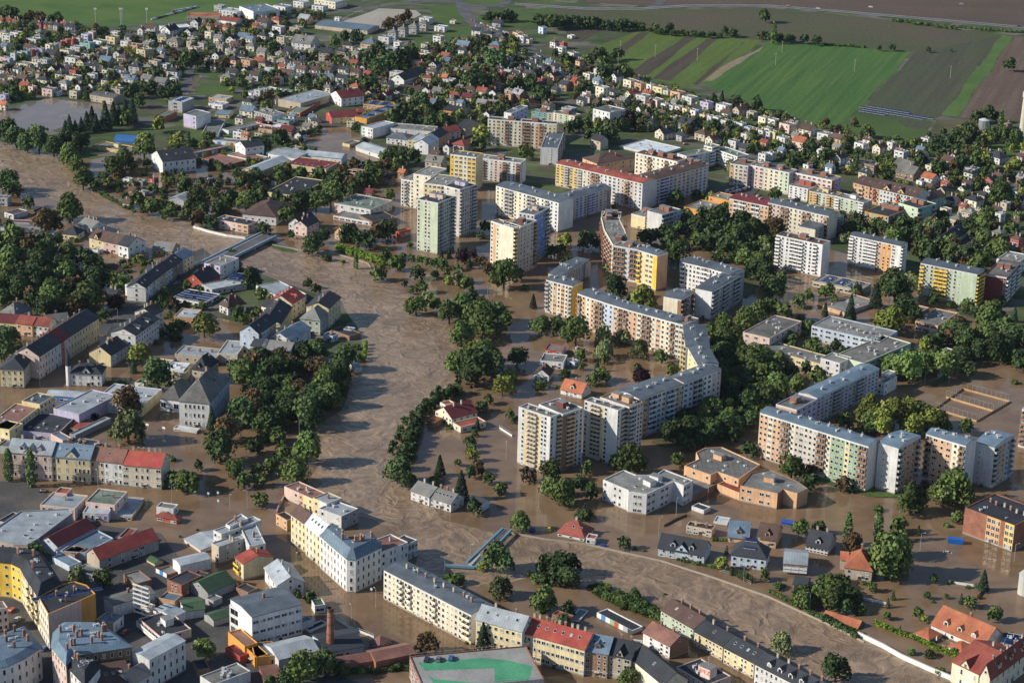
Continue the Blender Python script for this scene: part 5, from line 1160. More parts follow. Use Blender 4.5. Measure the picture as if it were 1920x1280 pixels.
# ---------------------------------------------------------------- the many small houses
HG = 'houses of the town suburbs'
houses(0, 0, -26, HG, '''10,160,50,Gro 70,160,50,Gro 125,170,60,Gre 265,180,45,Gdy 305,180,40,Gdr 345,185,40,Gdr 385,190,40,Gdn 425,195,50,Gde 480,190,60,Grw 530,205,85,Gde
255,300,110,Fsw 60,275,90,Fsw 650,268,80,Fsl 695,250,60,Fsp 595,295,50,Fep 545,300,50,Fer 500,310,50,Fer 460,325,50,Fem 410,340,50,Feg 370,345,40,Fec 310,375,45,Fel 270,375,50,Fel 235,385,50,Fer 200,395,50,Fet 160,400,50,Feb 110,410,60,Feb 30,440,50,Fep 65,450,50,Fel
505,385,110,Fac 580,360,100,Faw 655,330,110,Fgt 750,315,100,Faw 845,285,100,Fay 185,485,120,Fec 270,480,70,Fec 345,455,90,Fee 395,410,120,Gdn 545,440,110,Faw 655,405,90,Hdc 718,415,85,Xnc 620,470,90,Xdy 695,495,100,Gdw 800,460,110,Gbs 890,405,80,Xnw 930,440,100,Hnw 945,320,80,Fsw 1010,345,120,Fno 1075,385,105,Fay,8
420,525,110,Xdw 480,510,80,Gnw 560,535,85,Fdr 555,580,120,Fac 810,535,90,Fdg 900,525,70,Gdb 1020,510,105,Hde,8 1105,520,85,Gew 1165,470,95,Fes,8 1240,490,80,Fsw 1305,540,105,Hdw 25,590,60,Gdy 95,595,65,Fds 170,595,100,Gnn 190,645,85,Gro 245,660,60,Fep 335,605,110,Hdc 370,675,105,Fgp 490,630,105,Hew 430,690,70,Feb,4 600,655,60,Xdw 690,650,60,Xnw 785,665,70,Hdy 880,675,95,Fas 985,600,100,Gbw 1110,595,105,Ges 1215,620,115,Gee 30,720,75,Fel 30,790,75,Goc 30,635,55,Gns
1060,230,45,Xrw 1130,215,100,Gnw 1275,230,130,Xdw 1230,280,105,Hey 1310,315,115,Hes 1475,175,90,Xdw,7 1530,195,55,Gnp 1575,200,55,Gno 1640,195,65,Gno 1700,210,60,Gro 1770,210,65,Xdy 1640,290,75,Gec 1745,300,100,Xdw 1830,280,100,Gbw 1460,370,90,Fap,7 1520,330,75,Fne 1635,420,85,Xdw 1755,455,105,Hdo 1860,460,100,Feo 1745,545,100,Gds,4 1710,585,115,Hes 1850,535,80,Xdw 1740,85,190,Fsw,6 1650,50,90,Fse,6 1660,735,180,Fso,4 1640,780,150,Fsw,4 1870,770,105,Hdg 1865,835,130,Gbc 1880,300,70,Gbw 1430,320,60,Fes 740,415,60,Fdk 300,555,60,Gns 1050,560,60,Gnr,4 760,540,50,Gns,4 940,560,60,Gds''')
houses(1, 0, -26, HG, '''40,80,120,Fbw,8 200,55,140,Fbw,7 340,20,120,Fsw,6 480,50,120,Fsw,5 560,8,240,Fsc,7 615,145,35,Few 160,155,100,Hro 60,170,110,Gne 370,145,110,Gso 170,210,95,Faw 305,215,105,Fes 200,295,90,Fas,9 30,230,70,Gde 370,325,200,Gew,6 220,380,110,Gds,4 310,420,120,Hdw 30,460,85,Gry 530,405,115,Gds,8 700,345,100,Hdc 795,370,80,Fsw,4 650,385,85,Gdn,4 860,330,150,Hbo,4 970,285,105,Fbw 1030,255,80,Hee,7 1105,230,80,Hee,7 1185,210,80,Hee,7 1260,185,75,Hee,7 1275,145,100,Fsw 1065,330,65,Fsw,8 1030,375,200,Fsw,4 1290,335,105,Fec,4 1370,285,85,Few,8 1390,205,105,Fsw,5 1480,160,30,Fsc,3 1660,235,85,Gdw 1750,260,90,Hdc 1860,280,80,Xdk 1815,175,90,Gde,4 1560,345,120,Gbr 1800,345,100,Hbr 1425,425,85,Grc 1340,490,90,Xdw 1240,490,60,Gro 740,480,85,Gro
60,480,80,Hns 105,540,85,Gsw 200,505,65,Gro 270,510,75,Gsw 350,525,90,Gnw 440,530,90,Gnw 535,535,75,Gns 230,560,130,Gnc 325,575,60,Ggw 405,575,75,Gmw 475,580,75,Gbw 545,580,80,Gbw 640,590,85,Gdw 750,545,85,Gns 840,560,70,Gro 1055,550,105,Fsw 1090,590,110,Xbw 1295,595,85,Hrs,7 1450,605,100,Fsw 1420,590,40,Gor,7 985,635,105,Gds 860,700,75,Xdy 980,720,105,Xmw 750,655,90,Hos 1290,680,85,Xdw 1370,690,100,Ges 1525,665,80,Ges 1605,675,75,Gns 1700,690,100,Grw 1490,720,75,Grl 1590,735,100,Gmy 1800,640,85,Hos 1790,700,85,Xdw 1700,780,95,Gey 1780,780,85,Gen 1900,720,50,Fao,8 1835,550,65,Fer 1890,550,70,Gsw 1745,860,85,Xdw 1300,720,65,Hmr,4
230,690,120,Fst,4 80,855,130,Gew,4 20,690,60,Fsw,8 90,965,140,Fno,3 90,930,140,Fep,3 240,980,120,Gmn,4 220,905,120,Fgt,4 30,905,70,Gmr,5 30,1000,80,Fes,3 130,1150,110,Fsw,3 300,1110,90,Fes,3 900,680,60,Gmn,4 1440,640,60,Hns,4 1050,700,60,Fsw,3 1600,425,40,Gnr,3 1200,800,60,Fbk,3 1350,1160,90,Gnn,5 1440,1110,70,Xdw,6 1350,1220,160,Ges,7 20,1090,50,Fsw,4''')
houses(2, 0, -46, HG, '''45,255,80,Fdo,6.5 80,278,75,Fgw 230,215,65,Fgb 320,325,70,Hnw 385,330,60,Fnr 368,370,80,Faw,8 98,385,50,Fsw,3 460,410,85,Few,8 508,475,60,Hno,9 575,560,85,Fec,5 445,270,40,Fsw,3 125,300,60,Fec,4
20,555,55,Gdw 60,530,55,Gdo 100,500,55,Gdw 140,475,55,Gdw 180,445,55,Gdc 215,420,50,Gdw 130,560,100,Gdc 190,530,60,Gdk 235,500,70,Gde 285,475,80,Gbw 255,520,50,Gdk 320,500,50,Gde
225,600,60,Fdr 270,605,45,Gdo 315,575,100,Xdo 360,550,70,Gde 205,645,90,Xdw 330,680,75,Gde 400,640,100,Gdn 470,610,90,Gro 430,600,60,Gdr 490,640,70,Fdr 150,770,100,Xdo 525,755,80,Gdw 560,700,60,Fgw,4 680,670,105,Fsc,9 790,580,90,Xdw 885,610,100,Fac 965,635,90,Fao 1040,645,50,Faw 1110,665,110,Fey,7 1165,690,50,Feg 1245,700,115,Fao,7 900,710,95,Xrg 985,725,115,Few 1085,755,110,Fep 1335,735,120,Few
1460,775,100,Fel 1590,795,120,Fsw 1150,790,60,Few 1205,800,60,Few 1255,810,50,Fec 1310,825,50,Fey 1370,840,65,Few 1440,870,60,Fey 1490,880,60,Few 1540,890,60,Few 1600,915,65,Frw,7 1660,930,65,Few 1720,935,75,Few 1710,830,100,Xns 1800,850,80,Fas 1890,890,85,Fac 1780,965,75,Feb 1830,980,60,Feo 1880,990,55,Few 1930,1000,55,Few
55,715,120,GsR,8 275,795,100,Gns 430,815,120,Fse,4 635,780,65,Gnn 820,825,80,Gdc 970,825,70,Xdw 1050,925,110,Hdg 1150,1000,140,Xdc 1320,930,150,Gdk 1270,1020,75,Gde 1430,1010,120,Hns 1510,1050,110,Xnc 1665,1065,90,Fdw 1750,1110,100,Gdk,4 655,1060,130,Gds,7 1890,1165,85,Fsw 1040,775,50,Gnn,4 1290,740,50,Fed,3 760,690,50,Gdw,3'''.replace('Fed', 'Fee'))
houses(3, 0, -46, HG, '''40,905,90,Few 145,940,120,Fap,7 300,975,140,Gnc 45,1000,75,Fay 115,1040,100,Few 245,1070,130,Gop,7 430,1010,120,Few 530,1045,115,Gno 400,1125,60,Few 540,1190,105,Xdw 700,1085,105,Few 840,1110,105,Xnc 1000,1150,105,Few,9 1160,1165,100,Gdc 1190,1040,85,Fsw,3 1360,1210,120,Gns 1720,1180,170,Hdw 780,1240,140,Fgn 1530,1265,120,Fbe,4 1800,930,60,Fsn,4 25,1155,60,Fsw 1035,1255,200,Gan,4 1650,1160,60,Gdw,4 1900,1180,60,Gns 620,1240,60,Gds,4 300,1240,50,Fsw,3''')
houses(3, 1, -46, HG, '''1215,60,130,Gow 1520,25,100,Hdg 1675,75,105,Xdr 730,22,100,Gdy 1330,155,120,Xds 1470,145,105,Xdc 1545,225,140,Hdc 1390,225,110,Gds,4 1615,190,80,Gds 1510,320,110,Hes 1420,370,120,Hes 1880,160,90,Gdb 1890,225,100,Gds 1730,475,100,Hes 1870,520,100,Hnr 1060,15,200,Gan,5 1150,80,60,Fsw,3 1900,60,70,Gsn''')
bld(3, 1, '1338,560 1490,455 d11|4/1|Gd4|www/ccc|www/ccc|k4c1|house|long cream house with dark roof and gable beside the road')
houses(0, 1, -26, HG, '''1150,60,70,Fdr,3 1060,80,75,Fee,3 1080,160,65,Fme,3 730,595,60,Fsw,3 500,575,85,Xbb 430,610,80,Gdw 870,735,40,Gno,3 850,925,110,Gdk,4 1560,70,90,Fnk,4 960,65,40,Fsw,3 1000,150,40,Gnr,3 1070,630,80,Fnn,3 1180,1180,40,Fsr,3 640,600,50,Fsw,3 960,245,50,Gnc,3''')
houses(1, 1, -26, HG, '''1000,60,90,Gdn 850,170,80,Gmn 720,20,110,Fep,6 1100,20,50,Gon 560,1235,110,Fdb,4 700,1190,60,Fbb,3''')
houses(2, 2, -40, HG, '''460,150,80,Feb,3 500,60,70,Fnn,3''')
houses(0, 2, -20, HG, '''1060,310,70,Fsw,3 600,760,60,Fes,3 740,780,70,Fdn,3''')
houses(0, 3, -30, HG, '''1130,660,50,Fee,3''')


def filler(poly, n, ang, seed):
    rs = random.Random(seed); k = t = 0
    while k < n and t < n*60:
        t += 1; x = rs.uniform(min(p[0] for p in poly), max(p[0] for p in poly)); y = rs.uniform(min(p[1] for p in poly), max(p[1] for p in poly))
        if not inpoly(x, y, poly): continue
        g = G(x, y, 3)
        if in_foot(g[0], g[1], 9): continue
        houses(0, 0, ang, '', '%d,%d,%d,%s' % (x*4, y*4, rs.uniform(58, 92), rs.choice(['Gns', 'Gdw', 'Fsw', 'Fec', 'Hdc', 'Gnc', 'Few', 'Gds', 'Ges', 'Gbw', 'Gnw', 'Xdw', 'Fas', 'Gro', 'Hec']))); k += 1
filler([(0, 60), (120, 60), (300, 60), (330, 120), (330, 165), (100, 175), (0, 180)], 34, -26, 1)
filler([(340, 60), (480, 50), (640, 110), (620, 150), (480, 180), (400, 130)], 26, -26, 2)
filler([(480, 110), (900, 90), (960, 110), (980, 180), (900, 210), (760, 190), (640, 180), (500, 160)], 46, -28, 3)
filler([(1090, 120), (1300, 180), (1460, 220), (1600, 270), (1560, 320), (1400, 290), (1250, 240), (1090, 180)], 26, -46, 4)
filler([(1620, 260), (1780, 290), (1900, 340), (1910, 420), (1800, 420), (1700, 330)], 24, -46, 5)
filler([(400, 190), (560, 180), (620, 230), (560, 260), (420, 260)], 14, -26, 6)
# ---------------------------------------------------------------- buildings with an irregular plan
def polyb(c, r, line):
    f = [q.strip() for q in line.split('|')]; f += ['']*(8-len(f)); pts, Hs, roof, pats, ex, name, label, opt = f[:8]
    Hs = Hs.split('/'); H = float(Hs[0]); floors = int(Hs[1]); P = np.array([G(*TPx(c, r, q), H) for q in pts.split()])
    area = sum(P[i][0]*P[(i+1) % len(P)][1]-P[(i+1) % len(P)][0]*P[i][1] for i in range(len(P)))
    if area < 0: P = P[::-1]
    rev = area < 0
    cen = P.mean(0); n = len(P); Q = P-cen; ro = root(name, cen[0], cen[1]); pats = pats.split(';')
    balc = opt if opt else ''; fh = (H-.5)/floors
    order = sorted({ch for p in pats for ch in p.split('/')[1]}); mats = [WM(ch) for ch in order]+[plain('damp plinth', (.27, .22, .17), .6)]
    b = MB(); wins = []; bals = []
    inset = []
    for i in range(n):
        a, m, e = Q[i-1], Q[i], Q[(i+1) % n]; d1 = (m-a)/np.hypot(*(m-a)); d2 = (e-m)/np.hypot(*(e-m)); n1 = np.array([-d1[1], d1[0]]); n2 = np.array([-d2[1], d2[0]]); k = n1+n2; k = k/max(.35, (1+n1@n2)); inset.append(k)
    inset = np.array(inset)
    for i in range(n):
        a, e = Q[i], Q[(i+1) % n]; L = float(np.hypot(*(e-a))); d = (e-a)/L; nr = np.array([d[1], -d[0]])
        ei = (n-2-i) % n if rev else i
        p = pats[ei] if ei < len(pats) else pats[-1]; pat, cols = p.split('/')
        if pat.startswith('*'):
            k = max(1, round(L/3.2)); s_ = pat[1:]; pat = (s_*(k//len(s_)+1))[:k]; cols = (cols*k)[:k] if len(cols) == 1 else (cols*(k//len(cols)+1))[:k]
        if len(cols) < len(pat): cols = (cols*len(pat))[:len(pat)]
        k = len(pat); bw = L/k
        for j in range(k):
            q0, q1 = a+d*bw*j, a+d*bw*(j+1)
            for z0, z1, mi in ((-1, .7, len(order)), (.7, H, order.index(cols[j]))): b.quad([(*q0, z0), (*q1, z0), (*q1, z1), (*q0, z1)], mi)
            if nr@(-cen) < -30: continue
            if pat[j] == '.': continue
            rz = math.atan2(d[1], d[0]); x, y = a+d*bw*(j+.5)
            for fl in range(floors):
                z = fl*fh
                if pat[j] in 'bl':
                    if fl: bals.append((balc_mesh(bw*.94, fh-.15, balc or cols[j]), (x, y, z), rz))
                else:
                    ww, wh = dict(w=(1.4, 1.5), d=(2.2, 1.5), n=(1.15, min(2.2, fh*.55)), s=(.8, .8), x=(bw*.92, 1.3))[pat[j]]
                    wins.append((win_mesh(min(ww, bw*.85), wh), (x, y, z+fh*.56), rz))
    rb = MB(); mans = roof[0] == 'M'; rise = float(roof[2:] or 2.5) if mans else 0
    if mans:
        I1 = Q-inset*.4; I2 = Q+inset*2.6
        for i in range(n):
            j = (i+1) % n; rb.quad([(*I1[i], H), (*I1[j], H), (*I2[j], H+rise), (*I2[i], H+rise)]); rb.quad([(*I1[i], H-.25), (*I1[j], H-.25), (*I1[j], H), (*I1[i], H)])
        rb.quad([(*q, H+rise) for q in I2]); zt = H+rise
    else:
        I2 = Q+inset*.35
        for i in range(n):
            j = (i+1) % n; b.quad([(*Q[i], H), (*Q[j], H), (*I2[j], H), (*I2[i], H)], 0); b.quad([(*I2[i], H), (*I2[j], H), (*I2[j], H-.5), (*I2[i], H-.5)], 0)
        rb.quad([(*q, H-.45) for q in I2]); zt = H-.45
    b.obj('wall', mats, ro); rf = rb.obj('roof', [RM(roof[1])], ro)
    wins.sort(key=lambda q: q[0].name); rs = random.Random(3); rs.shuffle(wins)
    add_many(ro, 'window', wins, 'remaining_windows'); add_many(ro, 'balcony', bals, 'remaining_balconies')
    import re
    xs, ys = Q[:, 0], Q[:, 1]; QI = [tuple(q) for q in Q+inset*2.8]
    for code, num in re.findall(r'([a-zA-Z])(\d*)', ex):
        k = t = 0
        while k < int(num or 1) and t < 400:
            t += 1; x, y = rs.uniform(xs.min(), xs.max()), rs.uniform(ys.min(), ys.max())
            if not inpoly(x, y, QI): continue
            k += 1; rz = rs.uniform(-.2, .2)+math.atan2(*(Q[1]-Q[0])[::-1])
            if code == 'c': link('chimney', chim_mesh('R'), rf, (x, y, zt+.9), rz, (1, 1, 1.3))
            elif code == 'v': link('roof_vent', vent_mesh(), rf, (x, y, zt), rz, (.8, .8, .7))
            elif code == 'k': link('skylight', sky_mesh(), rf, (x, y, zt+.05), rz, (1.5, 1.5, 1.5))
            elif code == 'p':
                dd = (Q[1]-Q[0])/np.hypot(*(Q[1]-Q[0])); nn_ = np.array([-dd[1], dd[0]]); q_ = nn_*(-3.5+(k % 7)*5.6-14)*1.0+dd*(0 if k <= 7 else 4); link('solar_panel', solar_mesh(), rf, (q_[0], q_[1], zt), math.atan2(dd[1], dd[0])+R(90))
            elif code == 'h':
                q = MB(); q.box(-2.4, 2.4, -1.8, 1.8, -.3, 2.4, 0, 'b'); q.box(-2.55, 2.55, -1.95, 1.95, 2.4, 2.55, 1); q.obj('roof_hut', [WM(opt or 'R'), plain('hut roof', (.2, .2, .2))], rf, loc=(x, y, zt), rz=rz)
    tag(ro, label, name.replace('_', ' ')); FOOT.append((cen[0], cen[1], 0, (xs.max()-xs.min())/2*.8, (ys.max()-ys.min())/2*.8, H)); LAST[0] = (ro, H)
def TPx(c, r, s): x, y = s.split(','); return (480*c+float(x)/4, 320*r+float(y)/4)
for c, r, ln in [
 (0, 3, '-60,362 80,378 155,415 190,480 285,628 458,535 330,330 200,300 -60,285|16/4|Md3.2|*wwl/Y;*w/Y;*n/y;*nl/y;../n;../n|v6c3|town_house|curved yellow house with dark mansard roof along the shadowed lane, left edge'),
 (0, 3, '285,630 360,762 608,657 716,608 650,542 560,515 460,537|16/4|Fd|*n/c;...../p;../O;../n|p5c3v3|town_house|cream house with blank brown-pink gable and solar roof'),
 (0, 3, '-60,1172 60,1150 170,1100 310,1008 180,855 60,900 -60,960|14/3|Mb1.5|*n/w;*n/w;*n/w;../w|c6v3|town_house|white curved corner house with blue-grey roof, bottom left corner'),
 (0, 3, '387,1005 495,1142 564,1070 990,1005 862,910 740,834 473,832 403,902|16/4|Mb2|*n/p;../n;*n/n;../n|c14k6v5|town_house|pink house with large blue-grey roof covered in brick chimneys'),
 (0, 3, '498,1144 636,1294 750,1157 566,1071|14/4|Md3|*n/w;../w|k6c2|town_house|white dark-roofed house attached to the pink chimney-covered one'),
 (0, 3, '-60,205 100,238 208,243 290,192 545,2 520,-30 150,-10 -60,135|7/2|Fs|*w/s;*w/s;*./e|v6k3|warehouse|huge pale grey sheet roof of a warehouse, left of the square'),
 (0, 3, '448,290 640,302 850,192 725,128 562,212|4/1|Fb|../b|v2|workshop|low pale blue yard roof between the maroon and bright red roofs'),
 (0, 3, '1692,88 1725,104 1862,44 1808,8|11/3|Fs|*w/w|c1|town_house|small white top house with silver roof on the flooded street corner'),
 (0, 3, '1812,135 1870,252 1992,232 1925,95 1862,62|9/3|Fs|../w;*w/w|c1v2|town_house|white corner house with angled pale roof facing the flooded street'),
 (1, 3, '482,173 680,346 748,351 942,258 880,170 725,228 602,104|15.5/4|Mb3.5|*n/w;n/w;*n/w;../w|c7k6|town_house|grand white corner house with blue-grey mansard roof in the flooded street'),
 (2, 2, '683,1034 868,1112 874,1124 1012,1143 1212,1048 1228,1052 1288,1080 1360,1040 1140,955 1080,998 930,998 838,960|10.5/3|Fe|*w.w/w;./w;.dd./w;*dd./w;./w;./w;dd./w;../w|h2v7k4|clinic|white three-storey clinic with angled wings and grey flat roof|w'),
 (2, 2, '1293,930 1490,1000 1540,975 1700,1030 1862,920 1575,790 1450,795 1380,830 1400,880|7.5/2|Fz|.w.w/o;./o;.w.w/o;.w./o;../o|v9h1|shopping_centre|brown-orange shopping centre with large ribbed grey roof|o'),
 (2, 2, '1712,1078 1992,1138 2035,1105 2085,1122 2140,1137 2220,1100 2130,1040 1930,955 1790,985|8/2|Fe|wd.dd./o;../n;./o;./o;../o|v8h1|shopping_centre|right wing of the brown-orange shopping centre with dark roof|o'),
 (2, 1, '668,345 690,440 757,556 875,532 845,440 812,372 795,305 700,300|20/7|Fe|*wb/c;*bw/c;../c;../e|h5v6|apartment_block|curved cream block section with brick chimney huts seen edge-on|R'),
 ]: polyb(c, r, ln)
for c, r, ln in [(0, 3, '470,292 560,318 602,252|4/1|Fn|../nn|./n|n|canopy|rusty brown canopy in the yard of the red-roofed hall'),
 (0, 3, '390,332 520,402 565,345|3/1|Fb|../bb|./b|n|shed|low blue-grey shed below the yard of the red-roofed hall'),
 (0, 3, '-20,62 60,82 118,0|6/2|Fd|ww/ee|../ee|n|workshop|dark-roofed workshop at the left edge above the pale warehouse'),
 (0, 3, '-60,735 58,712 40,660|10/3|Fe|nnn/ppp|./p|n|town_house|pink house corner cut off by the left edge in the shadowed lane'),
 (0, 3, '560,430 700,470 760,420|3.5/1|Fe|../ee|./e|n|shed|dark garage roof in the deep shade behind the cream house'),
 (0, 3, '1540,640 1600,665 1660,630|3/1|Fe|../ee|./e|n|shed|small grey shed between the green roofs'),
 (0, 3, '1440,1110 1480,1180 1560,1140|3/1|Fd|../nn|./n|n|shed|dark shed above the long grey roof at the bottom'),
 (0, 3, '1690,1010 1800,1080 1840,1040|3.5/1|Fm|../rr|./r|n|shed|low rusty red shed below the orange-walled workshop'),
 (0, 3, '1420,480 1500,500 1560,450|3.5/1|Fd|../nn|./n|n|shed|dark flat shed behind the old brick building'),
 (1, 3, '-150,560 -60,600 0,560|3/1|Fd|../nn|./n|n|shed|dark car shelter between the yellow and white flooded houses'),
 (1, 3, '470,930 560,960 640,900|4/1|Fd|../ee|./e|n|shed|black flat shed left of the brick chimney'),
 (1, 3, '340,830 430,800 420,760|4/1|Fb|../ww|./w|n|annex|white glazed annex beside the modern white office'),
 (0, 2, '-20,780 60,790 90,740|4/1|Fe|../ee|./e|n|shed|grey shed left of the pink house with silver roof'),
 (0, 2, '560,770 690,790 740,740|3/1|Fd|../ee|./e|n|shed|dark-roofed shed behind the lower row, beside the willow'),
 (0, 2, '380,690 470,740 500,700|5/1|Fb|../pp|./p|n|annex|small pink rear annex behind the silver-roofed pink house'),
 (0, 1, '1660,880 1850,860 1840,820|3/1|Fm|../ee|./e|n|shed|long low shed with maroon roof behind the mansard villa'),
 (1, 1, '0,860 200,960 330,900|5/1|Fs|x.x/ww|./w|n|workshop|pale-roofed workshop on the left river bank below the bridge'),
 (1, 1, '560,1190 700,1240 720,1190|3/1|Fd|../nn|./n|n|shed|dark garden shed beside the upper river bank'),
 (1, 2, '700,150 740,200 760,170|3/1|Fs|../ww|./w|n|shed|small pale shed beside the riverside wood'),
 (2, 3, '300,760 420,800 430,760|4/1|Fr|../nn|./n|n|shed|small red-roofed shed hidden in garden trees behind the garages'),
 (1, 1, '75,158 300,190 570,80|5/1|Fd|*w/*y|../yy|v3|warehouse|low yellow building with wide black roof in front of the flooded factory yard'),
 (1, 1, '655,12 790,30 830,-5|6/2|Fe|*w/*o|w/o|c1|workshop|small peach building right of the yellow factory'),
 (1, 0, '90,1150 300,1190 350,1130|5/1|Ls1|*w/*w|../ww|n|warehouse|white hall with ribbed silver roof behind the yellow-walled workshop row'),
 (0, 0, '1510,1185 1720,1235 1800,1190|3/1|Fx|*g/*R|./R|n|garage_row|rust-roofed garage block between the ornate villa and gardens'),
 (0, 0, '1705,1160 1910,1205 1960,1165|3/1|Fx|*g/*w|./w|n|garage_row|rust and white garage block right of the other rust-roofed one'),
 (1, 0, '-20,830 120,870 155,830|6/2|Fe|*w/*e|ww/ww|v2|workshop|grey-roofed workshop with red brick corner in the upper industrial belt'),
 (1, 0, '20,930 190,965 235,935|3/1|Fw|*g/*r|./w|n|garage_row|pink and white garage block in the upper industrial belt'),
 (0, 0, '1410,840 1480,850 1528,828|6/1|Fs|../ww|../ww|n|warehouse|white-roofed store behind the pinkish factory block'),
 (3, 2, '850,235 900,250 960,225|9/3|Fe|x/w|x/w|n|annex|round-roofed glass top of the small white annex')]: bld(c, r, ln)
# ---------------------------------------------------------------- trees picked out in the photo
trees(0, 0, '490,950,60c 520,940,70c 565,950,60c 610,940,60c 650,900,80c 690,890,90c 720,920,70c 790,880,100c 850,850,90c 890,850,80c 940,840,80c 990,830,90c 960,890,110d 1040,750,100D 1000,680,100D 50,980,150D 120,1020,160D 200,1060,140D 290,1040,170D 400,1080,160D 480,1050,120D 600,1050,140D 520,1160,150d 580,1230,140d 1080,1100,170d 1190,930,110y 860,1230,150d 940,1200,140D 1340,1050,90y 1410,1050,50p 1230,690,120D 1300,670,120D 1120,660,110D 1400,460,130D 1460,450,110D 1330,430,80k 960,250,60D 910,265,60D 1130,280,90D 20,90,80D 80,100,120D 220,130,80k 300,140,80k 440,140,80D 390,150,60D 170,280,70y 750,240,80D 1700,460,100k 1190,550,90D 640,540,90D 100,680,110D 1550,1020,80d')
trees(0, 1, '60,60,160D 90,120,130D 380,320,200k 520,270,200d 620,60,150d 720,100,100D 1030,210,120d 1140,270,120d 1200,270,110d 1270,310,110d 1080,290,80d 1480,150,140w 1390,110,120D 1520,290,90D 1480,360,120k 1580,390,100D 1640,270,110D 1730,190,130D 1840,210,150d 100,500,200d 30,520,150D 230,590,180k 80,680,200d 330,620,180D 300,720,200D 60,820,180d 180,790,220D 500,770,170d 650,920,240d 400,930,200d 560,850,130k 350,1020,160D 650,800,110D 780,1080,100D 60,1220,150D 880,850,120d 920,830,110d 820,810,110d 1300,990,110k 1530,1150,180y 1790,1070,120D 1890,810,140D 870,980,110u 740,760,90D 620,650,120D 700,700,130D 210,230,90D 560,520,50s 1740,610,60s 120,570,160D 30,640,160D 140,880,150D 500,860,130k 430,520,90D 240,960,120D 20,960,120D 1820,1100,90d')
row(0, 1, 700, 130, 1000, 300, 10, 34, 's')
trees(1, 0, '760,270,110D 660,280,80D 480,620,110w 180,1040,120D 60,1080,110D 80,780,100d 850,620,130D 860,460,130D 920,480,140D 1000,470,120D 1100,430,130D 1180,420,120D 1600,600,140D 1700,600,150D 1800,430,170D 1850,400,50p 1690,1010,130y 1660,1060,120d 1400,890,100d 1310,920,120D 1020,880,110d 1100,800,110D 1230,730,140D 1010,160,80k 1080,140,80k 1140,120,80k 1030,1110,100D 970,1190,120d 1090,1160,130D 1180,1170,130D 880,1250,120d 1060,1240,120d 970,185,60k 590,310,80d 120,350,90D 290,430,60D')
row(1, 0, 1720, 130, 1930, 120, 7, 75, 'D')
row(1, 0, 350, 1020, 480, 960, 6, 45, 'D')
trees(1, 1, '230,320,130d 330,220,140D 450,220,150d 560,180,170d 600,60,110D 700,100,110k 720,140,110D 880,40,130d 1000,180,90d 50,430,100D 990,450,130D 900,470,120k 820,520,130D 760,520,80D 690,470,120D 500,490,100D 420,540,150D 265,480,60D 130,240,90D 980,630,90D 1040,690,110d 1080,700,80d 1105,640,60s 1160,650,60d 1225,665,55d 1280,670,65d 1335,685,65d 1395,700,75d 1160,555,50d 1205,760,100D 1340,775,60D 1430,760,70d 1440,820,60y 1520,790,110w 1580,840,130d 920,765,110d 530,655,75s 1120,845,50k 1200,1000,150d 1280,950,120w 1340,1000,100d 1450,1050,170d 1540,1010,180d 1600,960,130D 1650,1080,180d 1720,1130,230d 1800,1050,160D 1850,1120,130d 1540,1220,170d 1860,780,190d 1690,680,90k 1740,730,90k 1600,690,50c 1680,480,60D 1720,420,80D 1560,640,110u 1625,620,60u 1450,620,40c 1515,615,40c 1390,625,40c 1575,605,35c 1640,600,35c 450,880,80D 385,850,70D 40,920,90d 120,885,70y 10,1060,90d 750,675,40p 650,680,40s 1160,900,50d 1220,880,60d 1500,720,60d 1250,870,90d 1590,1140,110d 1700,1010,110d')
row(1, 1, 610, 575, 950, 690, 19, 42, 'P', 3); row(1, 1, 620, 560, 955, 660, 15, 42, 'P', 4)
trees(2, 1, '30,770,110D 395,520,100y 380,580,60D 570,510,130D 320,590,90D 410,690,110y 780,870,160D 1000,960,190y 220,1140,150d 330,1160,120D 480,1200,190d 690,1240,130w 830,1240,110w 160,980,55c 1150,470,110D 1250,430,130D 1380,420,150D 1560,350,160D 1710,370,150D 1820,430,150d 1250,600,180d 1190,520,130D 1420,520,130D 1540,630,100d 1640,650,90D 1750,650,150d 1880,550,130d 1830,690,120d 1000,490,130D 1080,480,90k 1850,740,120D 1390,180,90D 760,270,40k 1500,460,120D 1800,740,130D 1900,440,120w 780,930,90D 900,960,100D 720,720,70w 640,550,80D 1040,980,90y 100,870,60s')
trees(2, 1, '1500,1190,120d 1600,1160,170d 1760,1090,180d 1850,1040,150d 1680,1220,150d 1560,1220,110y')
trees(2, 2, '700,50,150w 950,50,150w 1120,110,110d 1210,220,100d 700,130,70d 670,240,110d 940,190,60d 965,270,140u 980,300,60d 510,100,90d 400,240,80s 210,330,90s 345,340,40s 600,280,90d 870,890,230d 770,900,100d 930,950,80d 570,950,90d 280,980,150d 270,1080,150d 390,1130,190d 500,1060,130D 600,1130,120D 120,1000,110b 1240,880,110d 1510,500,110d 1640,560,160d 1710,450,140d 1830,390,150d 1850,500,130d 1900,500,90y 1780,800,120D 1650,680,130D 1500,650,180D 1350,640,200D 1200,650,150D 1800,150,260d 1700,100,160d 1900,220,200d 40,100,150D 20,580,60D 1600,620,150D 1430,700,150D 1700,250,150D 1620,320,120D 1750,320,150D 1280,560,130D 640,180,50c 520,190,50d')
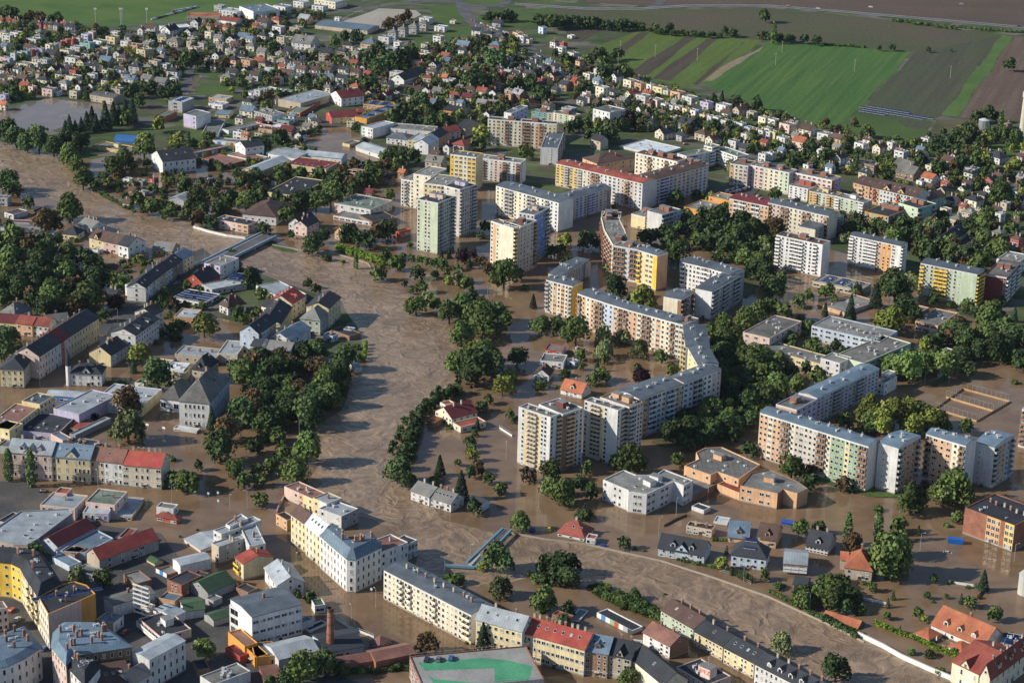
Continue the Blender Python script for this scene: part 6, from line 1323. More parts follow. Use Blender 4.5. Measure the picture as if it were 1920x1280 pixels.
trees(3, 2, '60,330,200d 380,260,130d 290,200,90D 1070,190,220d 1350,150,200d 1450,100,150D 1180,30,110y 1650,120,60s 1780,140,80s 1720,50,180D 1890,120,120D 760,520,200y 870,600,180y 1000,540,200y 1100,620,170y 1200,560,180y 1280,600,140d 750,600,160d 1320,620,100d 1480,640,110D 570,600,120d 180,940,190d 320,1050,130D 560,1060,110k 640,1110,60s 310,930,90k 1390,1080,250d 1300,1120,180d 1470,1130,180d 1080,1180,210d 1180,1080,80b 820,1250,70s 170,210,110D 230,320,140d 1300,560,110D 900,500,120y 1060,480,120y 1150,500,130d 20,200,160D 100,400,110d 1900,160,120D 1850,300,60s 1500,210,120D 1600,60,140D')
row(3, 2, 1240, 320, 1340, 270, 6, 30, 's')
trees(3, 1, '960,860,240D 1060,820,120w 1000,930,200D 620,1040,95c 930,1130,200y 870,1120,120y 1670,1080,210d 1440,1170,150k 1800,1220,180D 430,1040,55c 100,800,90d 40,850,180D 60,420,160k 650,870,100w 800,900,100c 1230,970,100D 1380,1010,70D 1500,1010,110d 1850,1080,60c 300,930,80d 440,900,120d 1230,440,150w 1330,460,120d 950,500,150d 660,400,150w 1650,350,160d 1620,500,130d 1830,430,120d 1450,620,130D 1230,590,120D 1600,640,130d 1750,600,160d 60,180,90d 920,260,45c 1760,170,160d 1180,590,110d 1350,620,110d 1550,700,130d 1700,900,70D 1010,960,110D 500,960,70d 230,980,90d 120,1060,130d 30,1030,120d 250,1100,60s 1360,1220,130k 1460,1230,160D 1900,1250,140D 1620,1230,150d')
trees(0, 2, '1050,80,160y 1180,250,220D 960,430,200k 960,640,240w 230,960,85p 60,910,90p 1640,450,80c 1310,1030,120d 1400,1030,170d 1490,930,70D 1690,660,200k 1650,800,220D 1820,540,200D 1850,250,200d 1780,220,150D 1890,480,170D 1760,960,140d 1840,1040,110d 750,490,60u 1900,780,120D 1340,1060,120d 1440,1080,120d 1020,640,60s 830,690,60s 930,300,50s 1290,880,60s 1230,860,50s 1000,180,60c 30,60,180D 130,60,100D')
row(0, 2, 820, 305, 900, 305, 4, 34, 's')
trees(1, 2, '50,130,150D 120,230,180d 230,150,100y 60,450,200D 330,370,180k 200,300,150D 150,330,140d 450,210,160k 540,260,200d 640,230,160D 560,400,180d 480,330,150D 390,530,220D 250,500,180D 110,560,200D 620,340,140D 160,690,120D 380,800,220d 290,960,200d 170,720,110d 210,830,120d 120,920,120d 60,700,90d 30,1180,110d 20,960,100d 30,1040,90d 1650,180,280D 1520,140,180d 1700,100,200d 1600,60,160y 1790,150,160D 1850,330,140y 1900,260,100y 1750,430,80D 1700,480,90D 1370,355,55D 1325,395,55D 1275,445,55D 1225,495,55D 1170,545,55D 1120,595,60D 1085,655,60D 1060,710,65D 1035,765,65D 1010,820,55D 1060,960,190D 1120,1010,150D 1380,930,85c 1510,900,60d 1600,740,90D 1610,800,70d 1620,850,90y 1670,930,80k 1615,980,90D 1690,970,70k 1745,1030,80d 1840,1105,95d 1540,1080,120c 1660,620,50c 1450,640,50s 750,40,70s 760,120,60d 1330,1040,90s 1640,1240,110D 1900,540,60d 260,300,140D 20,330,150D 150,430,150D 330,470,150D 460,440,150D 60,600,160D 180,590,140D 1180,1040,70d 1500,360,60w 1640,690,50D 1100,900,120D')
row(1, 2, 1500, 350, 1250, 500, 9, 85, 'D', 4)
row(1, 2, 1230, 530, 1090, 860, 13, 90, 'D', 4)
row(1, 2, 1210, 620, 1160, 860, 8, 70, 'D', 4)
row(1, 2, 822, 10, 810, 130, 6, 40, 'P', 2)
trees(0, 3, '600,390,120w 280,260,130D 770,500,140d 1540,1020,170d 1350,180,22s 1480,130,22s')
trees(1, 3, '1820,330,220D 1700,400,80y 1830,550,180w 1500,500,130s 400,650,100D 1710,800,120c 1270,970,170k 330,1180,240d 520,1130,200D 1060,1130,90s 1580,960,30s 320,560,60d 230,1240,150D 620,1160,110D 120,1180,90D 1440,490,80s 1380,510,50s')
row(1, 3, 680, 1190, 1130, 1160, 9, 70, 's')
trees(2, 3, '70,60,150d 540,20,130s 260,390,130D 400,370,200D 430,470,170D 130,460,50d 250,495,130s 240,650,200d 430,720,110D 380,780,100D 920,610,90D 840,230,90D 925,270,30s 990,285,30s 1565,385,100y 880,1220,150d 1900,470,80d 320,400,130D 180,500,90s 230,700,110D 650,600,80s 340,500,100D 1140,610,30s 1610,290,35c')
row(2, 3, 640, 600, 1100, 740, 14, 75, 's', 8)
row(2, 3, 700, 620, 1090, 780, 12, 80, 's', 10)
row(2, 3, 1620, 430, 1800, 500, 14, 22, 'p', 1)
row(2, 3, 1250, 345, 1560, 420, 14, 34, 's', 6)
row(2, 3, 1510, 200, 1600, 205, 5, 36, 's', 2)
trees(3, 3, '240,110,130d 380,110,100d 600,140,75p 650,240,150k 830,110,80p 990,90,130d 900,330,280d 1000,250,180d 940,330,300d 1420,40,90d 1345,95,50s 1130,130,30p 1250,500,70D 1365,520,45s 1620,510,90c 1190,620,60D 1340,625,45d 1230,665,40s 1515,670,90d 1450,650,40c 940,620,40c 890,770,65d 1130,750,90d 1175,800,60y 990,880,28c 780,560,70d 450,600,220d 300,590,90D 260,650,140d 640,620,70s 420,510,120s 110,960,170w 510,1170,190D 1700,760,120d 720,530,45s 1290,1190,80s 1080,1045,70s 120,545,35s 1580,630,35y 1210,1060,90s 500,560,120d 340,640,110d 870,200,120d 930,430,160d 1500,560,40s 1560,550,40s 1390,1010,70s 900,680,40c')
row(3, 3, 20, 590, 400, 790, 14, 42, 's', 3)
row(3, 3, 420, 800, 660, 920, 9, 46, 'D', 3)
trees(2, 0, '840,930,100D 880,900,120u 780,930,90D 700,460,110d 680,410,100D 640,420,90D 570,440,110d 480,520,60D 690,520,120D 820,530,100D 860,550,90d 800,400,90D 1830,780,100D 1680,760,90D 1575,740,50c 740,990,130D 640,1020,110D 580,1010,100D 500,930,110D 440,950,90D 110,1130,120d 30,620,100D 140,620,110D 240,720,130D 330,400,60D 400,440,90d 450,450,70D 1380,890,50D 1500,950,100D 1640,1230,80w 1790,1110,80d 1300,960,60y 1390,980,60D 1100,880,60d 1240,900,60D 520,640,50s 780,740,60D 1000,840,80D 1900,120,90D 300,160,110D 1080,210,60d 1180,210,70D 1600,230,60D 1660,240,70D 1870,260,60D')
row(2, 0, 180, 150, 640, 175, 18, 75, 'D', 8)
row(2, 0, 690, 190, 960, 190, 8, 70, 'D', 8)
row(2, 0, 1040, 230, 1560, 265, 14, 42, 'D', 8)
row(3, 0, 10, 270, 190, 290, 5, 60, 'D', 6)
trees(3, 0, '45,250,50p 270,290,70D 370,305,70D 835,362,40D 935,350,60D 1205,372,40D 1370,378,24D 1810,485,90D 650,920,60k 740,980,100d 590,970,30p 1560,870,100D 1640,860,110D 1720,870,90D 1750,890,50p 1250,1060,80D 1400,1010,80D 1520,1000,100D 1600,1060,90D 1480,1060,90D 1350,1060,80D 1280,1130,100D 1560,1150,70p 310,1130,110D 200,1170,100D 440,1160,120D 660,1200,50p 420,1060,70D 870,1190,80d 720,1150,60D 1150,1210,110D 1250,1210,120D 1450,1210,110D 1850,1230,80y 1640,1190,60D 1400,1140,90D 1700,1030,60D 600,1100,70D 500,1240,70D 50,1080,60y 180,1230,110d 1320,1180,60D 1560,1230,90D 960,1030,60s')
row(3, 0, 1660, 1000, 1900, 1030, 14, 34, 'p', 3)
row(3, 0, 950, 150, 1400, 210, 16, 38, 's', 8)
row(3, 0, 1400, 200, 1900, 240, 14, 34, 's', 6)
row(3, 0, 420, 330, 720, 350, 12, 30, 's', 4)
# belts and gardens between the houses, filled with trees spread at random
scatter([(0, 20), (60, 45), (230, 60), (240, 75), (330, 95), (340, 150), (330, 180), (240, 180), (160, 190), (60, 180), (0, 200)], 336, 'ddDDyksw', 1.8, 3.7, seed=1)
scatter([(290, 60), (520, 20), (620, 30), (560, 60), (640, 110), (480, 160), (380, 130), (330, 90)], 208, 'ddDDyksw', 1.8, 3.7, seed=2)
scatter([(400, 160), (640, 110), (950, 70), (980, 100), (1060, 190), (960, 215), (860, 230), (700, 200), (600, 180), (480, 200)], 400, 'ddDDyksw', 2, 4.6, seed=3)
scatter([(640, 95), (760, 95), (850, 90), (960, 110), (960, 170), (840, 180), (700, 130)], 90, 'ddDDyksw', 3, 4.8, seed=4)
scatter([(840, 170), (960, 200), (900, 250), (800, 280), (740, 240), (690, 290), (640, 240), (780, 200)], 96, 'ddDDyksw', 2.5, 4.0, seed=5)
scatter([(1080, 115), (1140, 140), (1300, 175), (1460, 215), (1560, 240), (1600, 260), (1700, 265), (1780, 300), (1900, 330), (1900, 400), (1780, 380), (1600, 330), (1400, 290), (1200, 230), (1080, 190), (960, 130)], 416, 'ddDDyksw', 1.8, 3.7, seed=6)
scatter([(1120, 195), (1240, 215), (1380, 240), (1440, 280), (1560, 330), (1700, 350), (1560, 320), (1330, 250), (1180, 250), (1090, 240)], 128, 'ddDDyksw', 2.2, 4.0, seed=7)
scatter([(1700, 265), (1800, 240), (1920, 260), (1960, 420), (1880, 430), (1760, 350), (1720, 300)], 120, 'ddDDyksw', 2.5, 4.4, seed=8)
scatter([(180, 310), (330, 300), (420, 310), (450, 400), (350, 410), (250, 385), (190, 345)], 120, 'ddDDyksw', 1.8, 3.3, seed=9)
scatter([(440, 330), (620, 320), (740, 310), (730, 350), (600, 370), (560, 400), (480, 400), (450, 370)], 70, 'dDDk', 3, 5.5, seed=10)
scatter([(-40, 425), (100, 430), (125, 470), (175, 500), (190, 590), (130, 600), (60, 590), (-40, 575)], 45, 'dDDDk', 4.5, 7, seed=11)
scatter([(190, 460), (300, 490), (330, 470), (350, 470), (300, 520), (250, 550), (200, 540)], 55, 'dDssy', 1.2, 2.4, seed=12)
scatter([(300, 560), (440, 500), (480, 530), (400, 560), (340, 640), (270, 650), (290, 600)], 40, 'dDs', 1.8, 3.6, seed=13)
scatter([(470, 680), (560, 660), (655, 680), (650, 740), (600, 780), (520, 800), (470, 790)], 36, 'dDDDk', 4.5, 7.5, seed=14)
scatter([(1250, 430), (1430, 380), (1460, 440), (1440, 540), (1380, 500), (1300, 470)], 36, 'dDDD', 3.5, 6, seed=15)
scatter([(1340, 640), (1440, 660), (1440, 760), (1400, 820), (1280, 850), (1230, 810), (1330, 740)], 60, 'dDDD', 3.5, 6.5, seed=16)
scatter([(1640, 690), (1760, 640), (1920, 620), (1900, 660), (1760, 690), (1700, 740)], 30, 'dDD', 3.5, 6.5, seed=17)
scatter([(1680, 400), (1860, 420), (1920, 500), (1860, 520), (1740, 500), (1640, 440)], 60, 'dDDk', 3, 5.5, seed=18)
scatter([(1240, 380), (1280, 360), (1440, 420), (1460, 600), (1420, 560), (1420, 480)], 26, 'dDw', 3, 5.5, seed=19)
scatter([(1100, 1100), (1130, 1100), (1240, 1150), (1240, 1165), (1160, 1140)], 60, 's', 1.4, 2.4, gap=.2, seed=20)
scatter([(1440, 1100), (1520, 1110), (1600, 1080), (1620, 1150), (1560, 1150)], 26, 'dDs', 1.8, 3.6, seed=21)
scatter([(0, 120), (100, 130), (230, 150), (330, 165), (250, 185), (120, 180), (0, 195)], 110, 'dDDy', 1.6, 3.4, seed=22)
scatter([(1480, 400), (1560, 420), (1700, 430), (1690, 470), (1560, 460)], 24, 'dDwk', 3, 5, seed=23)
scatter([(1440, 620), (1460, 690), (1560, 700), (1640, 640), (1400, 600)], 14, 'dD', 3, 5, seed=24)
scatter([(480, 260), (640, 300), (560, 320), (430, 320), (300, 300), (320, 260)], 60, 'dDsy', 1.6, 3.4, seed=25)
# ---------------------------------------------------------------- lamps, vehicles, walls, bridges and other single things
def TP(c, r, x, y): return (480*c+x/4, 320*r+y/4)
pole_m = plain('galvanised pole', (.42, .43, .44)); dark_m = plain('dark metal', (.05, .05, .055)); conc = plain('concrete', (.42, .41, .39))
def lamp(px, py, h=8.5, a=2.5):
    g = G(px, py); key = ('lamp',)
    if key not in _WM:
        b = MB(); b.cyl(0, 0, -.5, 1, .12, .085, 6); b.bar((0, 0, .9), (0, 0, 8), .07)
        q = MB(); q.bar((0, 0, 8), (.4, 0, 8.4), .05); q.bar((.4, 0, 8.4), (1.3, 0, 8.5), .05)
        hd = MB(); hd.box(1.2, 1.8, -.12, .12, 8.42, 8.56)
        _WM[key] = (b.mesh('pole', [pole_m]), q.mesh('arm', [pole_m]), hd.mesh('lamp_head', [plain('lamp head', (.6, .6, .6))]))
    p, q, hd = _WM[key]; ro = root('street_lamp', g[0], g[1], a); ro.scale = (1, 1, h/8.5)
    link('pole', p, ro); link('arm', q, ro); link('lamp_head', hd, ro); ro['category'] = 'street lamp'
    AUTO.append((ro, px, py, 'tall grey %s', 'street lamp', 'street lamps', '', 'street lamps of the flooded town'))
for c, r, x, y in [(0, 2, 300, 345), (0, 2, 735, 1095), (0, 2, 1288, 1210), (0, 2, 1725, 1270), (0, 2, 1855, 1250), (1, 3, 302, 430), (1, 3, 898, 715), (1, 3, 715, 840), (1, 3, 1415, 470), (1, 3, 1395, 940), (1, 3, 1605, 370), (0, 1, 1072, 1000), (0, 1, 883, 1140), (0, 1, 1538, 660), (0, 1, 1445, 620), (1, 1, 90, 545), (1, 2, 325, 720), (1, 2, 1066, 1100), (1, 2, 1875, 880), (2, 2, 200, 1240), (2, 2, 1450, 790), (2, 2, 1466, 1210), (2, 3, 1100, 170), (2, 3, 1230, 30), (3, 3, 1140, 285), (3, 3, 1845, 370), (2, 3, 1735, 520), (3, 3, 310, 740), (3, 1, 1522, 600), (3, 1, 1565, 570), (3, 1, 1640, 450), (3, 1, 1120, 540), (2, 1, 940, 1000), (3, 2, 1175, 330), (1, 1, 1735, 950), (2, 3, 100, 1140), (0, 2, 970, 270), (3, 2, 985, 1280)]:
    lamp(*TP(c, r, x, y), a=rnd.uniform(0, 6.28))
# wooden power poles standing in the fields
for x, y in [(795, 490), (1072, 430), (1388, 455), (812, 400)]:
    px, py = TP(2, 0, x, y); g = G(px, py); ro = root('power_pole', g[0], g[1]); b = MB(); b.bar((0, 0, 0), (0, 0, 11), .13); b.obj('pole', [plain('pale wood', (.45, .4, .33))], ro)
    b = MB(); b.bar((-1.2, 0, 10.4), (1.2, 0, 10.4), .1); b.obj('crossarm', [pole_m], ro); ro['category'] = 'power pole'; AUTO.append((ro, px, py, 'wooden %s', 'power pole', 'power poles', 'in the striped fields', 'power poles in the fields'))
for x, y in [(55, 495), (648, 540), (1366, 590), (104, 400)]:
    px, py = TP(3, 0, x, y); g = G(px, py); ro = root('power_pole', g[0], g[1]); b = MB(); b.bar((0, 0, 0), (0, 0, 11), .13); b.obj('pole', [plain('pale wood', (.45, .4, .33))], ro)
    b = MB(); b.bar((-1.2, 0, 10.4), (1.2, 0, 10.4), .1); b.obj('crossarm', [pole_m], ro); ro['category'] = 'power pole'; AUTO.append((ro, px, py, 'wooden %s', 'power pole', 'power poles', 'in the large fields', 'power poles in the fields'))
for x in (718, 905, 917, 1103):
    px, py = TP(0, 0, x, 205); g = G(px, py); ro = root('floodlight_mast', g[0], g[1]); b = MB(); b.bar((0, 0, 0), (0, 0, 17), .22); b.obj('mast', [pole_m], ro)
    b = MB(); b.box(-1.2, 1.2, -.2, .2, 15.6, 17.2); b.obj('floodlights', [plain('lamp head', (.6, .6, .6))], ro); ro['category'] = 'mast'; AUTO.append((ro, px, py, 'tall thin %s', 'mast', 'masts', 'beside the meadow road', 'masts along the meadow road'))
# cars
def car_meshes(c):
    k = ('car', c)
    if k in _WM: return _WM[k]
    m = bpy.data.materials.new('car paint'); m.use_nodes = True; p = m.node_tree.nodes['Principled BSDF']; p.inputs['Base Color'].default_value = (*c, 1); p.inputs['Roughness'].default_value = .25; p.inputs['Coat Weight'].default_value = .5
    pr = [(-2.1, .35), (-2.15, .75), (-2.0, .95), (-1.2, 1.0), (1.1, .95), (2.0, .8), (2.15, .6), (2.12, .35)]
    def ext(b, pr, w, mi, taper=0):
        n = len(pr); s0 = len(b.v)
        for sg in (-1, 1): b.v += [(x, sg*(w-(taper if z > 1.2 else 0)), z) for x, z in pr]
        for i in range(n): b.f.append((s0+i, s0+(i+1) % n, s0+n+(i+1) % n, s0+n+i)); b.m.append(mi)
        b.f.append(tuple(s0+i for i in range(n))); b.m.append(mi); b.f.append(tuple(s0+n+i for i in range(n-1, -1, -1))); b.m.append(mi)
    b = MB(); ext(b, pr, .88, 0); gb = MB(); ext(gb, [(-1.75, .96), (-1.3, 1.38), (.35, 1.40), (1.05, .94)], .8, 0, .12)
    tb = MB(); ext(tb, [(-1.32, 1.37), (-1.25, 1.45), (.3, 1.46), (.38, 1.39)], .79, 0, .12)
    wb = MB()
    for i in range(10):
        a0, a1 = i*.628, (i+1)*.628
        wb.quad([(.33*math.cos(a0), -.1, .33*math.sin(a0)), (.33*math.cos(a1), -.1, .33*math.sin(a1)), (.33*math.cos(a1), .1, .33*math.sin(a1)), (.33*math.cos(a0), .1, .33*math.sin(a0))])
    for y in (-.1, .1): wb.quad([(.33*math.cos(i*.628), y, .33*math.sin(i*.628)) for i in range(10)])
    full = MB(); ext(full, pr, .88, 0); ext(full, [(-1.75, .96), (-1.3, 1.38), (.35, 1.40), (1.05, .94)], .8, 1, .12); ext(full, [(-1.32, 1.37), (-1.25, 1.45), (.3, 1.46), (.38, 1.39)], .79, 0, .12)
    _WM[k] = (b.mesh('car_body', [m]), gb.mesh('car_windows', [glass_mat()]), tb.mesh('car_roof', [m]), wb.mesh('wheel', [dark_m]), full.mesh('car', [m, glass_mat()])); return _WM[k]
CC = dict(white=(.7, .7, .7), silver=(.4, .42, .44), black=(.02, .02, .025), blue=(.03, .08, .25), red=(.4, .02, .02), grey=(.13, .14, .15))
def car(px, py, col, rz, z=0.0, parts=False, where='', label=None):
    g = G(px, py, z); M_ = car_meshes(CC[col])
    if parts:
        o = root('parked_car', g[0], g[1], rz, z); link('car_body', M_[0], o); link('car_windows', M_[1], o); link('car_roof', M_[2], o)
        for x in (-1.3, 1.35):
            for y in (-.82, .82): link('wheel', M_[3], o, (x, y, .33))
    else: o = link('parked_car', M_[4], None, (float(g[0]), float(g[1]), z), rz)
    o['category'] = 'car'
    if label: o['label'] = label
    else: AUTO.append((o, px, py, col+' parked %s', 'car', 'cars', where, 'cars parked in the town'))
cl = ['white', 'silver', 'black', 'blue', 'grey', 'white', 'red', 'silver']
for i in range(26):
    t = i/25; car(*TP(0, 0, 1150+t*320, 150-t*90), rnd.choice(cl), R(30+rnd.uniform(-5, 5)), where='in the long car park line')
    if i > 6: car(*TP(0, 0, 1240+t*240, 100-t*42), rnd.choice(cl), R(30), where='in the long car park line')
for i in range(14): car(*TP(1, 0, 1620+i*24, 155+i*9+rnd.uniform(-3, 3)), rnd.choice(cl), R(-60), where='queuing by the roundabout')
for i in range(12):
    for j in range(2): car(*TP(2, 1, 1610+i*13+j*24, 160-i*4+j*16), rnd.choice(cl), R(70), z=.32, where='in the dry car park')
for x, y, c_ in [(150, 50, 'red'), (375, 68, 'white'), (770, 58, 'white'), (1885, 200, 'black'), (1450, 36, 'silver')]: car(*TP(3, 0, x, y), c_, R(-10), .17, where='on the country road')
for x, y, c_ in [(1490, 712, 'silver'), (1355, 800, 'blue'), (1330, 850, 'silver'), (1410, 1022, 'blue'), (1370, 1015, 'black')]: car(*TP(0, 1, x, y), c_, R(55), .34, where='in the dry street')
for x, y, c_ in [(130, 810, 'silver'), (85, 740, 'red'), (330, 1030, 'blue'), (940, 905, 'red')]: car(*TP(0, 3, x, y), c_, R(75), .36, where='in the shadowed lane')
for x, y, c_ in [(330, 1130, 'black'), (205, 38, 'white')]: car(*TP(0 if x == 330 else 1, 2 if x == 330 else 1, x, y), c_, R(10), .12, where='standing in the flood')
for x, y, c_ in [(1095, 525, 'blue'), (1620, 560, 'silver'), (1480, 600, 'white')]: car(*TP(3, 1, x, y), c_, R(40), .32, where='beside the road junction')
for x, y, c_ in [(60, 1240, 'blue'), (120, 1130, 'silver'), (180, 1140, 'white'), (650, 1030, 'silver'), (1240, 1080, 'grey'), (1150, 1130, 'white')]: car(*TP(3, 0, x, y), c_, R(-30), 0, where='in the eastern suburb')
for x, y, c_ in [(870, 1245, 'white'), (850, 1225, 'silver'), (1300, 1085, 'red'), (1130, 880, 'white'), (570, 1010, 'white')]: car(*TP(2, 0, x, y), c_, R(30), .1, where='between the buildings')
car(*TP(3, 3, 1350, 315), 'silver', R(-8), -.75, True, label='silver car half sunk in the brown water near the blue container')
car(*TP(1, 1, 95, 492), 'blue', R(5), .34, True, label='blue car parked on the dry road end beside the bridge')
# blue shipping container, white lorry trailer
def boxthing(name, px, py, L, W, H, ang, mat, label, cat, ribs=8, z=-.6):
    g = G(px, py); ro = root(name, g[0], g[1], R(ang), z); b = MB(); b.box(-L/2, L/2, -W/2, W/2, 0, H, 0)
    for i in range(ribs):
        x = -L/2+(i+.5)*L/ribs; b.box(x-.12, x+.12, -W/2-.06, -W/2, .15, H-.15, 0); b.box(x-.12, x+.12, W/2, W/2+.06, .15, H-.15, 0)
    b.obj('body', [mat], ro); b = MB()
    for s_ in (-1, 1): b.box(L/2, L/2+.08, s_*W/4-W/4+.08, s_*W/4+W/4-.08, .15, H-.15)
    b.obj('doors', [mat], ro); tag(ro, label, cat); return ro
blue_m = plain('container blue', (.02, .12, .42), .4)
boxthing('shipping_container', *TP(3, 3, 1405, 232), 6.8, 2.6, 3.0, -12, blue_m, 'bright blue container standing in the flood near the tall brick school', 'container')
boxthing('lorry_trailer', *TP(1, 1, 120, 105), 11, 2.6, 3.4, -38, plain('trailer white', (.6, .6, .58)), 'long white lorry trailer standing in the flooded factory yard', 'trailer')
boxthing('lorry_trailer', *TP(0, 1, 1608, 92), 12, 2.6, 3.4, -3, plain('trailer black', (.04, .04, .05)), 'dark lorry trailer with pale frame left of the flooded factory yard', 'trailer')
# parking deck with green surface and three cars
bld(1, 3, '1152,1078 1262,1335 2075,1092|9/3|Fe|xxxx/RRRR|xx/ee|n|parking_deck|multi-storey parking deck with green painted roof, bottom centre of the photo')
dk, dH = LAST[0]; cx, cy, a_, hx, hy, _ = FOOT[-1]; b = MB(); gm = ramp_mat('green deck paint', [(.3, (.05, .22, .12)), (.7, (.09, .32, .18))], .1, fv=.15); gy = ramp_mat('grey deck', [(.3, (.22, .22, .21)), (.7, (.30, .30, .29))], .1, fv=.15)
b.quad([(-hx+.4, -hy+.4, dH-.40), (hx-.4, -hy+.4, dH-.40), (hx-.4, hy-.4, dH-.40), (-hx+.4, hy-.4, dH-.40)], 1)
Pg = []
for poly in ([(1215, 1128), (1700, 1090), (1900, 1110), (2070, 1150), (2070, 1300), (1790, 1270), (1787, 1168), (1270, 1185)], [(1285, 1215), (1335, 1285), (1500, 1380), (1900, 1340), (1790, 1290), (1340, 1250)]):
    pts = []
    for x, y in poly:
        q = G(*TP(1, 3, x, y), dH-.4)-np.array([cx, cy]); u = q[0]*math.cos(a_)+q[1]*math.sin(a_); v = -q[0]*math.sin(a_)+q[1]*math.cos(a_)
        pts.append((max(-hx+.5, min(hx-.5, u)), max(-hy+.5, min(hy-.5, v)), dH-.38))
    b.quad(pts, 0)
b.obj('deck_surface', [gm, gy], dk)
b = MB()
for i in range(21):
    t = i/20; b.bar((-hx+.3, -hy+t*2*hy, dH), (-hx+.3, -hy+t*2*hy, dH+1.1), .04); b.bar((hx-.3, -hy+t*2*hy, dH), (hx-.3, -hy+t*2*hy, dH+1.1), .04)
b.bar((-hx+.3, -hy, dH+1.1), (-hx+.3, hy, dH+1.1), .05); b.bar((hx-.3, -hy, dH+1.1), (hx-.3, hy, dH+1.1), .05); b.obj('railing', [pole_m], dk)
for x, y, c_, lb in [(1280, 1110, 'black', 'black car, leftmost of three on the green parking deck'), (1368, 1108, 'grey', 'grey car, middle of three on the green parking deck'), (1462, 1100, 'blue', 'dark blue car, rightmost of three on the green parking deck')]:
    car(*TP(1, 3, x, y), c_, R(82), dH-.38, True, label=lb)
# roof sign of the pink building
def text_mesh(s, size, mat, ex=.04):
    cu = bpy.data.curves.new('letters', 'FONT'); cu.body = s; cu.size = size; cu.extrude = ex; cu.align_x = 'CENTER'; cu.align_y = 'CENTER'
    o = bpy.data.objects.new('tmp', cu); COL.objects.link(o); dg = bpy.context.evaluated_depsgraph_get(); me = bpy.data.meshes.new_from_object(o.evaluated_get(dg)); me.name = 'letters'
    bpy.data.objects.remove(o); me.materials.clear(); me.materials.append(mat); return me
A_, B_ = G(*TP(2, 3, 1420, 1158), 15.5), G(*TP(2, 3, 1480, 1182), 15.5); d = B_-A_; an = math.atan2(d[1], d[0]); Ls = float(np.hypot(*d)); cpt = (A_+B_)/2
pk = [q for q in bpy.data.objects if q.get('label', '').startswith('pink building with flat dark')][0]
def local(ro, p, z, an):
    a0 = ro.rotation_euler.z; d = np.array(p[:2])-np.array(ro.location[:2]); return (d[0]*math.cos(a0)+d[1]*math.sin(a0), -d[0]*math.sin(a0)+d[1]*math.cos(a0), z-ro.location.z), an-a0
lo, la = local(pk, cpt, 12, an); b = MB(); b.box(-Ls/2-.4, Ls/2+.4, -.1, 4.5, -.4, 3.6, 0, 'b'); b.box(-Ls/2-.5, Ls/2+.5, -.2, 4.6, 3.6, 3.75, 1); hut = b.obj('sign_hut', [WM('p'), plain('hut roof', (.2, .2, .2))], pk, loc=lo, rz=la)
b = MB(); b.box(-Ls/2, Ls/2, -.22, -.12, .8, 3.4); b.obj('sign_board', [plain('sign board', (.72, .55, .48))], hut)
o = link('sign_letters', text_mesh('IPEZ', 2.3, plain('sign red', (.5, .08, .05))), hut, (0, -.27, 2.1)); o.rotation_euler = (R(90), 0, 0)
b = MB(); b.bar((0, 2, 3.7), (0, 2, 8), .06); b.bar((-.8, 2, 6.5), (.8, 2, 6.5), .04); b.bar((-.6, 2, 7.3), (.6, 2, 7.3), .04); b.obj('antenna', [pole_m], hut)
# red shop banners on the white office and pink band on the brick school
of = [q for q in bpy.data.objects if q.get('label', '').startswith('modern white office')][0]
# tall brick chimney
px, py = TP(1, 3, 558, 1065); g = G(px, py); hc = height_at(*TP(1, 3, 557, 716), py); ro = root('brick_chimney', g[0], g[1]); b = MB(); b.cyl(0, 0, -.5, hc*.93, 1.75, 1.15, 14, cap=False); b.obj('stack', [brick_mat()], ro)
b = MB(); b.cyl(0, 0, hc*.93, hc, 1.35, 1.3, 14, cap=False); b.cyl(0, 0, hc*.96, hc*.965, 1.42, 1.42, 14); b.obj('crown_ring', [plain('sooty brick', (.10, .06, .05))], ro)
for t in (.25, .45, .65, .82): b = MB(); b.cyl(0, 0, hc*t, hc*t+.25, 1.8-.62*t, 1.8-.62*t, 14); b.obj('steel_band', [dark_m], ro)
tag(ro, 'tall round red brick factory chimney beside the flooded street', 'chimney')
# metal silo and white silos at the right edge
px, py = TP(3, 0, 1612, 1003); g = G(px, py); ro = root('silo', g[0], g[1]); b = MB(); rr = 40/4*mpp(px, py); hs = height_at(*TP(3, 0, 1612, 900), py); b.cyl(0, 0, 0, hs, rr, rr, 24, cap=False)
b.obj('shell', [node_mat('silo metal', (.5, .52, .55), rough=.35, metal=.7, var=.15)], ro); b = MB(); b.cyl(0, 0, hs, hs+1.2, rr*1.03, rr*.3, 24); b.obj('silo_roof', [plain('vent metal', (.45, .46, .47))], ro)
b = MB()
for k in (-.3, .3): b.bar((k, -rr-.2, 0), (k, -rr-.2, hs), .06)
b.obj('ladder', [pole_m], ro); tag(ro, 'shiny cylindrical metal silo among the trees at the upper right', 'silo')
px, py = TP(3, 3, 1925, 610); g = G(px, py); ro = root('silo', g[0], g[1]); b = MB(); rr = 55/4*mpp(px, py); b.cyl(0, 0, -.5, 9, rr, rr, 20, cap=False); b.obj('shell', [plain('silo concrete', (.45, .45, .42))], ro)
b = MB(); b.cyl(0, 0, 9, 12, rr*1.05, .4, 20); b.obj('silo_roof', [plain('silo top', (.30, .33, .31))], ro); tag(ro, 'pale grey silo with conical top standing in water at the right edge', 'silo')
px, py = TP(3, 0, 1905, 1060); g = G(px, py); ro = root('water_tower', g[0], g[1]); b = MB(); b.cyl(0, 0, 0, 34, 3.2, 2.4, 16); b.obj('shaft', [plain('tower cream', (.5, .45, .36))], ro); b = MB(); b.cyl(0, 0, 34, 38, 3, 3, 16); b.obj('head', [plain('tower cream', (.5, .45, .36))], ro)
tag(ro, 'tall cream concrete tower cut off by the right edge, behind the poplars', 'tower')
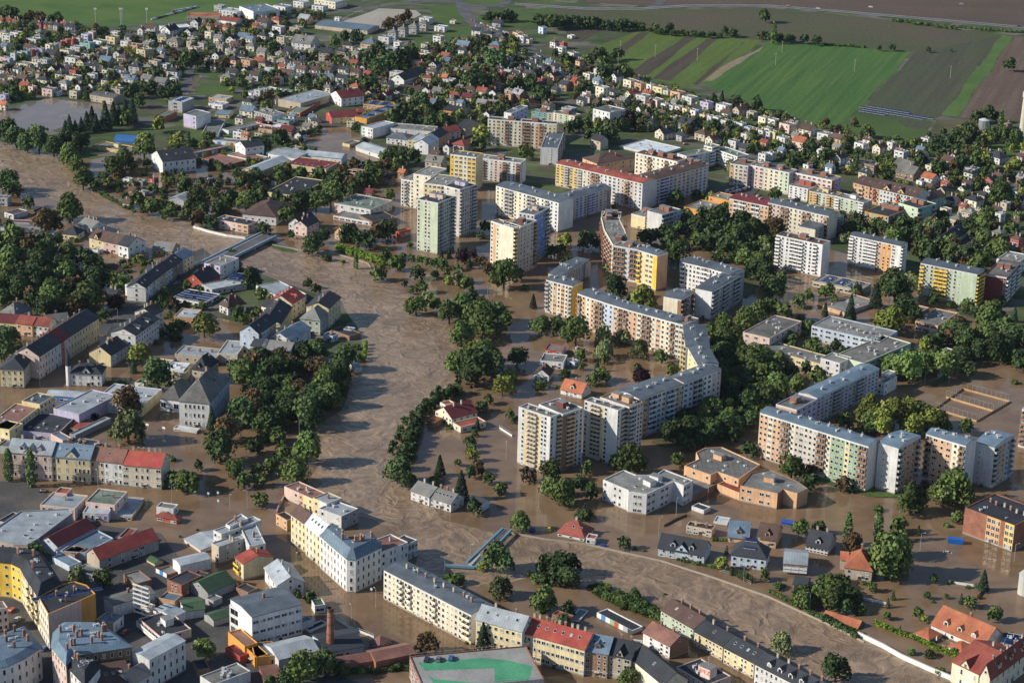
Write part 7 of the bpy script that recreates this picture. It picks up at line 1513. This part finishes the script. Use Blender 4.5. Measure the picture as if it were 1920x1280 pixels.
# blue tent hall
px, py = TP(0, 0, 950, 1060); g = G(px, py); ro = root('tent_hall', g[0], g[1], R(-8)); b = MB(); w_, l_ = 5.5, 12; n = 10
for i in range(n):
    a0, a1 = math.pi*i/n, math.pi*(i+1)/n; b.quad([(-l_/1.6, -w_*math.cos(a0), w_*.85*math.sin(a0)), (l_/1.6, -w_*math.cos(a0), w_*.85*math.sin(a0)), (l_/1.6, -w_*math.cos(a1), w_*.85*math.sin(a1)), (-l_/1.6, -w_*math.cos(a1), w_*.85*math.sin(a1))])
b.obj('cover', [plain('tent blue', (.03, .13, .34), .5)], ro); b = MB()
for s_ in (-1, 1): b.quad([(s_*l_/1.6, -w_*math.cos(math.pi*i/n), w_*.85*math.sin(math.pi*i/n)) for i in range(n+1)])
b.obj('end_wall', [plain('tent end', (.3, .4, .5))], ro); tag(ro, 'bright blue round-topped tent hall behind the yellow school pavilion', 'tent hall')
# solar farm
px0 = [TP(3, 0, *q) for q in [(700, 805), (800, 800), (1280, 900), (1240, 912), (690, 850)]]; P = [tuple(G(*p)) for p in px0]; a_, b_ = G(*TP(3, 0, 700, 810)), G(*TP(3, 0, 1270, 905)); u = (b_-a_)/np.hypot(*(b_-a_)); n = np.array([-u[1], u[0]])
k = 0
for i in range(-12, 14):
    for j in range(0, 60):
        p = a_+u*(j*5.8+1)+n*i*6.5
        if inpoly(p[0], p[1], P) and k < 260:
            o = link('solar_table', solar_mesh(), None, (float(p[0]), float(p[1]), .6), math.atan2(u[1], u[0])); k += 1; o['category'] = 'solar panel'
            q = PX(p[0], p[1]); AUTO.append((o, q[0], q[1], 'blue solar panel %s', 'table', 'tables', 'of the field solar farm', 'solar panel tables of the solar farm'))
# walls, hedges, fences
def wallthing(name, pts, h, th, mat, label, cat, cap=None, z0=-.5, c=None, r=None):
    P = [G(*(TP(c, r, *p) if c is not None else p)) for p in pts]; ro = root(name, P[0][0], P[0][1])
    b = MB(); b2 = MB()
    for i in range(len(P)-1):
        d = P[i+1]-P[i]; L = float(np.hypot(*d)); d = d/L; nn = np.array([-d[1], d[0]])*th/2; a, e = P[i]-P[0], P[i+1]-P[0]
        q = [a-nn, e-nn, e+nn, a+nn]
        for bb, za, zb, kk in ((b, z0, h, 1.0), (b2, h, h+.15, 1.3)):
            if bb is b2 and not cap: continue
            qq = [a-nn*kk, e-nn*kk, e+nn*kk, a+nn*kk]
            bb.quad([(*x, zb) for x in qq])
            for s_ in range(4): x, y = qq[s_], qq[(s_+1) % 4]; bb.quad([(*x, za), (*y, za), (*y, zb), (*x, zb)])
    b.obj('wall', [mat], ro)
    if cap: b2.obj('coping', [cap], ro)
    tag(ro, label, cat); return ro
wht = plain('white wall paint', (.68, .67, .64)); wallthing('white_wall', [(672, 930), (860, 1020), (1000, 1100), (1200, 1190), (1380, 1265)], 2.2, .4, wht, 'long white flood wall along the river, lower right', 'wall', conc, c=3, r=3)
wallthing('white_wall', [(1450, 430), (1560, 465), (1700, 497), (1840, 515), (1865, 505)], 1.6, .4, wht, 'white river wall in front of the peach school', 'wall', conc, c=0, r=1)
wallthing('river_wall', [(955, 1000), (1020, 1012), (1100, 1022), (1240, 1053), (1340, 1085), (1440, 1120), (1560, 1175), (1620, 1205)], .9, .35, plain('old stone', (.30, .27, .22)), 'low stone edge of the river path below the villas', 'wall')
wallthing('river_wall', [(510, 460), (560, 470), (640, 480), (690, 495), (702, 512)], .8, .35, plain('old stone', (.30, .27, .22)), 'low curved stone kerb under the bright green hedge', 'wall')
wallthing('garden_wall', [(680, 645), (760, 665), (830, 680), (905, 700)], 1.1, .5, wht, 'low white garden wall beside the blue spruce, lower right gardens', 'wall', None, c=3, r=3)
wallthing('garden_wall', [(1395, 535), (1480, 548), (1545, 556)], 1.0, .5, wht, 'short white garden wall near the dark round bush', 'wall', None, c=3, r=3)
wallthing('garden_wall', [(1560, 650), (1610, 590), (1480, 745)][:2], 1.2, .4, plain('brown wall', (.2, .12, .09)), 'brown garden wall by the blue spruce', 'wall', None, c=3, r=3)
wallthing('yard_wall', [(210, 1180), (170, 1250), (155, 1300)], 1.6, .4, plain('pink wall', (.5, .33, .26)), 'pinkish low wall in front of the pink riverside building', 'wall', None, c=1, r=2)
def hedgething(pts, h, th, kind, label, c, r, dens=9):
    P = [G(*TP(c, r, *p)) for p in pts]; rs = np.random.RandomState(5+len(pts)+int(pts[0][0])); Vs = []
    for i in range(len(P)-1):
        d = P[i+1]-P[i]; L = float(np.hypot(*d)); d = d/L; nn = np.array([-d[1], d[0]]); m = int(L*dens*h)
        t = rs.rand(m)*L; s_ = (rs.rand(m)-.5)*th; z = rs.rand(m)**.6*h
        C = P[i][None]+d[None]*t[:, None]+nn[None]*s_[:, None]-P[0]; C = np.column_stack([C, z])
        N_ = rs.normal(size=(m, 3)); N_[:, 2] += .3; N_ /= np.linalg.norm(N_, axis=1)[:, None]; t1 = np.cross(N_, rs.normal(size=(m, 3))); t1 /= np.linalg.norm(t1, axis=1)[:, None]; t2 = np.cross(N_, t1); q = .28
        Vs.append(np.stack([C-t1*q-t2*q, C+t1*q-t2*q, C+t1*q+t2*q, C-t1*q+t2*q], 1).reshape(-1, 3))
    o = link('hedge', quads_mesh('hedge', np.vstack(Vs), leaf_mat('foliage '+TN[kind], TC[kind])), None, (float(P[0][0]), float(P[0][1]), 0)); tag(o, label, 'hedge')
hedgething([(795, 840), (950, 905), (1100, 960), (1300, 1050), (1420, 1095)], 2.3, 1.0, 'P', 'long bright green clipped hedge beside the orange-roofed house', 3, 3, 26)
hedgething([(420, 800), (560, 880), (670, 925)], 2.5, 1.6, 'D', 'dark green hedge below the long orange shed roof', 3, 3, 20)
hedgething([(0, 595), (150, 665), (300, 745), (400, 795)], 1.2, 1.8, 's', 'low green bank hedge along the river path on the right', 3, 3, 20)
hedgething([(700, 120), (760, 190), (850, 235), (1000, 300)], 1.8, 1.6, 's', 'green hedge along the upper river bank beside flooded gardens', 0, 1, 16)
hedgething([(1230, 340), (1330, 275)], 1.8, 1.5, 'D', 'short dark hedge above the fenced pitch', 3, 2, 20)
def fence(pts, h, label, c, r, col=(.5, .5, .5), board=None, step=2.6, cat='fence'):
    P = [G(*TP(c, r, *p)) for p in pts]; ro = root('fence', P[0][0], P[0][1]); b = MB(); b2 = MB(); pm = MB(); pm.bar((0, 0, -.3), (0, 0, h), .05); pm = pm.mesh('post', [plain('fence post', col)]); n = 0
    for i in range(len(P)-1):
        d = P[i+1]-P[i]; L = float(np.hypot(*d)); k = max(1, int(L/step)); a, e = P[i]-P[0], P[i+1]-P[0]
        for j in range(k+1):
            q = a+(e-a)*j/k
            if n < 99: link('post', pm, ro, (float(q[0]), float(q[1]), 0)); n += 1
        for z in ((h,) if board else (h, h*.5)): b.bar((*a, z), (*e, z), .035)
        if board:
            dd = d/L; nn = np.array([-dd[1], dd[0]])*.06; qq = [a-nn, e-nn, e+nn, a+nn]; b2.quad([(*x, 1.1) for x in qq])
            for s_ in range(4): x, y = qq[s_], qq[(s_+1) % 4]; b2.quad([(*x, -.3), (*y, -.3), (*y, 1.1), (*x, 1.1)])
    b.obj('rail', [plain('fence rail', col)], ro)
    if board: b2.obj('board', [plain('boards', board)], ro)
    tag(ro, label, cat)
fence([(1460, 362), (1815, 458), (1562, 605), (1250, 512), (1460, 362)], 4.2, 'tall posts and orange board fence round the flooded pitch', 3, 2, (.35, .38, .36), (.42, .27, .14))
fence([(1335, 425), (1685, 528)], 4.2, 'dividing board fence across the middle of the flooded pitch', 3, 2, (.35, .38, .36), (.46, .30, .15))
fence([(600, 805), (700, 870), (885, 945)], 1.8, 'long pale concrete fence in the flood behind the brick chimney', 1, 3, (.6, .6, .58), (.6, .6, .58))
fence([(1560, 450), (1680, 480), (1790, 545)], 1.5, 'fence with white posts beside the clipped cypress row', 2, 3, (.6, .6, .6))
fence([(1180, 420), (1180, 510), (1340, 510)], 6, 'tall ball-stop netting in the yard of the pale hip-roofed school', 0, 2, (.5, .5, .5))
fence([(1825, 655), (1920, 715)], 2.0, 'white panel fence left of the twin white towers', 1, 2, (.6, .6, .6), (.65, .65, .65))
fence([(1140, 110), (1230, 60), (1310, 28)], 2.0, 'dark board fence leading to the beige flat-roofed house', 2, 3, (.1, .08, .06), (.12, .09, .07))
fence([(640, 155), (760, 95), (910, 68)], 1.6, 'white rail fence round the pale gravel riding yard', 1, 0, (.6, .6, .6))
fence([(1620, 1010), (1580, 1080), (1470, 745)][:2], 1.6, 'brown fence right of the garden with blue spruce', 3, 2, (.2, .12, .08), (.2, .12, .08))
# basketball boards in the school yard
for x, y in [(1108, 670), (1232, 695)]:
    px, py = TP(0, 2, x, y); g = G(px, py); ro = root('basketball_hoop', g[0], g[1], R(-30)); b = MB(); b.bar((0, 0, -.5), (0, 0, 3.2), .09); b.obj('pole', [pole_m], ro); b = MB(); b.box(-.9, .9, -.3, -.22, 2.8, 3.9); b.obj('backboard', [wht], ro)
    b = MB(); [b.bar((.23*math.cos(i*.785), -.55+.23*math.sin(i*.785), 3.0), (.23*math.cos(i*.785+.785), -.55+.23*math.sin(i*.785+.785), 3.0), .03) for i in range(8)]; b.obj('ring', [plain('ring red', (.5, .1, .05))], ro); ro['category'] = 'basketball hoop'; AUTO.append((ro, px, py, 'white %s in the flood', 'basketball hoop', 'basketball hoops', '', 'basketball hoops in the school yard'))
# small white traffic signs standing in the flooded square
for c, r, x, y in [(0, 2, 1563, 1170), (0, 2, 1635, 1165), (0, 2, 1637, 1225), (1, 3, 865, 610)]:
    px, py = TP(c, r, x, y); g = G(px, py); ro = root('road_sign', g[0], g[1], R(-20)); b = MB(); b.bar((0, 0, -.5), (0, 0, 2.6), .05); b.obj('pole', [pole_m], ro); b = MB(); b.box(-.5, .5, -.08, -.04, 1.6, 2.7); b.obj('panel', [plain('sign blue white', (.5, .55, .65))], ro); ro['category'] = 'road sign'; AUTO.append((ro, px, py, 'small pale %s in the flood', 'road sign', 'road signs', '', 'road signs in the flooded square'))
# road bridge over the river
p0, p1 = G(395, 500), G(497, 450); d = p1-p0; L = float(np.hypot(*d)); ro = root('road_bridge', *( (p0+p1)/2), math.atan2(d[1], d[0])); W = 5.5
b = MB(); b.box(-L/2-4, L/2+4, -W, W, 1.2, 2.0); b.obj('deck', [asph], ro)
bl = plain('bridge blue grey', (.30, .38, .45))
for s_ in (-1, 1):
    b = MB(); b.box(-L/2-4, L/2+4, s_*(W+.35)-.35, s_*(W+.35)+.35, 1.4, 3.1); b.obj('parapet', [bl], ro)
b = MB(); b.box(-L/2-4, L/2+4, W-1.9, W, 2.0, 2.2); b.obj('footway', [conc], ro)
for x in (-L/6, L/6): b = MB(); b.box(x-1, x+1, -W, W, -2, 1.2); b.obj('pier', [conc], ro)
tag(ro, 'road bridge with pale blue parapets crossing the brown river at the left', 'bridge')
# blue weir footbridge
ro = None
def beam(c, r, a, e, z, rad, par, mat, nm):
    A, B = G(*TP(c, r, *a), z), G(*TP(c, r, *e), z); o0 = par.location; b = MB()
    d = B-A; L = float(np.hypot(*d)); dd = d/L; nn = np.array([-dd[1], dd[0]])*rad; A = A-np.array(o0[:2]); B = B-np.array(o0[:2]); qq = [A-nn, B-nn, B+nn, A+nn]
    b.quad([(*x, z+.5) for x in qq]); b.quad([(*x, z-.5) for x in qq[::-1]])
    for s_ in range(4): x, y = qq[s_], qq[(s_+1) % 4]; b.quad([(*x, z-.5), (*y, z-.5), (*y, z+.5), (*x, z+.5)])
    b.obj(nm, [mat], par)
g = G(*TP(1, 3, 1640, 400)); ro = root('footbridge', g[0], g[1]); blu = plain('footbridge blue', (.14, .26, .34), .5)
beam(1, 3, (1580, 378), (1850, 122), 2.2, .45, ro, blu, 'girder'); beam(1, 3, (1650, 405), (1915, 132), 2.2, .45, ro, blu, 'girder'); beam(1, 3, (1605, 398), (1675, 322), 1.6, .8, ro, conc, 'walkway'); beam(1, 3, (1790, 200), (1865, 128), 1.6, .8, ro, conc, 'walkway')
beam(1, 3, (1420, 398), (1640, 412), 1.4, .5, ro, blu, 'cross_girder')
tag(ro, 'pair of blue girders of a half-submerged footbridge over the river', 'footbridge')
# inflatable blue and yellow boom in the flooded park
for i, (x, y, c_) in enumerate([(1640, 535, (.05, .15, .6)), (1710, 548, (.75, .45, .02)), (1775, 565, (.15, .25, .6))]):
    px, py = TP(2, 1, x, y); g = G(px, py); b = MB(); b.bar((-4.5, 0, .6), (4.5, -.8, .6), 1.0, n=10); b.bar((-4.3, 0, 1.2), (4.3, -.8, 1.2), .5, n=8); o = b.obj('playground_tunnel', [plain('plastic %d' % i, c_, .4)], None, loc=(float(g[0]), float(g[1]), 0)); o['category'] = 'play tunnel'
    o['label'] = ['blue plastic play tunnel, left piece of three in the flooded park', 'yellow plastic play tunnel, middle piece in the flooded park', 'pale blue plastic play tunnel, right piece in the flooded park'][i]
# goal and playground things
for c, r, x, y, s_ in [(0, 0, 540, 790, 0), (0, 0, 492, 890, 1)]:
    px, py = TP(c, r, x, y); g = G(px, py); b = MB(); [b.bar(*q, .09) for q in [((-3.6, 0, 0), (-3.6, 0, 2.4)), ((3.6, 0, 0), (3.6, 0, 2.4)), ((-3.6, 0, 2.4), (3.6, 0, 2.4)), ((-3.6, 0, 2.4), (-3.6, 2, 0)), ((3.6, 0, 2.4), (3.6, 2, 0))]]
    o = b.obj('football_goal', [wht], None, loc=(float(g[0]), float(g[1]), 0)); o['category'] = 'goal'; o['label'] = ['white football goal in the flooded pitch beside the clubhouse', 'white football goal at the tree side of the flooded pitch'][s_]
# turret of the ornate villa, scaffold, tent
v = [q for q in bpy.data.objects if q.get('label', '').startswith('ornate white villa')][0]
g = G(*TP(0, 2, 518, 330)); lo, la = local(v, g, 0, 0); b = MB(); b.cyl(0, 0, -.5, 11, 1.4, 1.4, 8); t_ = b.obj('turret', [WM('w')], v, loc=(lo[0], lo[1], 0)); b = MB(); b.cyl(0, 0, 11, 19, 1.7, .05, 8); b.obj('spire', [RM('d')], t_)
sc_ = [q for q in bpy.data.objects if q.get('label', '').startswith('slim cream tower')][0]; b = MB(); X, Y, Z = 4.2, 3.5, 14
for x in (-X, 0, X):
    for y in (-Y,): b.bar((x, y, 0), (x, y, Z), .12)
for z in range(2, 15, 2): b.box(-X, X, -Y-.8, -Y, z-.12, z+.12)
b.obj('scaffold', [wht], sc_)
# white garden bits, blue canopies
for c, r, x, y, w_, h_, col, lb, ct in [(3, 3, 150, 85, 6, 1.2, (.03, .09, .36), 'crumpled bright blue tarpaulin shelter beside the red-walled house', 'tarpaulin shelter'), (0, 1, 520, 680, 9, 2.6, (.03, .08, .35), 'dark blue canopy in the shade by the gardens', 'canopy'), (2, 3, 150, 140, 2.5, 1.6, (.03, .05, .35), 'small blue container left of the red-roofed bungalow', 'container'), (2, 3, 278, 150, 1.2, 2.4, (.7, .5, .02), 'small yellow slide left of the red-roofed bungalow', 'slide'), (2, 3, 682, 255, 2, 1, (.03, .05, .35), 'tiny blue box on the river edge', 'box')]:
    px, py = TP(c, r, x, y); g = G(px, py); b = MB(); b.box(-w_/2, w_/2, -w_/3, w_/3, h_-.25, h_); [b.bar((sx*w_/2.2, sy*w_/3.3, -.3), (sx*w_/2.2, sy*w_/3.3, h_), .08) for sx in (-1, 1) for sy in (-1, 1)]
    b.box(-w_/2.3, w_/2.3, -w_/3.4, w_/3.4, -.2, h_*.4); o = b.obj(ct.replace(' ', '_'), [plain(ct, col, .5)], None, loc=(float(g[0]), float(g[1]), 0), rz=R(-20)); tag(o, lb, ct)
# parasols at the gazebo
for x, y in [(1262, 975), (1298, 940)]:
    px, py = TP(3, 3, x, y); g = G(px, py); ro = root('parasol', g[0], g[1]); b = MB(); b.bar((0, 0, 0), (0, 0, 3), .05); b.obj('pole', [pole_m], ro); b = MB(); b.cyl(0, 0, .9, 3.0, .45, .12, 8); b.obj('cover', [wht], ro); ro['category'] = 'parasol'; AUTO.append((ro, px, py, 'folded white %s', 'parasol', 'parasols', '', 'parasols beside the garden pavilion'))
plant_all()
auto_labels([(820, 420, 'the pale green tower'), (965, 470, 'the cream tower block'), (1030, 820, 'the left white tower'), (1140, 810, 'the right white tower'), (850, 775, 'the crimson-roofed villa'),
 (385, 745, 'the hip-roofed school'), (270, 870, 'the bright red-roofed row house'), (640, 1040, 'the grand corner house'), (800, 1130, 'the cream five-storey slab'), (1050, 1180, 'the red-roofed yellow house'), (618, 1180, 'the brick chimney'),
 (815, 935, 'the white riverside house'), (1215, 920, 'the white clinic'), (1380, 900, 'the shopping centre'), (1075, 990, 'the red-roofed bungalow'), (1280, 1025, 'the pale blue gabled house'), (1405, 1035, 'the pale blue villa'),
 (1600, 1055, 'the orange-roofed house'), (1810, 1180, 'the long orange-roofed house'), (1870, 970, 'the brick school'), (1790, 1030, 'the blue container'), (1560, 840, 'the long white slab'), (1820, 870, 'the rightmost corner block'), (1620, 720, 'the lilac slab'), (1820, 760, 'the fenced pitch'),
 (1600, 640, 'the pale blue school'), (1785, 540, 'the yellow-balconied block'), (1650, 480, 'the orange-striped block'), (1505, 480, 'the white green block'), (1640, 415, 'the orange green block'), (1490, 400, 'the pink slab'), (1180, 340, 'the red-roofed slab'), (1060, 410, 'the pink lilac slab'), (1210, 490, 'the curved block'), (1100, 550, 'the orange-gabled block'), (1180, 600, 'the long riverside slab'), (1310, 690, 'the bend of the slab'), (1240, 740, 'the pale blue slab'), (1350, 540, 'the white L block'),
 (980, 255, 'the cream yellow slab'), (1050, 290, 'the pink-striped slab'), (1130, 215, 'the church hall'), (1220, 285, 'the supermarket'), (1350, 300, 'the white curved apartments'), (920, 320, 'the pinkish white slab'), (800, 350, 'the cream yellow apartments'), (680, 390, 'the white office'), (590, 410, 'the painted white house'), (450, 480, 'the road bridge'), (915, 1030, 'the blue footbridge'),
 (305, 470, 'the yellow cottage'), (170, 430, 'the white riverside villa'), (345, 380, 'the metal hangar'), (370, 530, 'the red-walled house'), (360, 570, 'the solar supermarket'), (440, 565, 'the mansard villa'), (285, 520, 'the left terrace'), (90, 550, 'the riverside park'), (50, 690, 'the yellow corner house'), (160, 690, 'the turret villa'), (530, 590, 'the riverside terrace'), (590, 580, 'the green-walled house'), (230, 800, 'the willow yard'), (560, 740, 'the riverside wood'),
 (230, 1030, 'the red-roofed hall'), (320, 960, 'the red kiosk'), (345, 1090, 'the old brick building'), (200, 1210, 'the chimney-covered roof'), (60, 1070, 'the curved yellow house'), (450, 1080, 'the red-roofed yellow house above the street'), (500, 1140, 'the white office block'), (880, 1250, 'the parking deck'), (1200, 1210, 'the torn red roof'), (1130, 1170, 'the garage row'), (1310, 1150, 'the pale teal house'), (1490, 1220, 'the long white dormer house'), (1700, 1110, 'the round garden tree'), (1850, 1250, 'the ornate mansion'),
 (100, 215, 'the flooded sports ground'), (195, 180, 'the beige clubhouse'), (335, 200, 'the grey cube building'), (205, 280, 'the yellow school pavilion'), (325, 300, 'the steep-roofed white hall'), (470, 270, 'the ornate white villa'), (420, 225, 'the garage rows'), (60, 40, 'the top left rows'), (130, 90, 'the left suburb'), (60, 130, 'the western edge'), (160, 140, 'the blue-roofed suburb house'), (260, 110, 'the yellow flat house'), (310, 75, 'the crossroads'), (330, 30, 'the car park line'), (440, 55, 'the northern sheds'), (440, 110, 'the orange twin houses'), (400, 165, 'the green lawn'), (250, 50, 'the white sheet-roofed hall'), (460, 20, 'the big white hall'),
 (640, 55, 'the riding hall'), (720, 35, 'the gravel yard'), (560, 85, 'the soil plot'), (600, 100, 'the solar-roofed house'), (740, 90, 'the white modern villa'), (780, 60, 'the four dark box houses'), (840, 60, 'the grey cube house'), (880, 70, 'the brick twin villas'), (920, 45, 'the roundabout'), (560, 135, 'the row of long roofs'), (690, 115, 'the garden wood'), (640, 170, 'the maroon-roofed house'), (560, 200, 'the orange-fronted shop'), (640, 215, 'the red-walled hall'), (700, 200, 'the orange school'), (760, 165, 'the long yellow house'), (790, 140, 'the black-roofed barn'), (850, 160, 'the bright orange roofs'), (860, 205, 'the dark hall'), (740, 255, 'the white classical house'), (800, 270, 'the yellow corner building'), (620, 320, 'the yellow factory'), (600, 270, 'the flooded car park'), (920, 130, 'the wooded gardens'),
 (990, 65, 'the orange flat house'), (1050, 95, 'the white cubes'), (1010, 130, 'the dark-roofed rows'), (1090, 120, 'the tall orange villa'), (1130, 145, 'the field corner'), (1020, 160, 'the brick row'), (1180, 150, 'the cream flat row'), (1200, 180, 'the red-gabled green house'), (1270, 175, 'the lime flat house'), (1290, 200, 'the white terrace'), (1390, 215, 'the eastern terrace'), (1330, 185, 'the green field'), (1430, 240, 'the long terrace'), (1250, 250, 'the cream gabled house'), (1330, 240, 'the curved dark roof'), (1480, 245, 'the beige flat houses'), (1500, 270, 'the orange-roofed pink house'), (1560, 265, 'the brick-fronted house'), (1575, 295, 'the white gabled house'), (1640, 275, 'the yellow gabled house'), (1690, 285, 'the tall white house'), (1700, 315, 'the long brown barn'), (1770, 290, 'the small dark-roofed house'), (1860, 295, 'the large dark hipped house'), (1845, 240, 'the metal silo'), (1680, 215, 'the solar farm'), (1890, 120, 'the ploughed field'), (1745, 335, 'the orange-roofed white house'), (1860, 335, 'the red gabled house'), (1800, 360, 'the cream gabled pair'), (1800, 400, 'the grey hipped houses'), (1850, 410, 'the roadside tree'), (1880, 450, 'the long cream house'), (1230, 60, 'the hedgerow'), (1450, 75, 'the long hedgerow'), (1700, 60, 'the country road'), (1870, 500, 'the white shop')])

# ---------------------------------------------------------------- thin air haze over the whole scene
b = MB(); b.box(-2600, 2600, -60, 4600, -3, 430); hz = b.obj('haze', []); hz['kind'] = 'stuff'
m = bpy.data.materials.new('haze'); m.use_nodes = True; t = m.node_tree; t.nodes.remove(t.nodes['Principled BSDF']); v = t.nodes.new('ShaderNodeVolumePrincipled')
v.inputs['Density'].default_value = 0.000011; v.inputs['Color'].default_value = (.66, .80, 1, 1); v.inputs['Anisotropy'].default_value = .2
t.links.new(v.outputs[0], t.nodes['Material Output'].inputs['Volume']); hz.data.materials.append(m); hz['label'] = 'thin pale haze'
